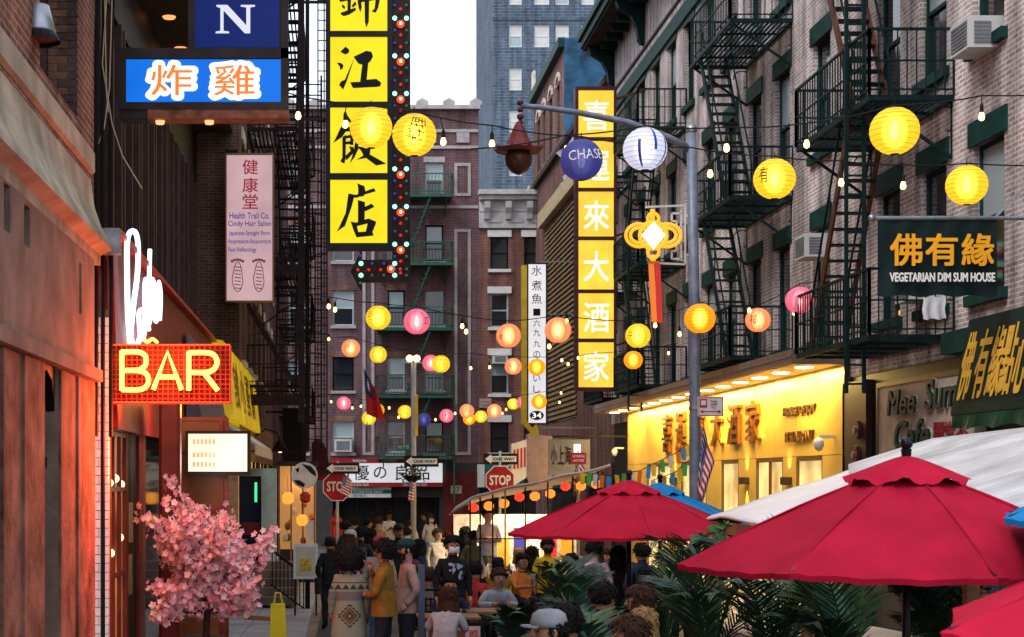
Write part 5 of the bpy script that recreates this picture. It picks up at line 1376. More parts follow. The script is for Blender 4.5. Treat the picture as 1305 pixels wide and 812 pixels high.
# ================================================================== street lamp with pagoda lantern
p = 75.0; f = frame_fr(p)
base = P(886, 610, p); base.z = zg(base.y)
M_LPOST = mat('blue_grey_lamp_paint', (.20, .23, .30), .45, .2, .25, 6)
t = thing('street_lamp', 'grey street lamp post with curved arm and red pagoda lamp', 'street lamp', base)
MB().tube([base, base+Vector((0, 0, 1.2)), f(885, 400, 0), f(881, 165, 0)], [.14, .10, .095, .085], 14).build('post', M_LPOST, t, True)
MB().sphere(f(881, 166, 0), .1, 10, 6).build('cap', M_GALV, t, True)
MB().tube([f(880, 190, 0), f(850, 175, 0), f(800, 156, 0), f(740, 144, 0), f(690, 137, 0), f(664, 135, 0)], [.07, .06, .055, .05, .045, .045], 10).build('arm', M_LPOST, t, True)
m = MB()
for py, r_ in ((131, .055), (140, .05), (149, .06), (156, .045)): m.sphere(f(663, py, 0), r_, 10, 6)
m.build('finial', mat('dark_red_finial', (.11, .03, .035), .4), t, True)
M_PAG = mat('pagoda_red', (.20, .045, .04), .5, 0, .2)
c = Vector(f(661, 193, 0))
MB().lathe([(.04, .5), (.09, .42), (.13, .33), (.17, .22), (.24, .1), (.36, .02), (.42, .03), (.36, -.02), (.1, .0)], 8, c, a0=pi/8).build('shade', M_PAG, t)
MB().lathe([(.19, -.01), (.235, -.1), (.22, -.22), (.14, -.34), (.03, -.40)], 16, c).build('globe', mat('brown_globe', (.085, .035, .018), .2, 0, .2), t, True)
for k in range(8):
    a = pi/8+k*pi/4; MB().bar(c+Vector((.30*cos(a), .30*sin(a), .04)), c+Vector((.43*cos(a), .43*sin(a), .06)), .035).build('eave_tip', M_PAG, t)
for py in (400, 520): MB().lathe([(.115, -.03), (.115, .03)], 14, f(886, py, 0)).build('clamp', M_GALV, t)
# loading sign on the post
t = thing('loading_sign', 'white truck loading sign with red border on the grey lamp post', 'sign', f(903, 531, .1))
m = MB(); fbox(m, p, 887, 920, 506, 531, .11, .13); m.build('plate', M_WHITE, t)
M_SR = mat('sign_red_print', (.45, .02, .03), .5, 0, 0)
m = MB()
for a, b, c_, d in ((888, 919, 507, 507.8), (888, 919, 529.4, 530.2), (888, 888.8, 507.8, 529.4), (918.2, 919, 507.8, 529.4), (889.5, 899, 509, 520), (893, 915, 524.4, 525.6)): fbox(m, p, a, b, c_, d, .131, .134)
m.prism([(890, 525), (894, 522.5), (894, 527.5)], .131, .134, f); m.prism([(917, 525), (913, 522.5), (913, 527.5)], .131, .134, f)
o = m.build('red_print', M_SR, t); tri_fix(o)
m = MB(); fbox(m, p, 891, 897.5, 511, 517, .135, .137); m.build('truck_symbol', M_WHITE, t)
for i, s_ in enumerate(('Truck', 'Loading', 'Only')): ftext(s_, M_SR, t, p, 907, 511.5+i*4, None, 2.6, .131, .0, 'lettering')
# lit knot ornament and lattice
t = thing('knot_ornament', 'glowing golden Chinese knot with red tail on the lamp post', 'ornament', f(832, 412, .1))
M_KN = emis('knot_gold', (1, .42, .02), 1.3); M_KN2 = mat('knot_gold_rim', (.6, .22, .02), .4)
m = MB()
def loop(cx_, cy_, rx, ry, r_, a0=0, a1=2*pi):
    m.tube([f(cx_+rx*cos(a0+(a1-a0)*k/24), cy_+ry*sin(a0+(a1-a0)*k/24), .1) for k in range(25)], r_/p, 8)
for r_ in (14.5, 9.5): loop(813, 301, r_*1.15, r_, 2.2); loop(849, 301, r_*1.15, r_, 2.2)
loop(831, 301, 17, 17, 2.6); loop(831, 280, 7, 7, 2.2); loop(831, 322, 7, 8, 2.2)
m.tube([f(830, 268, .1), f(830, 284, .1)], 3/p, 8); m.tube([f(831, 326, .1), f(831, 334, .1)], 3/p, 8)
m.build('knot', M_KN, t, True)
MB().prism([(831, 284), (846, 301), (831, 319), (816, 301)], .08, .15, f).build('centre_diamond', emis('knot_white', (1, .88, .55), 2.0), t)
m = MB().prism([(824, 334), (838, 334), (838, 337), (824, 337)], .06, .14, f); m.build('collar', M_KN2, t)
m = MB().prism([(825, 337), (832, 337), (836, 411), (829, 411)], .08, .11, f); m.build('tail', emis('tail_orange', (1, .22, .015), .75), t)
m = MB().prism([(833, 337), (840, 337), (843, 412), (837, 412)], .07, .10, f); m.build('tail', emis('tail_red', (.75, .02, .015), .6), t)
m = MB()
for a, b in (((822, 264), (873, 262)), ((873, 262), (873, 337)), ((826, 335), (873, 337)), ((868, 268), (868, 332)), ((856, 272), (868, 272)), ((856, 272), (856, 282)), ((856, 282), (862, 282)), ((862, 282), (862, 290)), ((862, 310), (862, 320)), ((856, 320), (862, 320)), ((856, 320), (856, 330)), ((856, 330), (868, 330)), ((862, 290), (868, 290)), ((862, 310), (868, 310))):
    m.bar(f(*a, .0), f(*b, .0), .032)
for py in (275, 325): m.bar(f(873, py, 0), f(884, py, 0), .03)
m.build('lattice', M_WHITE, t)

# ================================================================== flags
M_FW = mat('flag_white', (.75, .73, .72), .7, 0, .05); M_FR = mat('flag_red', (.50, .02, .03), .7, 0, .1); M_FB = mat('flag_blue', (.02, .03, .16), .7, 0, .1); M_FO = mat('flag_orange_fringe', (.7, .2, .03), .7)
def flag(label, q, p_, kind, pole=None, rip=.05):
    """q: four photo corners hoist-top, hoist-bottom, fly-bottom, fly-top at scale p_"""
    f = frame_fr(p_)
    t = thing('flag', label, 'flag', f(q[1][0], q[1][1], 0))
    n_u, n_v = 26, 13
    def pt(u, v, d=0):
        a = Vector(q[0]).lerp(Vector(q[1]), v); b = Vector(q[3]).lerp(Vector(q[2]), v); c = a.lerp(b, u)
        return f(c.x, c.y, rip*sin(u*9+v*2.5)*(.3+u) + d)
    m = MB(); m.add([pt(i/n_u, j/n_v) for j in range(n_v+1) for i in range(n_u+1)], [])
    for j in range(n_v):
        for i in range(n_u):
            if kind == 'us': k = 2 if (i < 11 and j < 7) else (0 if j % 2 == 0 else 1)
            else: k = 2 if (i < 13 and j < 7) else 0
            m.f.append((j*(n_u+1)+i, j*(n_u+1)+i+1, (j+1)*(n_u+1)+i+1, (j+1)*(n_u+1)+i)); m.mi.append(k)
    m.build('cloth', [M_FR, M_FW, M_FB], t, True)
    s_ = MB()
    if kind == 'us':
        for j in range(5):
            for i in range(6):
                u, v = .03+i*.068, .05+j*.1
                s_.add([pt(u, v, .006), pt(u+.03, v+.01, .006), pt(u+.028, v+.05, .006), pt(u-.004, v+.045, .006)], [(0, 1, 2, 3)])
        s_.build('star', M_FW, t)
    else:
        for k in range(12):
            a = k*pi/6
            P_ = lambda r_, b: pt(.25+r_*cos(b)*.6, .27+r_*sin(b), .006)
            s_.add([P_(.08, a-.25), P_(.19, a), P_(.08, a+.25)], [(0, 1, 2)])
        s_.add([pt(.25+.075*cos(k*pi/6)*.6, .27+.075*sin(k*pi/6), .007) for k in range(12)], [tuple(range(12))])
        s_.build('sun_emblem', M_FW, t)
    if pole: MB().tube([f(*pole[0], -.02), f(*pole[1], -.02)], .012, 6).build('pole', M_GALV, t)
    return t
flag('American flag hanging against the golden restaurant front by the lamp post', [(896, 543), (888, 625), (896, 645), (910, 590)], 79, 'us', ((897, 540), (893, 650)))
flag('American flag on the awning of the far dining shed', [(735, 577), (729, 628), (739, 632), (746, 600)], 60, 'us', ((737, 574), (730, 640)))
flag('small American flag covering the left stop sign', [(438, 606), (433, 629), (444, 634), (448, 613)], 49, 'us', None, .02)
flag('small American flag hanging on the far lamp post', [(523, 612), (520, 638), (527, 640), (528, 614)], 47.5, 'us', None, .02)
flag('red flag with blue corner and white sun before the end house', [(464, 470), (468, 528), (492, 538), (480, 500)], 40, 'tw', ((463, 466), (470, 560)))

# bunting along the shed
M_BUNT = [mat('bunting_'+n_, c_, .7) for n_, c_ in (('yellow', (.75, .55, .03)), ('orange', (.75, .22, .02)), ('green', (.08, .45, .10)), ('blue', (.05, .28, .65)), ('white', (.7, .68, .6)))]
def bunting(label, pts, p_, n_):
    f = frame_fr(p_); t = thing('bunting', label, 'bunting', f(*pts[0], 0))
    L = []
    for i in range(len(pts)-1):
        for k in range(8): L.append((pts[i][0]+(pts[i+1][0]-pts[i][0])*k/8, pts[i][1]+(pts[i+1][1]-pts[i][1])*k/8))
    L.append(pts[-1])
    MB().tube([f(a, b, 0) for a, b in L], .008, 4).build('cord', M_CABLE, t)
    for k in range(n_):
        a, b = L[int((k+.3)*len(L)/n_)]
        tw = random.uniform(-2, 2)
        m = MB().prism([(a-2.5, b), (a+3, b+.5), (a+3+tw, b+16), (a-2+tw, b+15)], random.uniform(0, .05), random.uniform(.055, .06), f)
        m.build('pennant', M_BUNT[(k*2+len(pts)) % 5], t)
bunting('string of coloured pennants sagging before the golden restaurant', [(742, 602), (775, 607), (815, 600), (860, 578), (885, 560)], 66, 17)
bunting('second string of coloured pennants rising to the lamp post', [(832, 612), (860, 602), (880, 585), (892, 570)], 68, 8)

# ================================================================== far lamp post, stop and one way signs, alarm post
M_PALEP = mat('pale_grey_post', (.42, .45, .49), .5, 0, .15)
def post(name, label, cat, px, top, p_, r_, m_=M_PALEP):
    b = P(px, 610, p_); b.z = zg(b.y); t = thing(name, label, cat, b)
    MB().tube([b, P(px, top, p_)], r_, 10).build('post', m_, t, True)
    return t
t = post('far_lamp_post', 'pale far lamp post with flower basket in the middle of the street end', 'lamp post', 527, 462, 46, .075)
f = frame_fr(46.0)
MB().bar(f(515, 462, 0), f(540, 462, 0), .04).build('crossarm', M_GALV, t)
for px in (522, 531): inst('lamp_bulb', MB().sphere((0, 0, 0), .1, 10, 6).mesh('lamp_bulb', M_BULB), f(px, 457, 0), t)
m = MB()
for k in range(170):
    a = random.uniform(0, 2*pi); r_ = random.uniform(.05, .36); c = Vector(f(525, 604, .05))+Vector((r_*cos(a)*1.1, r_*sin(a)*.6, random.uniform(-.14, .2)-r_*.25))
    d = Vector((random.uniform(-1, 1), random.uniform(-1, 1), random.uniform(-.6, 1))).normalized()*.12; e = d.cross(Vector((0, 0, 1)))*.35
    m.add([c, c+d*.5+e, c+d, c+d*.5-e], [(0, 1, 2, 3)])
t2 = thing('flower_basket', 'hanging leafy flower basket on the far lamp post', 'plant', f(525, 612, .05))
m.build('foliage', mat('basket_leaves', (.08, .11, .045), .7, 0, .5, 20), t2)
MB().lathe([(.05, -.22), (.2, -.1), (.24, 0)], 12, f(525, 606, .05)).build('basket', M_BLACK, t2)
t2 = thing('street_name_sign', 'green street name sign on the far lamp post', 'sign', f(514, 575, 0))
m = MB(); fbox(m, 46.0, 505, 524, 566, 574, .11, .13); m.build('plate', M_TEALS, t2); ftext('MOTT ST', M_WHL, t2, 46.0, 514, 570, 14, 4, .131, 0, 'lettering')
t2 = thing('yellow_pennant', 'narrow yellow pennant on the far lamp post', 'banner', f(529, 553, 0))
m = MB(); fbox(m, 46.0, 528.5, 532.5, 503, 556, .1, .12); m.build('cloth', mat('pennant_yellow', (.75, .5, .03), .7), t2)
def one_way(label, px, py, p_):
    f = frame_fr(p_); t = thing('one_way_sign', label, 'sign', f(px, py+7, 0), 'one way signs')
    m = MB(); fbox(m, p_, px-22, px+22, py-7, py+7, .0, .02); m.build('plate', M_CHAR, t)
    m = MB().prism([(px-20, py), (px-12, py-6), (px-12, py-3.6), (px+20, py-3.6), (px+20, py+3.6), (px-12, py+3.6), (px-12, py+6)], .021, .026, f); o = m.build('arrow', M_WHL, t); tri_fix(o)
    ftext('ONE WAY', M_CHAR, t, p_, px+4, py, 28, 4.2, .027, .012, 'lettering')
one_way('one way sign above the left stop sign', 436, 597, 48)
one_way('one way sign on the far lamp post', 537, 588, 46.3)
one_way('one way sign above the right stop sign', 638, 585, 48)
def stop(label, px, py, p_, top):
    t = post('stop_sign', label, 'stop sign', px, top, p_, .035)
    f = frame_fr(p_); r_ = 20
    o8 = lambda r: [(px+r*cos(pi/8+k*pi/4), py+r*sin(pi/8+k*pi/4)) for k in range(8)]
    MB().prism(o8(r_), .05, .065, f).build('border', M_WHL, t)
    MB().prism(o8(r_-1.3), .066, .07, f).build('face', mat('stop_red', (.36, .015, .02), .45), t)
    ftext('STOP', M_WHL, t, p_, px, py, 27, 13, .071, .03, 'lettering')
stop('red octagonal stop sign right of the street, below a one way sign', 637, 612, 48, 575)
stop('red octagonal stop sign half covered by a small American flag', 430, 620, 47.5, 588)
b = P(429, 610, 46); b.z = zg(b.y); t = thing('alarm_post', 'red cast iron fire alarm post at the far left corner', 'alarm post', b)
MB().lathe([(.2, 0), (.22, .2), (.10, .3), (.09, 1.05), (.15, 1.12), (.17, 1.2), (.17, 1.72), (.19, 1.76), (.12, 1.86), (.06, 1.92), (.07, 2.0), (.02, 2.14)], 10, b).build('post', mat('alarm_post_red', (.30, .015, .012), .4), t)
MB().box(b.x-.1, b.x+.1, b.y-.23, b.y-.19, b.z+1.32, b.z+1.65).build('alarm_door', mat('alarm_door_red', (.5, .05, .03), .4), t)
# notice on the corner house wall
t = thing('wall_notice', 'pinkish notice board on the red brick corner house', 'notice', (xd(618), YD-.02, zd(521)))
MB().box(xd(611), xd(626), YD-.05, YD+.01, zd(520), zd(508)).build('board', mat('notice_pink', (.5, .36, .33), .7), t)
text('NO STANDING', M_CRIM, t, (xd(618.5), YD-.05, zd(512)), U, V, wd=.45)
text('ANY TIME', M_CRIM, t, (xd(618.5), YD-.05, zd(516)), U, V, wd=.4)

# ================================================================== projecting boxes and shop boards on the far right
p = 40.0; f = frame_fr(p)
t = thing('pink_sign_box', 'pale pink box sign with red lettering on its slanted face right of the stop sign', 'sign', f(680, 635, 0))
m = MB().prism([(672, 553), (704, 556), (704, 622), (678, 626), (672, 610)], -.6, 0, f); o = m.build('box', mat('pale_pink_panel', (.26, .20, .22), .6), t); tri_fix(o)
m = MB().prism([(652, 566), (672, 560), (672, 608), (656, 618), (652, 608)], -.5, -.03, f); o = m.build('sign_face', M_WHITE, t); tri_fix(o)
m = MB()
for k in range(4): fbox(m, p, 654.5+k*4.4, 657+k*4.4, 573-k, 598-k, -.028, -.02)
m.build('red_lettering', M_SR, t)
MB().bar(f(690, 556, -.3), (XR, F/p+.3, f(0, 556, 0)[2]), .06).build('bracket', M_BLACK, t)
p = 43.0; f = frame_fr(p)
t = thing('shop_board', 'grey shop board with black characters left of the golden restaurant', 'sign', f(718, 602, 0))
m = MB(); fbox(m, p, 699, 752, 560, 606, -.1, 0); m.build('board', mat('grey_board', (.16, .16, .18), .6), t)
for ch, px in zip('小上海', (706, 715, 724)): ftext(ch, M_CHAR, t, p, px, 580, 8, 24, .001, .02)
m = MB(); fbox(m, p, 731, 740, 566, 578, .001, .01); m.build('lit_window', emis('board_lamp', (.9, .95, 1), 1.0), t)
p = 62.0; f = frame_fr(p)
t = thing('parking_sign', 'red and white parking sign by the far dining shed', 'sign', f(741, 592, 0))
m = MB(); fbox(m, p, 727, 747, 577, 592, 0, .02); m.build('plate', M_SR, t); ftext('NO PARKING', M_WHL, t, p, 737, 581.5, 15, 3, .021, .01, 'lettering'); ftext('ANYTIME', M_WHL, t, p, 737, 587, 14, 3, .021, .01, 'lettering')
MB().tube([f(737, 577, -.03), (f(737, 0, 0)[0], F/p+.03, zg(F/p))], .03, 8).build('post', M_GALV, t)

# ================================================================== dining sheds
M_TARP = mat('white_tarpaulin', (.70, .69, .71), .55, 0, .12, 1.2, .25, 6)
M_CORR = mat('pale_corrugated_sheet', (.48, .48, .49), .5, 0, .3, 1.5)
t = thing('dining_shed', 'outdoor dining shed with sloping white tarpaulin roof on the right', 'shed', (6.6, 16, 0))
def rz(x): return 2.32+.315*(min(x, 7.14)-4.4)+.118*max(0, x-7.14)
m = MB(); nx_, ny_ = 14, 40
def grid(m, x0, x1, y0, y1, nx_, ny_, fz, th=.03):
    top = [(x0+(x1-x0)*i/nx_, y0+(y1-y0)*j/ny_) for j in range(ny_+1) for i in range(nx_+1)]
    q = [(j*(nx_+1)+i, j*(nx_+1)+i+1, (j+1)*(nx_+1)+i+1, (j+1)*(nx_+1)+i) for j in range(ny_) for i in range(nx_)]
    m.add([(x, y, fz(x, y)) for x, y in top], q); m.add([(x, y, fz(x, y)-th) for x, y in top], [a[::-1] for a in q])
    ed = [i for i in range(nx_+1)] + [j*(nx_+1)+nx_ for j in range(1, ny_+1)] + [ny_*(nx_+1)+i for i in range(nx_-1, -1, -1)] + [j*(nx_+1) for j in range(ny_-1, 0, -1)]
    b = len(m.v); n_ = len(top)
    for a, c in zip(ed, ed[1:]+ed[:1]): m.f.append((b-2*n_+a, b-n_+a, b-n_+c, b-2*n_+c)); m.mi.append(m.cur)
grid(m, 4.4, 6.3, 11.6, 20, 14, 40, lambda x, y: rz(x)+.02*sin(y*1.9+x)+.012*sin(x*5)-.03*abs(sin(y*pi/2.1)))
m.build('tarpaulin', M_TARP, t, True)
m = MB(); grid(m, 0, 1, 11.6, 20.0, 12, 190, lambda x, y: 0, .012)
for i, (x, y, z) in enumerate(m.v):
    xa = 6.2-1.65*min(1, (20-y)/5.5); x = xa+(9.2-xa)*x; m.v[i] = (x, y, rz(x)+.035+.017*sin(y*2*pi/.20)+z)
m.build('corrugated_roof', M_CORR, t, True)
MB().box(4.38, 4.46, 11.6, 20.0, rz(4.4)-.20, rz(4.4)-.07).build('edge_beam', M_WOOD, t)
for y in (11.7, 15.8, 19.9):
    m = MB(); m.bar((4.45, y, rz(4.45)-.16), (9.1, y, rz(9.1)-.16), .07, .12); m.build('rafter', M_WOOD, t)
    for x in (4.5, 8.9): MB().bar((x, y, zg(y)), (x, y, rz(x)-.2), .09).build('post', M_WOOD, t)
t = thing('dining_shed', 'lit far dining shed with pale curved roof, hanging orange lanterns and dark posts', 'shed', (4.1, 36, 0))
m = MB()
def fz2(x, y): return ZZ(632, 33)+ (x-2.55)*.22 + .015*sin(x*6) - .06*(y-32.6) - .15*max(0, (2.75-x)/.2)**2
grid(m, 2.55, 5.4, 32.6, 37.0, 24, 6, fz2, .045); m.build('roof', mat('pale_canvas_roof', (.50, .48, .46), .7, 0, .2, 4), t, True)
M_YPOST = mat('yellow_post', (.55, .28, .03), .5)
for i, x in enumerate((2.65, 2.85, 3.1, 3.35, 3.75, 4.2, 4.7, 5.2)):
    MB().bar((x, 32.9, -.2), (x, 32.9, fz2(x, 33)-.06), .03).build('post', M_YPOST if i in (3, ) else M_BLACK, t)
MB().bar((2.65, 32.88, 1.55), (5.2, 32.88, 1.55), .025).build('rail', M_BLACK, t)
MB().box(2.6, 5.35, 36.9, 36.96, -.3, 1.95).build('back_wall', mat('cream_back_wall', (.6, .52, .40), .7, 0, .5, 6), t)
MB().box(2.62, 5.35, 33.06, 36.88, -.25, .28).build('floor', M_WOOD, t)
MB().box(2.7, 5.3, 33.0, 33.05, -.2, .75).build('barrier', M_DARKSHOP, t)
for i in range(9):
    x = 2.75+i*.31
    o = MB().lathe([(.04, -.09), (.1, -.04), (.1, .04), (.04, .09)], 10, (x, 33.3, fz2(x, 33)-.25-.04*(i % 3))).build('hanging_lantern', emis('shed_lantern', (1, .23, .03), 1.6) if i % 3 else emis('shed_lantern_red', (.9, .05, .02), 1.2), t)
lamp('shed_light', 'AREA', (3.9, 35.5, 2.3), (1, .82, .6), 160, 1.5, (0, 0, 0), t, sy=3)
for i in range(7):
    x = 2.9+i*.35; MB().box(x, x+.24, 36.84, 36.89, .8+.2*(i % 2), 1.4+.25*(i % 2)).build('poster', [M_WHITE, M_SR, M_YPOST, M_NAVY][i % 4], t)

# ================================================================== umbrellas
M_URED = mat('crimson_umbrella_cloth', (.42, .008, .034), .85, 0, .22, 2.2, .25, 60, spec=.1)
M_UBLU = mat('sky_blue_umbrella_cloth', (.012, .19, .46), .8, 0, .1, 5, .1, 200, spec=.15)
M_UPOLE = mat('dark_umbrella_pole', (.015, .012, .012), .35, .5)
def umbrella(label, x, y, R_, zr, zt, cloth, vent=True, rot=0.0, knob=True, tilt=None):
    t = thing('patio_umbrella', label, 'umbrella', (0, 0, 0), 'patio umbrellas over the dining tables')
    zr -= zg(y); zt -= zg(y); hh = zt-zr; half = pi/8
    nu, nw = 16, 22
    v0 = .13 if vent else .0
    def surf(u, w_):
        rr = R_*(v0+(1-v0)*u); a = w_*half
        r2 = rr*cos(half)/cos(a) if True else rr
        z = zt - .02 - hh*((v0+(1-v0)*u)**1.12) - .035*(1-w_*w_)*u*(1-u*.4) + .004*sin(w_*11+u*7) + .010*u*u*max(0, abs(w_)-.45)*sin(abs(w_)*34+u*9) + .006*noise.noise(Vector((u*7, w_*4, R_*9)))
        if u > .97: r2 *= 1-.012*(1-w_*w_)
        return (r2*cos(a), r2*sin(a), z)
    m = MB(); m.add([surf(i/nu, -1+2*j/nw) for i in range(nu+1) for j in range(nw+1)], [(i*(nw+1)+j, (i+1)*(nw+1)+j, (i+1)*(nw+1)+j+1, i*(nw+1)+j+1) for i in range(nu) for j in range(nw)])
    r0, r1 = surf(1, -1), surf(1, 1)
    e = [surf(1, -1+2*j/nw) for j in range(nw+1)]
    m.add(e + [(a*.995, b*.995, c-.035) for a, b, c in e], [(j, j+nw+1, j+nw+2, j+1) for j in range(nw)])
    pm_ = m.mesh('panel', cloth, smooth=True)
    rm = MB().bar((.12, 0, zt-.12-hh*.05), (R_*.98, 0, zr-.015), .02).mesh('rib', M_UPOLE)
    sm_ = MB(); a_ = half*.995
    for s_ in (1,):
        sm_.tube([(surf(k/10, 1)[0], surf(k/10, 1)[1], surf(k/10, 1)[2]+.004) for k in range(11)], .006, 5)
    se = sm_.mesh('seam', cloth)
    for k in range(8):
        a = rot+half+k*pi/4
        for nm, me in (('panel', pm_), ('rib', rm), ('seam', se)):
            o = inst(nm, me, (0, 0, 0), t); o.rotation_euler.z = a + (half if nm == 'rib' else 0)
    if vent:
        m = MB(); N = 64
        pr = []
        for i in range(7):
            u = i/6
            for k in range(N):
                a = 2*pi*k/N; oct_ = cos(half)/cos(((a+half) % (pi/4))-half)
                rr = R_*.27*u*oct_
                z = zt+.04-.17*u**1.3 + (.022*cos(a*8+pi)*u**3 + .010*sin(a*19)*u**3)
                pr.append((rr*cos(a+rot+0), rr*sin(a+rot+0), z))
        m.add(pr, [(i*N+k, (i+1)*N+k, (i+1)*N+(k+1) % N, i*N+(k+1) % N) for i in range(6) for k in range(N)])
        m.build('vent', cloth, t, True)
    if knob:
        MB().sphere((0, 0, zt+.115), .042, 14, 8).build('finial', mat('navy_black_knob', (.01, .012, .02), .15), t, True)
        MB().lathe([(.03, .03), (.035, .08)], 10, (0, 0, zt)).build('finial_neck', M_UPOLE, t)
    MB().tube([(0, 0, .08), (0, 0, zt)], .028, 10).build('pole', M_UPOLE, t, True)
    MB().lathe([(.3, 0), (.3, .05), (.06, .09), (.05, .3)], 18).build('base', M_UPOLE, t)
    t.location = (x, y, zg(y))
    if tilt: t.rotation_euler = tilt
    return t
umbrella('large crimson patio umbrella in the right foreground with black knob', 3.625, 10.5, 1.46, 2.225, 2.86, M_URED)
umbrella('crimson patio umbrella in the middle distance over the palms', 3.54, 20.0, 1.47, 2.11, 2.70, M_URED)
umbrella('crimson umbrella cropped at the bottom right corner, nearest to camera', 3.66, 5.9, 1.5, 2.22, 2.78, M_URED)
umbrella('sky blue patio umbrella behind the middle crimson umbrella', 4.6, 23.5, 1.35, 2.08, 2.66, M_UBLU, knob=True)
umbrella('sky blue umbrella cut off by the right edge of the picture', 4.89, 8.75, 1.35, 2.56, 3.10, M_UBLU)
# ================================================================== people
PM = {}
def cm(c, rough=.85):
    k = 'cloth_%02d_%02d_%02d' % tuple(int(x*99) for x in c)
    return mat(k, c, rough, 0, .22, 9, .35, 14, spec=.2)
SK = [mat('skin_%d' % i, c, .5, 0, .1, 12) for i, c in enumerate(((.50, .28, .19), (.40, .21, .13), (.24, .11, .065), (.56, .34, .25)))]
M_EYE = mat('eye_dark', (.01, .008, .008), .2, 0, 0)
HAIR = {'black': mat('black_hair', (.008, .007, .007), .8, 0, .3, 40), 'brown': mat('brown_hair', (.05, .022, .012), .8, 0, .3, 40), 'blond': mat('fair_hair', (.30, .17, .07), .8, 0, .3, 40), 'grey': mat('grey_hair', (.16, .15, .15), .6, 0, .3, 40)}
M_SHOE = mat('dark_shoe', (.02, .018, .018), .5)
def skeleton(pose, seated):
    J = {'pelvis': ((0, 0, .95), .135), 'waist': ((0, .005, 1.09), .125), 'chest': ((0, .0, 1.28), .145), 'nb': ((0, .015, 1.43), .075), 'neck': ((0, .01, 1.49), .054),
         'h1': ((0, -.015, 1.555), .074), 'h2': ((0, -.01, 1.62), .088), 'h3': ((0, .0, 1.675), .070)}
    for s, n in ((-1, 'l'), (1, 'r')):
        J['sh'+n] = ((s*.165, .01, 1.385), .068); J['el'+n] = ((s*.235, .03, 1.12), .05); J['wr'+n] = ((s*.235, -.04, .90), .034)
        J['hp'+n] = ((s*.088, 0, .90), .098); J['kn'+n] = ((s*.10, -.015, .50), .066); J['an'+n] = ((s*.10, .02, .10), .046); J['to'+n] = ((s*.115, -.13, .045), .042)
    def st(k, v, r=None): J[k] = (v, r or J[k][1])
    if pose == 'mouth': st('ell', (-.2, -.14, 1.15)); st('wrl', (-.04, -.17, 1.40)); st('elr', (.23, -.05, 1.12)); st('wrr', (.05, -.2, 1.10))
    if pose == 'fold':
        st('ell', (-.23, -.06, 1.12)); st('wrl', (.06, -.2, 1.14)); st('elr', (.23, -.06, 1.12)); st('wrr', (-.06, -.21, 1.17))
    if pose == 'pocket':
        for s, n in ((-1, 'l'), (1, 'r')): st('el'+n, (s*.27, .06, 1.12)); st('wr'+n, (s*.19, -.06, .94))
    if pose == 'phone':
        st('elr', (.22, -.02, 1.13)); st('wrr', (.07, -.26, 1.22)); st('ell', (-.23, 0, 1.12)); st('wrl', (-.06, -.26, 1.2))
    if pose == 'walk':
        st('knl', (-.1, -.14, .5)); st('anl', (-.1, -.16, .1)); st('tol', (-.11, -.31, .05)); st('anr', (.1, .18, .12)); st('tor', (.11, .04, .045)); st('wrl', (-.24, .1, .9)); st('wrr', (.23, -.16, .93))
    if seated:
        d = .45
        for k in list(J):
            (x, y, z), r = J[k]
            if k[:2] not in ('kn', 'an', 'to'): J[k] = ((x, y+.06, z-d), r)
        for s, n in ((-1, 'l'), (1, 'r')):
            st('kn'+n, (s*.14, -.38, .50)); st('an'+n, (s*.13, -.36, .10)); st('to'+n, (s*.14, -.5, .045)); st('hp'+n, (s*.095, .03, .48))
            if pose in ('down', 'lean'): st('el'+n, (s*.25, -.08, .72)); st('wr'+n, (s*.12, -.33, .76))
        if pose == 'lean':
            for k in ('chest', 'nb', 'neck', 'h1', 'h2', 'h3', 'shl', 'shr'):
                (x, y, z), r = J[k]; J[k] = ((x, y-.35*(z-.5), z-.06), r)
    return J
BONES = [('pelvis', 'waist', 't'), ('waist', 'chest', 't'), ('chest', 'nb', 't'), ('nb', 'neck', 's'), ('neck', 'h1', 's'), ('h1', 'h2', 's'), ('h2', 'h3', 's')]
for n in 'lr': BONES += [('chest', 'sh'+n, 't'), ('sh'+n, 'el'+n, 't'), ('el'+n, 'wr'+n, 'f'), ('pelvis', 'hp'+n, 'p'), ('hp'+n, 'kn'+n, 'p'), ('kn'+n, 'an'+n, 'c'), ('an'+n, 'to'+n, 'b')]
SKIN_OBJ = {}
def prepare(pose, seated):
    k = (pose, seated)
    if k in SKIN_OBJ: return
    J = skeleton(pose, seated); names = list(J); ix = {n: i for i, n in enumerate(names)}
    me = bpy.data.meshes.new('body'); me.from_pydata([J[n][0] for n in names], [(ix[a], ix[b]) for a, b, _ in BONES], [])
    o = bpy.data.objects.new('body', me); COL.objects.link(o)
    sk_ = o.modifiers.new('skin', 'SKIN'); sk_.use_smooth_shade = True
    sd = o.modifiers.new('sub', 'SUBSURF'); sd.levels = sd.render_levels = 2
    for i, n in enumerate(names):
        r = J[n][1]*1.12; me.skin_vertices[0].data[i].radius = (r, r*(.86 if n in ('chest', 'waist', 'pelvis') else 1)); me.skin_vertices[0].data[i].use_root = (n == 'pelvis')
    SKIN_OBJ[k] = (o, J)
BODY = {}
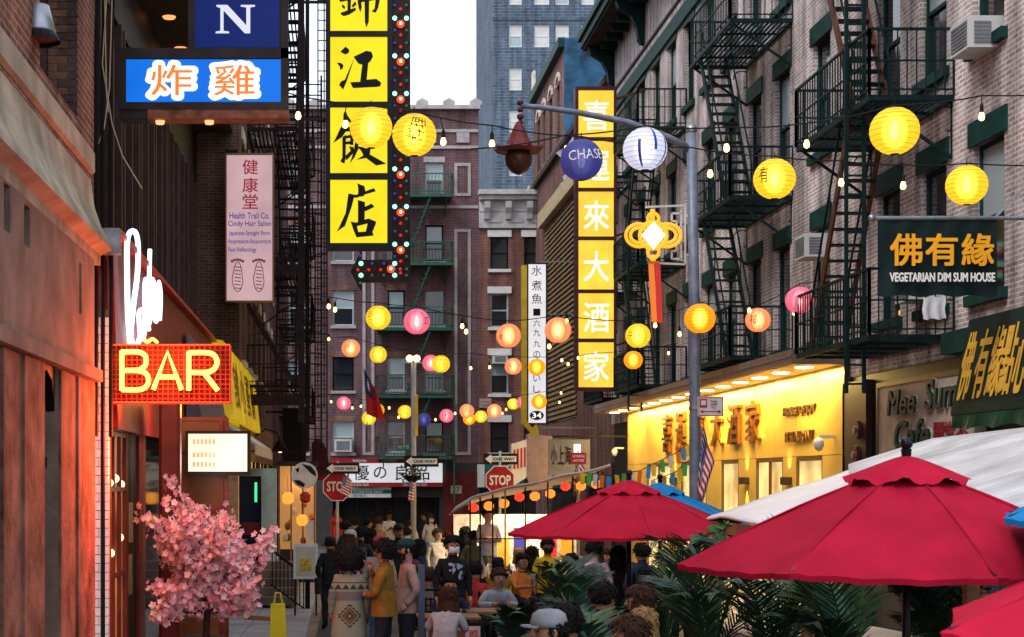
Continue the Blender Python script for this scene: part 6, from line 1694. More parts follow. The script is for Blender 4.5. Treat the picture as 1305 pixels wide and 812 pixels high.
def bodies():
    bpy.context.view_layer.update()
    dg = bpy.context.evaluated_depsgraph_get()
    for k, (o, J) in SKIN_OBJ.items():
        m = bpy.data.meshes.new_from_object(o.evaluated_get(dg))
        vs = [tuple(v.co) for v in m.vertices]; fs = [tuple(p_.vertices) for p_ in m.polygons]
        seg = [(Vector(J[a][0]), Vector(J[b][0]), c, (J[a][1]+J[b][1])/2) for a, b, c in BONES]
        cl = []
        for f_ in fs:
            c = sum((Vector(vs[i]) for i in f_), Vector())/len(f_)
            best = None
            for a, b, kk, r in seg:
                d = b-a; u = max(0, min(1, (c-a).dot(d)/d.length_squared)); q = (c-(a+d*u)).length/r
                if best is None or q < best[0]: best = (q, kk, u)
            kk = best[1]
            if kk == 's' and c.z < J['nb'][0][2]+.02: kk = 't'
            if kk in 'tp' and not k[1] and abs(c.z-.93) < .25 and abs(c.x) < .2: kk = 't' if c.z > .93 else 'p'
            cl.append(kk)
        BODY[k] = (vs, fs, cl, J); bpy.data.meshes.remove(m)
    for k, (o, J) in SKIN_OBJ.items():
        me = o.data; bpy.data.objects.remove(o); bpy.data.meshes.remove(me)
def hand(mb, w_, d, s):
    """palm and five unequal, slightly curled fingers leaving the wrist w_ in direction d"""
    d = d.normalized(); side = d.cross(Vector((s, .2, 0))).normalized(); nrm = d.cross(side).normalized()*s
    mb.tube([w_-d*.02, w_+d*.03, w_+d*.085], [.03, .036, .032], 8)
    for i, (o_, L) in enumerate(((-.028, .06), (-.01, .072), (.01, .068), (.028, .052))):
        b = w_+d*.08+side*o_
        mb.tube([b, b+d*L*.5+nrm*.006, b+d*L*.9+nrm*.026], [.0095, .0088, .007], 5)
    b = w_+d*.03+side*-.032
    mb.tube([b, b+d*.035-side*.022+nrm*.008, b+d*.062-side*.02+nrm*.02], [.011, .0095, .0075], 5)
def hair_mesh(kind, c, R_=.112):
    """hair as a rough shell with locks; front = -y"""
    m = MB(); n, k = 30, 18
    R0 = {'afro': .205, 'curly': .145, 'short': R_, 'long': R_+.006, 'bun': R_}[kind]
    amp = {'afro': .12, 'curly': .16, 'short': .10, 'long': .08, 'bun': .06}[kind]
    pts = []; keep = []
    lo = .70 if kind in ('short', 'bun') else .76
    for i in range(k+1):
        el = pi/2-pi*lo*i/k
        for j in range(n):
            az = 2*pi*j/n
            q = Vector((cos(az)*cos(el), sin(az)*cos(el), sin(el)))
            r = R0*(1+amp*noise.noise(q*5+c*9)+amp*.6*noise.noise(q*13+c*5))
            if kind in ('short', 'long', 'bun'): r += .012*max(0, q.z)
            pts.append((c.x+q.x*r*.95, c.y+q.y*r*1.06+.014, c.z+q.z*r*1.02+.024))
    fs = []
    for i in range(k):
        for j in range(n):
            az = 2*pi*(j+.5)/n; el = pi/2-pi*lo*(i+.5)/k
            fr_ = -sin(az); lim = .42+.12*noise.noise(Vector((j*.7, c.x*9, c.y)))
            if fr_ > .35 and el < lim: continue
            if fr_ > -.1 and el < (-.15 if kind != 'long' else -.6): continue
            fs.append((i*n+j, i*n+(j+1) % n, (i+1)*n+(j+1) % n, (i+1)*n+j))
    m.add(pts, fs)
    if kind in ('afro', 'curly'):                       # loose curls standing off the outline
        rnd = random.Random(int(c.x*1000)+5)
        for _ in range(260 if kind == 'afro' else 120):
            q = Vector((rnd.gauss(0, 1), rnd.gauss(.25, 1), rnd.gauss(.3, .9))).normalized()
            if -q.y > .55 and q.z < .4: continue
            b = c+Vector((0, .014, .024))+q*R0*.97; s_ = rnd.uniform(.010, .02); u = q.orthogonal()
            m.tube([b, b+q*s_+u*s_*.8, b+q*s_*1.6-u*s_*.3], [.008, .009, .004], 4)
    if kind == 'long':
        for j in range(26):                              # hanging locks round the back and sides
            a = pi*(-.18+1.36*j/25); r = .098; L = .30+.05*sin(j*2.3)
            b = c+Vector((r*cos(a)*.98, .012+r*sin(a)*1.05, .02))
            out = Vector((cos(a), sin(a), 0))
            m.tube([b, b+out*.018+Vector((0, 0, -.1)), b+out*(.03+.012*sin(j*1.7))+Vector((0, 0, -L*.65)), b+out*.03+Vector((.01*sin(j), 0, -L))], [.018, .022, .019, .006], 5)
    if kind in ('short', 'long', 'bun'):                # short locks lying over the crown
        rnd = random.Random(int(abs(c.z)*7000)+len(m.v))
        for _ in range(240):
            q = Vector((rnd.gauss(0, 1), rnd.gauss(.2, 1), rnd.gauss(.5, .8))).normalized()
            if (-q.y > .45 and q.z < .35) or q.z < -.45 or (R_ < .105 and q.z > .05): continue
            dn = (Vector((0, .25, -1))-q*q.dot(Vector((0, .25, -1))))
            dn = (dn.normalized() if dn.length > .05 else q.orthogonal())+Vector((rnd.gauss(0, .4), rnd.gauss(0, .4), rnd.gauss(0, .25)))
            b = c+Vector((q.x*R0*.95, q.y*R0*1.06+.014, q.z*R0*1.02+.026)); L = rnd.uniform(.025, .05)
            m.tube([b, b+dn*L*.5+q*.010, b+dn*L+q*rnd.uniform(-.004, .012)], [.009, .008, .002], 4)
    if kind == 'bun': m.sphere((c.x, c.y+.11, c.z+.08), .05, 10, 6)
    return m
PEOPLE = []
def person(label, px, hy, p_, yaw, top, bot, skin=0, hair=('short', 'black'), pose='down', seated=False, hat=None, sleeve=True, mask=None, extra=None, seat_z=0, turn=0):
    prepare(pose, seated); PEOPLE.append(locals().copy())
def make_person(a):
    vs, fs, cl, J = BODY[(a['pose'], a['seated'])]
    t = thing('person', a['label'], 'person', (0, 0, 0), 'people in the street')
    m = MB(); order = {'t': 1, 'f': 1 if a['sleeve'] else 0, 's': 0, 'p': 2, 'c': 2, 'b': 3}
    sd = Vector((a['px']*.37, a['p_']*.11, 0)); hz_ = J['nb'][0][2]
    m.v = [Vector(v)+(noise.noise_vector(Vector(v)*8+sd)*.013+noise.noise_vector(Vector((v[0]*7, v[1]*7, v[2]*17))+sd)*.008 if v[2] < hz_ else Vector()) for v in vs]; m.f = list(fs); m.mi = [order[c] for c in cl]
    m.cur = 0
    for n, s in (('l', -1), ('r', 1)):
        e, w_ = Vector(J['el'+n][0]), Vector(J['wr'+n][0]); hand(m, w_, w_-e, s)
    hc = Vector(J['h2'][0])
    # face: nose, brow, ears, then eyes and mouth
    m.tube([hc+Vector((0, -.085, .012)), hc+Vector((0, -.108, -.018)), hc+Vector((0, -.09, -.03))], [.009, .016, .012], 6)
    for s in (-1, 1): m.sphere(hc+Vector((s*.088, .01, -.005)), .026, 6, 5, (.4, .8, 1.2))
    m.cur = 4
    for s in (-1, 1): m.sphere(hc+Vector((s*.034, -.083, .008)), .011, 6, 4, (1.3, .6, .8))
    m.cur = 5; m.sphere(hc+Vector((0, -.083, -.052)), .02, 6, 4, (1.2, .35, .3))
    m.build('body', [SK[a['skin']], a['top'], a['bot'], M_SHOE, M_EYE, mat('lip', (.28, .10, .08), .5)], t, True)
    hk, hcol = a['hair']
    if hk != 'none': hair_mesh(hk, hc, .101 if a['hat'] else .112).build('hair', HAIR[hcol], t, False)
    if not a['seated']:                                  # lower edge of jacket or shirt
        jk = MB(); pz = J['pelvis'][0][2]
        jk.lathe([(.172, -.11), (.174, -.04), (.166, .06), (.154, .2)], 20, (0, .005, pz), 1.10, .92); jk.f = jk.f[:-2]; jk.mi = jk.mi[:-2]
        jk.build('jacket_hem', a['top'], t, True)
    col = MB(); col.lathe([(.072, -.03), (.07, .02), (.064, .035)], 14, Vector(J['nb'][0])+Vector((0, 0, .02)), 1, .95); col.f = col.f[:-2]; col.mi = col.mi[:-2]; col.build('collar', a['top'], t, True)
    if a['mask']:
        q = []
        for i in range(6):
            for j in range(9):
                az = -pi/2+(-.95+1.9*j/8); r = .094+.014*sin(pi*j/8)*sin(pi*i/5)
                q.append((hc.x+r*cos(az), hc.y+r*sin(az)*1.05-.004, hc.z-.012-i*.016))
        MB().add(q, [(i*9+j, i*9+j+1, (i+1)*9+j+1, (i+1)*9+j) for i in range(5) for j in range(8)]).build('face_mask', a['mask'], t, True)
    if a['hat']:
        kind, hm = a['hat']
        if kind == 'beanie':
            MB().lathe([(.108, .02), (.112, .035), (.108, .06), (.107, .062), (.102, .10), (.08, .135), (.04, .155), (.001, .16)], 20, hc, .95, 1.08).build('beanie', hm, t, True)
        else:
            k_ = MB().lathe([(.106, .035), (.107, .07), (.095, .115), (.06, .14), (.001, .148)], 20, hc, .95, 1.1); k_.f = k_.f[:]
            o = k_.build('cap', hm, t, True)
            MB().prism([(-.075, -.09), (-.06, -.15), (-.03, -.18), (.03, -.18), (.06, -.15), (.075, -.09)], .035, .047, lambda u, v, w_: (hc.x+u, hc.y+v, hc.z+w_-.12*(abs(u))**1.3)).build('brim', hm, o)
    if a['extra']: a['extra'](t, J)
    X, Y = (a['px']-CX)/a['p_'], F/a['p_']
    s = (H-zg(Y)-a['seat_z']-(a['hy']-CY)/a['p_'])/((1.755 if not a['seated'] else 1.305)+(.03 if a['hat'] else 0))
    t.scale = (s, s, s)
    t.rotation_euler = (0, 0, radians(a['yaw'])); t.location = (X, Y, zg(Y)+a['seat_z']+(.13 if not KL < X < KR else 0))
    return t

# ---- clothing extras
def knit_mat():
    m_, n, b = _new('patterned_cardigan')
    g = n.nodes.new('ShaderNodeTexCoord'); s = n.nodes.new('ShaderNodeSeparateXYZ'); n.links.new(g.outputs['Object'], s.inputs[0])
    def mth(op, *v):
        q = n.nodes.new('ShaderNodeMath'); q.operation = op
        for i, x in enumerate(v):
            if isinstance(x, (int, float)): q.inputs[i].default_value = x
            else: n.links.new(x, q.inputs[i])
        return q.outputs[0]
    x, y, z = s.outputs
    base = n.nodes.new('ShaderNodeTexNoise'); base.inputs['Scale'].default_value = 120; base.inputs['Detail'].default_value = 3
    def mixc(fac, c, prev):
        q = n.nodes.new('ShaderNodeMix'); q.data_type = 'RGBA'; n.links.new(fac, q.inputs[0]); q.inputs[7].default_value = (*c, 1)
        if isinstance(prev, tuple): q.inputs[6].default_value = (*prev, 1)
        else: n.links.new(prev, q.inputs[6])
        return q.outputs[2]
    def band(z0, z1): return mth('MULTIPLY', mth('GREATER_THAN', z, z0), mth('LESS_THAN', z, z1))
    zig = mth('PINGPONG', mth('ADD', x, 10), .05)
    col = (.40, .42, .30)
    col = mixc(band(1.10, 1.22), (.25, .23, .22), col); col = mixc(band(.52, .62), (.20, .20, .20), col)
    for zc, h_ in ((1.25, .07), (.50, .06)):
        tri = mth('MULTIPLY', mth('GREATER_THAN', z, zc), mth('LESS_THAN', mth('SUBTRACT', z, zc), mth('MULTIPLY', zig, h_/.05)))
        col = mixc(tri, (.06, .075, .09), col)
    col = mixc(band(.40, .445), (.06, .075, .09), col); col = mixc(band(1.33, 1.345), (.10, .11, .12), col)
    back = mth('GREATER_THAN', y, .03)
    dd = mth('ADD', mth('ABSOLUTE', x), mth('ABSOLUTE', mth('SUBTRACT', z, .90)))
    st = mth('ADD', dd, mth('MULTIPLY', mth('PINGPONG', mth('ADD', z, 0), .02), 1.6))
    for lim, c in ((.175, (.055, .07, .085)), (.135, (.38, .36, .28)), (.115, (.24, .14, .05)), (.05, (.06, .07, .08)), (.025, (.4, .36, .28))):
        col = mixc(mth('MULTIPLY', back, mth('LESS_THAN', st if lim == .175 else dd, lim)), c, col)
    mx = n.nodes.new('ShaderNodeMix'); mx.data_type = 'RGBA'; mx.blend_type = 'MULTIPLY'; mx.inputs[0].default_value = .6
    n.links.new(col, mx.inputs[6]); n.links.new(base.outputs[0], mx.inputs[7])
    n.links.new(mx.outputs[2], b.inputs['Base Color']); b.inputs['Roughness'].default_value = .95; b.inputs['Specular IOR Level'].default_value = .1
    bp = n.nodes.new('ShaderNodeBump'); bp.inputs['Strength'].default_value = .4; n.links.new(base.outputs[0], bp.inputs['Height']); n.links.new(bp.outputs[0], b.inputs['Normal'])
    return m_
M_KNIT = knit_mat()
def ex_coat(t, J):
    m = MB(); N = 28; q = []
    prof = [(1.43, .085, .075), (1.40, .15, .10), (1.36, .205, .125), (1.25, .205, .14), (1.08, .19, .135), (.92, .215, .155), (.7, .235, .165), (.5, .25, .175), (.34, .255, .18)]
    for z, a, b in prof:
        for k in range(N):
            an = 2*pi*k/N; q.append((a*cos(an)*(1+.02*sin(an*5+z*4)), b*sin(an)+.01, z))
    m.add(q, [(i*N+k, i*N+(k+1) % N, (i+1)*N+(k+1) % N, (i+1)*N+k) for i in range(len(prof)-1) for k in range(N)])
    m.build('cardigan', M_KNIT, t, True)
    MB().bbox((-.28, -.05, .86), (.05, .02, .13)).build('paper_cup', mat('teal_cup', (.02, .25, .35), .5), t)
def ex_print(cols):
    def g(t, J):
        c = Vector(J['chest'][0]); m = MB(); rnd = random.Random(4)
        for i in range(26):
            u, v = rnd.uniform(-.09, .09), rnd.uniform(-.13, .10); r = rnd.uniform(.012, .032)
            ps = [(u+r*cos(k*1.05)*rnd.uniform(.6, 1.2), v+r*sin(k*1.05)*rnd.uniform(.6, 1.2)) for k in range(6)]
            m.cur = i % len(cols); yy = c.y-.150-.0008*i
            m.add([(a, yy+.9*a*a, c.z+b) for a, b in ps], [tuple(range(6))])
        m.build('shirt_print', cols, t)
    return g
def ex_hood(t, J):
    c = Vector(J['nb'][0]); MB().sphere(c+Vector((0, .09, -.02)), .11, 12, 8, (1.1, .7, .8)).build('hood', t['hm'] if 'hm' in t else cm((.08, .02, .03)), t, True)
def hood_of(m_):
    def g(t, J):
        c = Vector(J['nb'][0]); MB().sphere(c+Vector((0, .08, -.01)), .11, 12, 8, (1.15, .75, .75)).build('hood', m_, t, True)
    return g
def tote(m_):
    def g(t, J):
        c = Vector(J['pelvis'][0]); MB().bbox((c.x+.24, c.y+.02, c.z-.12), (.09, .28, .3), .03).build('tote_bag', m_, t)
        MB().tube([(c.x+.22, c.y-.06, c.z+.03), (c.x+.19, c.y-.02, c.z+.44), (c.x+.22, c.y+.08, c.z+.03)], .012, 5).build('bag_strap', m_, t)
    return g
def beard(t, J):
    h = Vector(J['h2'][0]); m = MB()
    for i in range(60):
        a = -pi/2+random.uniform(-1.25, 1.25); z = random.uniform(-.115, -.03)
        r = .086+.006*random.random(); b = h+Vector((r*cos(a), r*sin(a)-.004, z)); m.tube([b, b+Vector((.006*cos(a), .008*sin(a), -.016))], [.012, .006], 4)
    m.build('beard', HAIR['black'], t)
def hood_up(m_):
    def g(t, J):
        h = Vector(J['h2'][0]); hm = hair_mesh('short', h+Vector((0, .01, .0)), .128); hm.build('hood', m_, t, True)
        MB().lathe([(.15, -.2), (.13, -.1), (.125, 0)], 16, h+Vector((0, .03, -.02)), 1, .9).build('hood_collar', m_, t, True)
    return g
def backpack(m_):
    def g(t, J):
        c = Vector(J['chest'][0]); MB().bbox((c.x, c.y+.21, c.z-.1), (.3, .16, .44), .05).build('backpack', m_, t, False)
    return g
def glasses(t, J):
    h = Vector(J['h2'][0]); m = MB()
    for s in (-1, 1): m.tube([h+Vector((s*.036+.026*cos(k*pi/6), -.098, .008+.02*sin(k*pi/6))) for k in range(13)], .0035, 5); m.tube([h+Vector((s*.062, -.095, .012)), h+Vector((s*.092, .01, .012))], .003, 4)
    m.build('glasses', M_CHAR, t)
BLK, NAV, WHT, JEAN = cm((.014, .014, .016)), cm((.02, .03, .07)), cm((.58, .56, .55)), cm((.05, .09, .17))
MUS, PNK, DGN, GRY = cm((.27, .13, .02)), cm((.42, .25, .21)), cm((.012, .045, .04)), cm((.17, .165, .15))
YEL, LPNK, KHA = cm((.70, .48, .02)), cm((.58, .36, .46)), cm((.30, .24, .14))
DPANT = cm((.02, .02, .025))
SURG = mat('white_face_mask', (.66, .70, .74), .8)
person('person in black jacket and black cap walking away on the left pavement', 421, 682, 70, 195, BLK, DPANT, 0, ('short', 'black'), 'pocket', hat=('cap', BLK), extra=tote(cm((.03, .03, .035))))
person('woman with large afro in long patterned cardigan, seen from behind', 445, 702, 105, 182, M_KNIT, DPANT, 2, ('afro', 'black'), 'down', extra=ex_coat)
person('man in mustard jacket with hand at his mouth, dark curly hair', 489, 690, 106, -105, MUS, DPANT, 1, ('curly', 'black'), 'mouth')
person('bearded man in pink jacket and dark green cap facing left', 519, 684, 103, -80, PNK, cm((.02, .022, .03)), 0, ('short', 'black'), 'pocket', hat=('cap', DGN), extra=lambda t, J: (hood_of(cm((.09, .02, .035)))(t, J), beard(t, J)))
person('person in pale beanie and pinkish coat behind the afro woman', 446, 674, 76, 150, LPNK, DPANT, 0, ('long', 'brown'), 'fold', hat=('beanie', cm((.42, .38, .36))))
person('person in red beanie behind the mustard jacket man', 484, 681, 86, 160, cm((.3, .26, .22)), JEAN, 1, ('short', 'black'), 'down', hat=('beanie', cm((.38, .05, .04))))
person('dark haired person in black coat behind the pale beanie', 459, 672, 66, 170, BLK, DPANT, 0, ('short', 'black'), 'down', extra=backpack(cm((.05, .06, .08))))
person('person in dark coat far left, beneath the flag covered stop sign', 441, 664, 56, 120, NAV, DPANT, 1, ('short', 'black'), 'pocket')
person('long haired person in black behind the red beanie', 472, 674, 64, 175, BLK, DPANT, 0, ('long', 'black'), 'down', extra=tote(cm((.35, .30, .22))))
person('man in dark cap and brown mask facing the camera in the crowd', 508, 666, 62, 5, BLK, DPANT, 1, ('short', 'black'), 'down', hat=('cap', BLK), mask=cm((.30, .12, .04)))
person('masked man in black shirt with colourful chest print', 577, 683, 92, 12, BLK, DPANT, 1, ('short', 'black'), 'down', mask=SURG, extra=ex_print([cm((.45, .42, .62)), cm((.25, .45, .60)), cm((.62, .5, .7)), cm((.08, .08, .2))]))
person('long haired woman in black hoodie with white back print', 593, 672, 60, 175, BLK, DPANT, 0, ('long', 'black'), 'pocket')
person('man in white shirt and jeans standing before the dark shop', 496, 652, 37, 8, WHT, JEAN, 2, ('short', 'black'), 'phone')
person('woman in white jacket and light jeans with face mask near far lamp post', 549, 656, 38, 15, WHT, cm((.16, .24, .36)), 0, ('long', 'brown'), 'walk', mask=SURG)
person('person in dark coat beside the woman in white jacket', 541, 653, 37, -60, NAV, DPANT, 1, ('short', 'black'), 'down')
person('person in white top half hidden by the far lamp post', 523, 663, 40, 170, WHT, JEAN, 0, ('short', 'brown'), 'down')
person('person in dark blue walking at the far crossing', 563, 676, 52, 165, NAV, DPANT, 0, ('short', 'black'), 'walk')
person('person in black hooded coat at the far left crossing', 470, 662, 42, 90, BLK, DPANT, 1, ('short', 'black'), 'down')
person('woman in dark blue jacket among the diners left of the lamp post', 534, 688, 70, 120, NAV, DPANT, 0, ('long', 'black'), 'down')
person('seated man in grey jacket with his back to the camera', 549, 724, 88, 150, GRY, DPANT, 0, ('short', 'brown'), 'down', True)
person('seated dark haired man in navy shirt facing the camera', 573, 727, 92, 0, NAV, DPANT, 0, ('short', 'black'), 'lean', True)
person('seated woman with long hair and white sleeves at the front table', 568, 744, 108, 165, cm((.34, .33, .33)), DPANT, 1, ('long', 'brown'), 'lean', True)
person('seated man in pale grey shirt leaning over his table', 632, 718, 88, 10, cm((.36, .38, .42)), DPANT, 0, ('short', 'brown'), 'lean', True)
person('seated person in black cap behind the leaning man', 634, 708, 76, 180, MUS, DPANT, 0, ('short', 'black'), 'down', True, hat=('cap', BLK))
person('seated person in yellow hoodie with the hood up', 626, 696, 58, 180, YEL, DPANT, 0, ('none', ''), 'down', True, extra=hood_up(YEL))
person('seated person in white and navy jacket beside the yellow hoodie', 645, 690, 56, 170, cm((.45, .47, .52)), DPANT, 0, ('short', 'black'), 'down', True)
person('seated woman in white blouse with brown hair seen from behind', 661, 699, 60, 185, WHT, DPANT, 0, ('long', 'brown'), 'down', True)
person('seated person in navy jacket left of the palm', 680, 697, 64, 150, NAV, DPANT, 0, ('long', 'black'), 'down', True)
person('standing person in yellow shirt and black mask behind the palm', 698, 687, 78, 5, YEL, DPANT, 2, ('short', 'black'), 'down', mask=BLK, sleeve=False, extra=ex_print([BLK, cm((.5, .45, .4))]))
person('man in pink shirt standing with his back turned under the umbrella', 757, 690, 92, 165, LPNK, KHA, 0, ('short', 'black'), 'down', extra=backpack(cm((.35, .33, .36))))
person('long haired person in black standing under the middle umbrella', 788, 697, 88, 150, BLK, DPANT, 0, ('long', 'black'), 'down')
person('man in navy sweater with dark backpack before the golden doors', 818, 693, 94, 195, NAV, DPANT, 0, ('short', 'black'), 'pocket', extra=backpack(BLK))
person('person in dark jacket at the golden restaurant door', 845, 702, 80, 100, BLK, DPANT, 0, ('short', 'black'), 'down')
person('near boy in navy shirt with shaved sides, in profile', 777, 743, 138, 120, NAV, DPANT, 0, ('short', 'black'), 'down', True)
person('near passer-by with red brown face at the bottom, white cap', 690, 772, 190, -80, cm((.35, .36, .40)), DPANT, 1, ('short', 'black'), 'down', True, hat=('cap', cm((.3, .3, .33))))
person('near dark haired passer-by seen from behind at the bottom', 721, 770, 180, 175, cm((.40, .34, .38)), DPANT, 1, ('short', 'black'), 'down', seated=True)
person('near long haired woman turning to the left below the umbrella', 806, 747, 142, -100, cm((.35, .30, .28)), DPANT, 1, ('long', 'brown'), 'down', seated=True)
person('near man in profile at the very bottom, brown hair', 789, 786, 192, -85, BLK, DPANT, 1, ('short', 'brown'), 'down', seated=True)
person('fair haired person in blue jacket near the bottom', 824, 776, 150, 150, cm((.03, .14, .42)), DPANT, 0, ('long', 'blond'), 'down', seated=True)
person('person in white clothes standing in the far dining shed', 622, 648, 62, 10, WHT, WHT, 3, ('short', 'black'), 'fold', seat_z=.34)
person('woman with glasses and purple shirt under the right umbrella', 1256, 738, 160, -70, cm((.16, .06, .25)), DPANT, 0, ('short', 'grey'), 'down', extra=glasses)
person('person in white shirt beside the woman with glasses', 1282, 735, 158, 160, WHT, DPANT, 0, ('none', ''), 'down')
for lb_, px, hy, p_, yw, tp, bt, sk, hr, ps, st_ in (
    ('person in light blue jacket left of the far lamp post', 517, 672, 56, 200, cm((.18, .32, .50)), DPANT, 0, ('short', 'black'), 'walk', False),
    ('person in cream sweater behind the masked man', 558, 674, 58, 20, cm((.50, .44, .34)), JEAN, 1, ('short', 'brown'), 'down', False),
    ('person in olive jacket right of the masked man', 604, 677, 62, 170, cm((.12, .13, .05)), DPANT, 0, ('short', 'black'), 'pocket', False),
    ('person in red sweater in front of the red door', 582, 664, 46, 150, cm((.40, .03, .03)), JEAN, 0, ('long', 'black'), 'down', False),
    ('person in grey hoodie walking away under the left stop sign', 452, 660, 48, 185, cm((.24, .24, .26)), JEAN, 1, ('short', 'black'), 'walk', False),
    ('person in tan coat left of the white shirted man', 482, 659, 44, 170, cm((.34, .22, .12)), DPANT, 0, ('short', 'brown'), 'down', False),
    ('seated person in red top beside the small palm', 606, 716, 84, 165, cm((.42, .04, .04)), DPANT, 0, ('short', 'black'), 'down', True),
    ('seated person in light shirt below the far dining shed', 612, 694, 60, 10, cm((.45, .45, .48)), DPANT, 0, ('short', 'black'), 'lean', True),
    ('seated diner in orange beside the navy jacket', 668, 706, 70, 20, cm((.60, .20, .04)), DPANT, 1, ('short', 'black'), 'down', True),
    ('seated person in white shirt left of the pink shirted man', 730, 706, 78, 150, WHT, DPANT, 0, ('short', 'black'), 'down', True),
    ('person in teal top behind the middle umbrella pole', 772, 700, 80, 20, cm((.03, .22, .24)), JEAN, 0, ('long', 'brown'), 'down', False),
    ('person in denim jacket standing by the golden doors', 868, 702, 84, 190, cm((.08, .15, .28)), DPANT, 0, ('short', 'black'), 'pocket', False)):
    person(lb_, px, hy, p_, yw, tp, bt, sk, hr, ps, st_)
bodies()
for a in PEOPLE: make_person(a)

# ================================================================== tables, chairs, barrier
M_CHY = mat('yellow_cafe_chair', (.5, .33, .03), .5)
def cafe_chair(label, px, p_, yaw, m_, back=True):
    t = thing('cafe_chair', label, 'chair', (0, 0, 0), 'cafe chairs at the dining tables')
    MB().box(-.21, .21, -.2, .22, .43, .46).build('seat', m_, t)
    for x in (-.19, .19):
        MB().bar((x, -.18, 0), (x, -.18, .43), .03).build('leg', m_, t); MB().bar((x, .2, 0), (x, .24 if back else .2, .92 if back else .43), .03).build('leg', m_, t)
    for k in range(5 if back else 0): MB().bar((-.19, .225+.003*k, .52+k*.09), (.19, .225+.003*k, .52+k*.09), .02).build('slat', m_, t)
    for k in range(4 if back else 0): MB().bar((-.12+k*.08, .222, .5), (-.12+k*.08, .24, .9), .018).build('spindle', m_, t)
    t.location = ((px-CX)/p_, F/p_, zg(F/p_)); t.rotation_euler.z = radians(yaw)
cafe_chair('black lattice chair behind the yellow hoodie', 626, 59.3, 180, M_BLACK)
cafe_chair('black lattice chair behind the white blouse', 661, 61.3, 182, M_BLACK)
cafe_chair('black chair of the seated man in grey jacket', 549, 90, 150, M_BLACK)
cafe_chair('low black stool of the seated woman with white sleeves', 568, 109, 165, M_BLACK, False)
cafe_chair('black chair of the navy shirted man', 573, 90, 0, M_BLACK)
cafe_chair('yellow chair of the person in black cap', 634, 77.8, 180, M_CHY)
cafe_chair('dark chair of the leaning man in pale grey', 632, 86.5, 10, M_BLACK)
cafe_chair('dark chair of the white and navy jacket', 645, 57.2, 170, M_BLACK)
cafe_chair('dark chair of the navy jacket left of the palm', 680, 65.5, 150, M_BLACK)
def cafe_table(label, px, p_, m_):
    x, y = (px-CX)/p_, F/p_; g = zg(y)
    t = thing('cafe_table', label, 'table', (x, y, g), 'cafe tables')
    MB().box(x-.4, x+.4, y-.35, y+.35, g+.72, g+.75).build('table_top', m_, t)
    MB().tube([(x, y, g+.03), (x, y, g+.72)], .03, 8).build('leg', M_BLACK, t); MB().lathe([(.25, 0), (.25, .02), (.05, .05)], 14, (x, y, g)).build('base', M_BLACK, t)
cafe_table('wooden table before the navy shirted man', 571, 99, M_WOOD); cafe_table('wooden table of the leaning man in pale grey', 630, 93, M_WOOD)
cafe_table('small table right of the yellow hoodie', 650, 60, M_WOOD); cafe_table('wooden table behind the far lamp post crowd', 542, 68, M_WOOD)
p = 104.0; f = frame_fr(p)
t = thing('dining_barrier', 'dark dining barrier with pink food poster at the bottom of the street', 'barrier', f(575, 870, 0))
m = MB(); fbox(m, p, 541, 618, 793, 880, -.05, 0); m.build('panel', M_BLACK, t)
m = MB(); fbox(m, p, 543, 612, 798, 878, .001, .008); m.build('poster', mat('pink_poster', (.60, .40, .38), .6), t)
for k, px in enumerate((546, 565, 582, 598)): m = MB(); fbox(m, p, px, px+11, 803, 816, .009, .014); m.build('food_picture', mat('poster_food_%d' % (k % 2), ((.22, .07, .05), (.4, .16, .1))[k % 2], .6, 0, .5, 25), t)
m = MB(); m.bar(f(537, 720, 0), f(537, 895, 0), .08); m.build('post', mat('slate_blue_post', (.10, .12, .17), .5), t)
MB().bar(f(541, 752, -.02), f(562, 752, -.02), .03).build('rail', M_BLACK, t)
t = thing('paper_tray', 'small white paper tray on the wooden table', 'tray', P(580, 790, 88)); c = P(572, 0, 99); c.z = zg(c.y); MB().box(c.x-.15, c.x+.1, c.y-.2, c.y+.0, c.z+.752, c.z+.79).build('tray', M_WHITE, t)

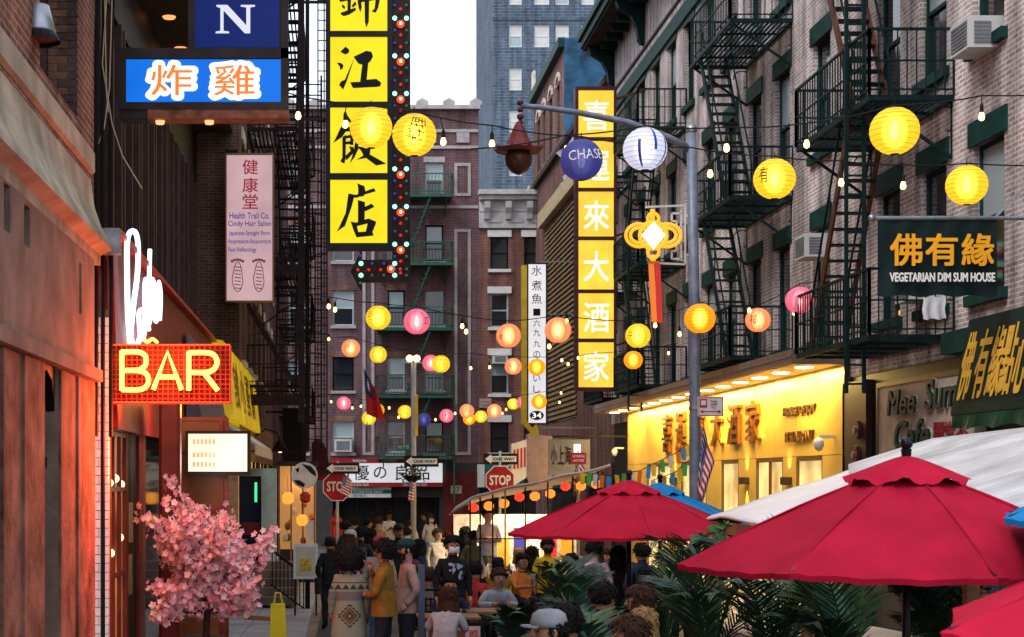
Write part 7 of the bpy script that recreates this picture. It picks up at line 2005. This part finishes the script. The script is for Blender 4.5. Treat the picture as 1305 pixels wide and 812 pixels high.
# ================================================================== plants
M_PALM = [mat('palm_leaf_%d' % i, c, .45, 0, .35, 8, spec=.4) for i, c in enumerate(((.016, .042, .022), (.028, .07, .026), (.045, .09, .026), (.024, .07, .05)))]
M_STEM = mat('palm_stem', (.06, .05, .022), .7)
M_POT = mat('dark_planter', (.05, .045, .045), .7, 0, .2)
def palm(label, px, p_, hgt, n_, seed, spread=1.0, pot=.55, mi=0, Yoff=0):
    r = random.Random(seed); x, y = (px-CX)/p_, F/p_; g = zg(y); hgt += g; pot += g
    t = thing('potted_palm', label, 'plant', (x, y, g), 'potted palms at the dining area')
    MB().lathe([(.2, 0), (.25, .25), (.28, pot-g), (.24, pot-g), (.22, pot-g-.08), (.001, pot-g-.08)], 16, (x, y, g)).build('pot', M_POT, t)
    for i in range(n_):
        az = r.uniform(0, 2*pi); reach = spread*r.uniform(.3, .95); top = hgt*r.uniform(.7, 1.05)
        b = Vector((x, y, pot-.1)); d = Vector((cos(az), sin(az), 0))
        pts = []
        for k in range(11):
            s_ = k/10; pts.append(b + d*(reach*s_**1.5) + Vector((0, 0, (top-pot)*(1.55*s_-.6*s_*s_*s_ if s_ < .99 else .93))))
        m = MB(); m.tube(pts, [.014*(1-.08*k) for k in range(11)], 4, False)
        side = d.cross(Vector((0, 0, 1)))
        for k in range(24):
            s_ = .28+.72*k/24; j = min(9, int(s_*10)); q = pts[j].lerp(pts[j+1], s_*10-j); tg = (pts[j+1]-pts[j]).normalized()
            L = .36*sin(pi*(.14+.84*(s_-.28)/.72))**.7*spread**.5+.04
            for sg in (-1, 1):
                e = (tg*.8+side*sg*.8+Vector((0, 0, -.02-r.uniform(0, .25)))).normalized()*L
                w_ = tg.normalized()*.012
                mid = q+e*.5+Vector((0, 0, .015))
                m.add([q-w_, mid-w_*1.2, q+e, mid+w_*1.2, q+w_], [(0, 1, 2, 3, 4)])
        m.build('frond', M_PALM[(mi+i) % 4], t)
    return t
palm('tall bushy palm in front of the middle crimson umbrella pole', 728, 124, 1.6, 10, 1, .62)
palm('palm with pale drooping fronds beside the dining barrier', 655, 118, 1.2, 9, 2, .6, mi=2)
palm('palm under the left edge of the large crimson umbrella', 905, 140, 1.9, 11, 3, .9)
palm('palm with feathery fronds left of the big umbrella pole', 985, 150, 1.95, 12, 4, .95, mi=1)
palm('palm right beside the big umbrella pole', 1085, 158, 1.9, 13, 5, .95, mi=1)
palm('small palm between the big umbrella pole and the diners', 1195, 150, 1.85, 12, 6, .7)
palm('dark palm at the bottom below the middle umbrella', 752, 150, 1.35, 9, 8, .6)
palm('low palm near the golden doors', 850, 118, 1.75, 10, 9, .7)
# broad split leaves above the shed corner
t = thing('split_leaf_plant', 'green split-leaf plant poking up between the two crimson umbrellas', 'plant', P(905, 870, 130))
M_MON = mat('split_leaf_green', (.04, .13, .03), .4, 0, .25, 8)
b = P(905, 870, 130); b.z = zg(b.y)
MB().lathe([(.18, 0), (.22, .4), (.19, .4), (.001, .36)], 14, b).build('pot', M_POT, t)
for i, (px, py, r_, ro) in enumerate(((897, 688, 14, .3), (912, 678, 13, 1.0), (922, 668, 10, -.4), (905, 705, 12, .1), (918, 700, 11, .8))):
    f = frame_fr(130.0); m = MB()
    c0 = f(px, py, .05*i)
    ol = []
    for k in range(40):
        a = 2*pi*k/40; rr = r_*(1-.25*cos(a))*(1 if (k % 5) < 3 or abs(a-pi) < .5 else .5)
        ol.append((px+rr*cos(a+ro), py+rr*sin(a+ro)*.6))
    cpt = Vector(f(px, py, .05*i)); vv = [cpt]+[Vector(f(u, v, .05*i+.03*sin(k*.5))) for k, (u, v) in enumerate(ol)]
    m.add(vv, [(0, 1+k, 1+(k+1) % 40) for k in range(40)]); m.build('leaf', M_MON, t, True)
    MB().tube([cpt, (b.x, b.y-.02*i, b.z+.35)], .012, 5).build('stem', M_STEM, t)
# cherry blossom tree
p = 104.0
base = P(262, 610, p); base.z = zg(base.y)+.13
t = thing('blossom_tree', 'pink artificial cherry blossom tree in a pot before the bar', 'tree', base)
M_BARK = mat('dark_bark', (.035, .02, .016), .8, 0, .4, 12, .5, 40)
MB().lathe([(.2, 0), (.26, .42), (.22, .42), (.001, .38)], 16, base).build('pot', M_POT, t)
rr = random.Random(11); tips = []
tr = MB(); c0 = P(262, 812, p)
tr.tube([base+Vector((0, 0, .3)), base+Vector((.02, 0, .7)), P(260, 770, p)], [.045, .04, .035], 8)
def branch(a, d, L, r_, dep):
    q = [a]; v = d.normalized()
    for k in range(4):
        v = (v+Vector((rr.uniform(-.25, .25), rr.uniform(-.25, .25), rr.uniform(-.1, .2)))).normalized(); q.append(q[-1]+v*L/4)
    tr.tube(q, [r_*(1-.15*k) for k in range(5)], 6)
    tips.extend(q[1:] if dep > 0 else q[2:])
    if dep < 2:
        for k in range(4 if dep == 0 else 3): branch(q[2+k % 3], (v+Vector((rr.uniform(-1, 1), rr.uniform(-1, 1), rr.uniform(-.4, .7)))), L*.62, r_*.55, dep+1)
for px, py in ((206, 705), (232, 675), (262, 652), (292, 670), (322, 705), (216, 752), (322, 750), (250, 700), (282, 710), (212, 778), (314, 782), (262, 775), (240, 745), (286, 750)):
    e = P(px, py, p)+Vector((0, rr.uniform(-.35, .35), 0)); a = P(261, 782, p)
    branch(a, e-a, (e-a).length*.72, .02, 0)
tr.build('trunk', M_BARK, t)
fl = [MB() for _ in range(3)]
for q in tips:
    for _ in range(rr.choice((4, 5, 6, 8))):
        c = q+Vector((rr.gauss(0, .055), rr.gauss(0, .055), rr.gauss(0, .05)))
        nrm = Vector((rr.uniform(-1, 1), rr.uniform(-1.4, .6), rr.uniform(-.6, 1))).normalized(); u = nrm.orthogonal().normalized(); v = nrm.cross(u)
        m = fl[rr.choice((0, 0, 1, 1, 2))]; s_ = rr.uniform(.032, .05); ph = rr.uniform(0, 6)
        for k in range(5):
            a = ph+k*2*pi/5; dd = u*cos(a)+v*sin(a); ee = nrm.cross(dd)
            m.add([c, c+dd*s_*.55+ee*s_*.45+nrm*s_*.2, c+dd*s_*1.05+ee*s_*.18+nrm*s_*.35, c+dd*s_*1.05-ee*s_*.18+nrm*s_*.35, c+dd*s_*.55-ee*s_*.45+nrm*s_*.2], [(0, 1, 2, 3, 4)])
for m, c in zip(fl, ((.93, .48, .52), (.95, .62, .63), (.90, .36, .40))):
    m.build('blossom', mat('blossom_%d' % int(c[0]*100), c, .7, 0, .1), t)
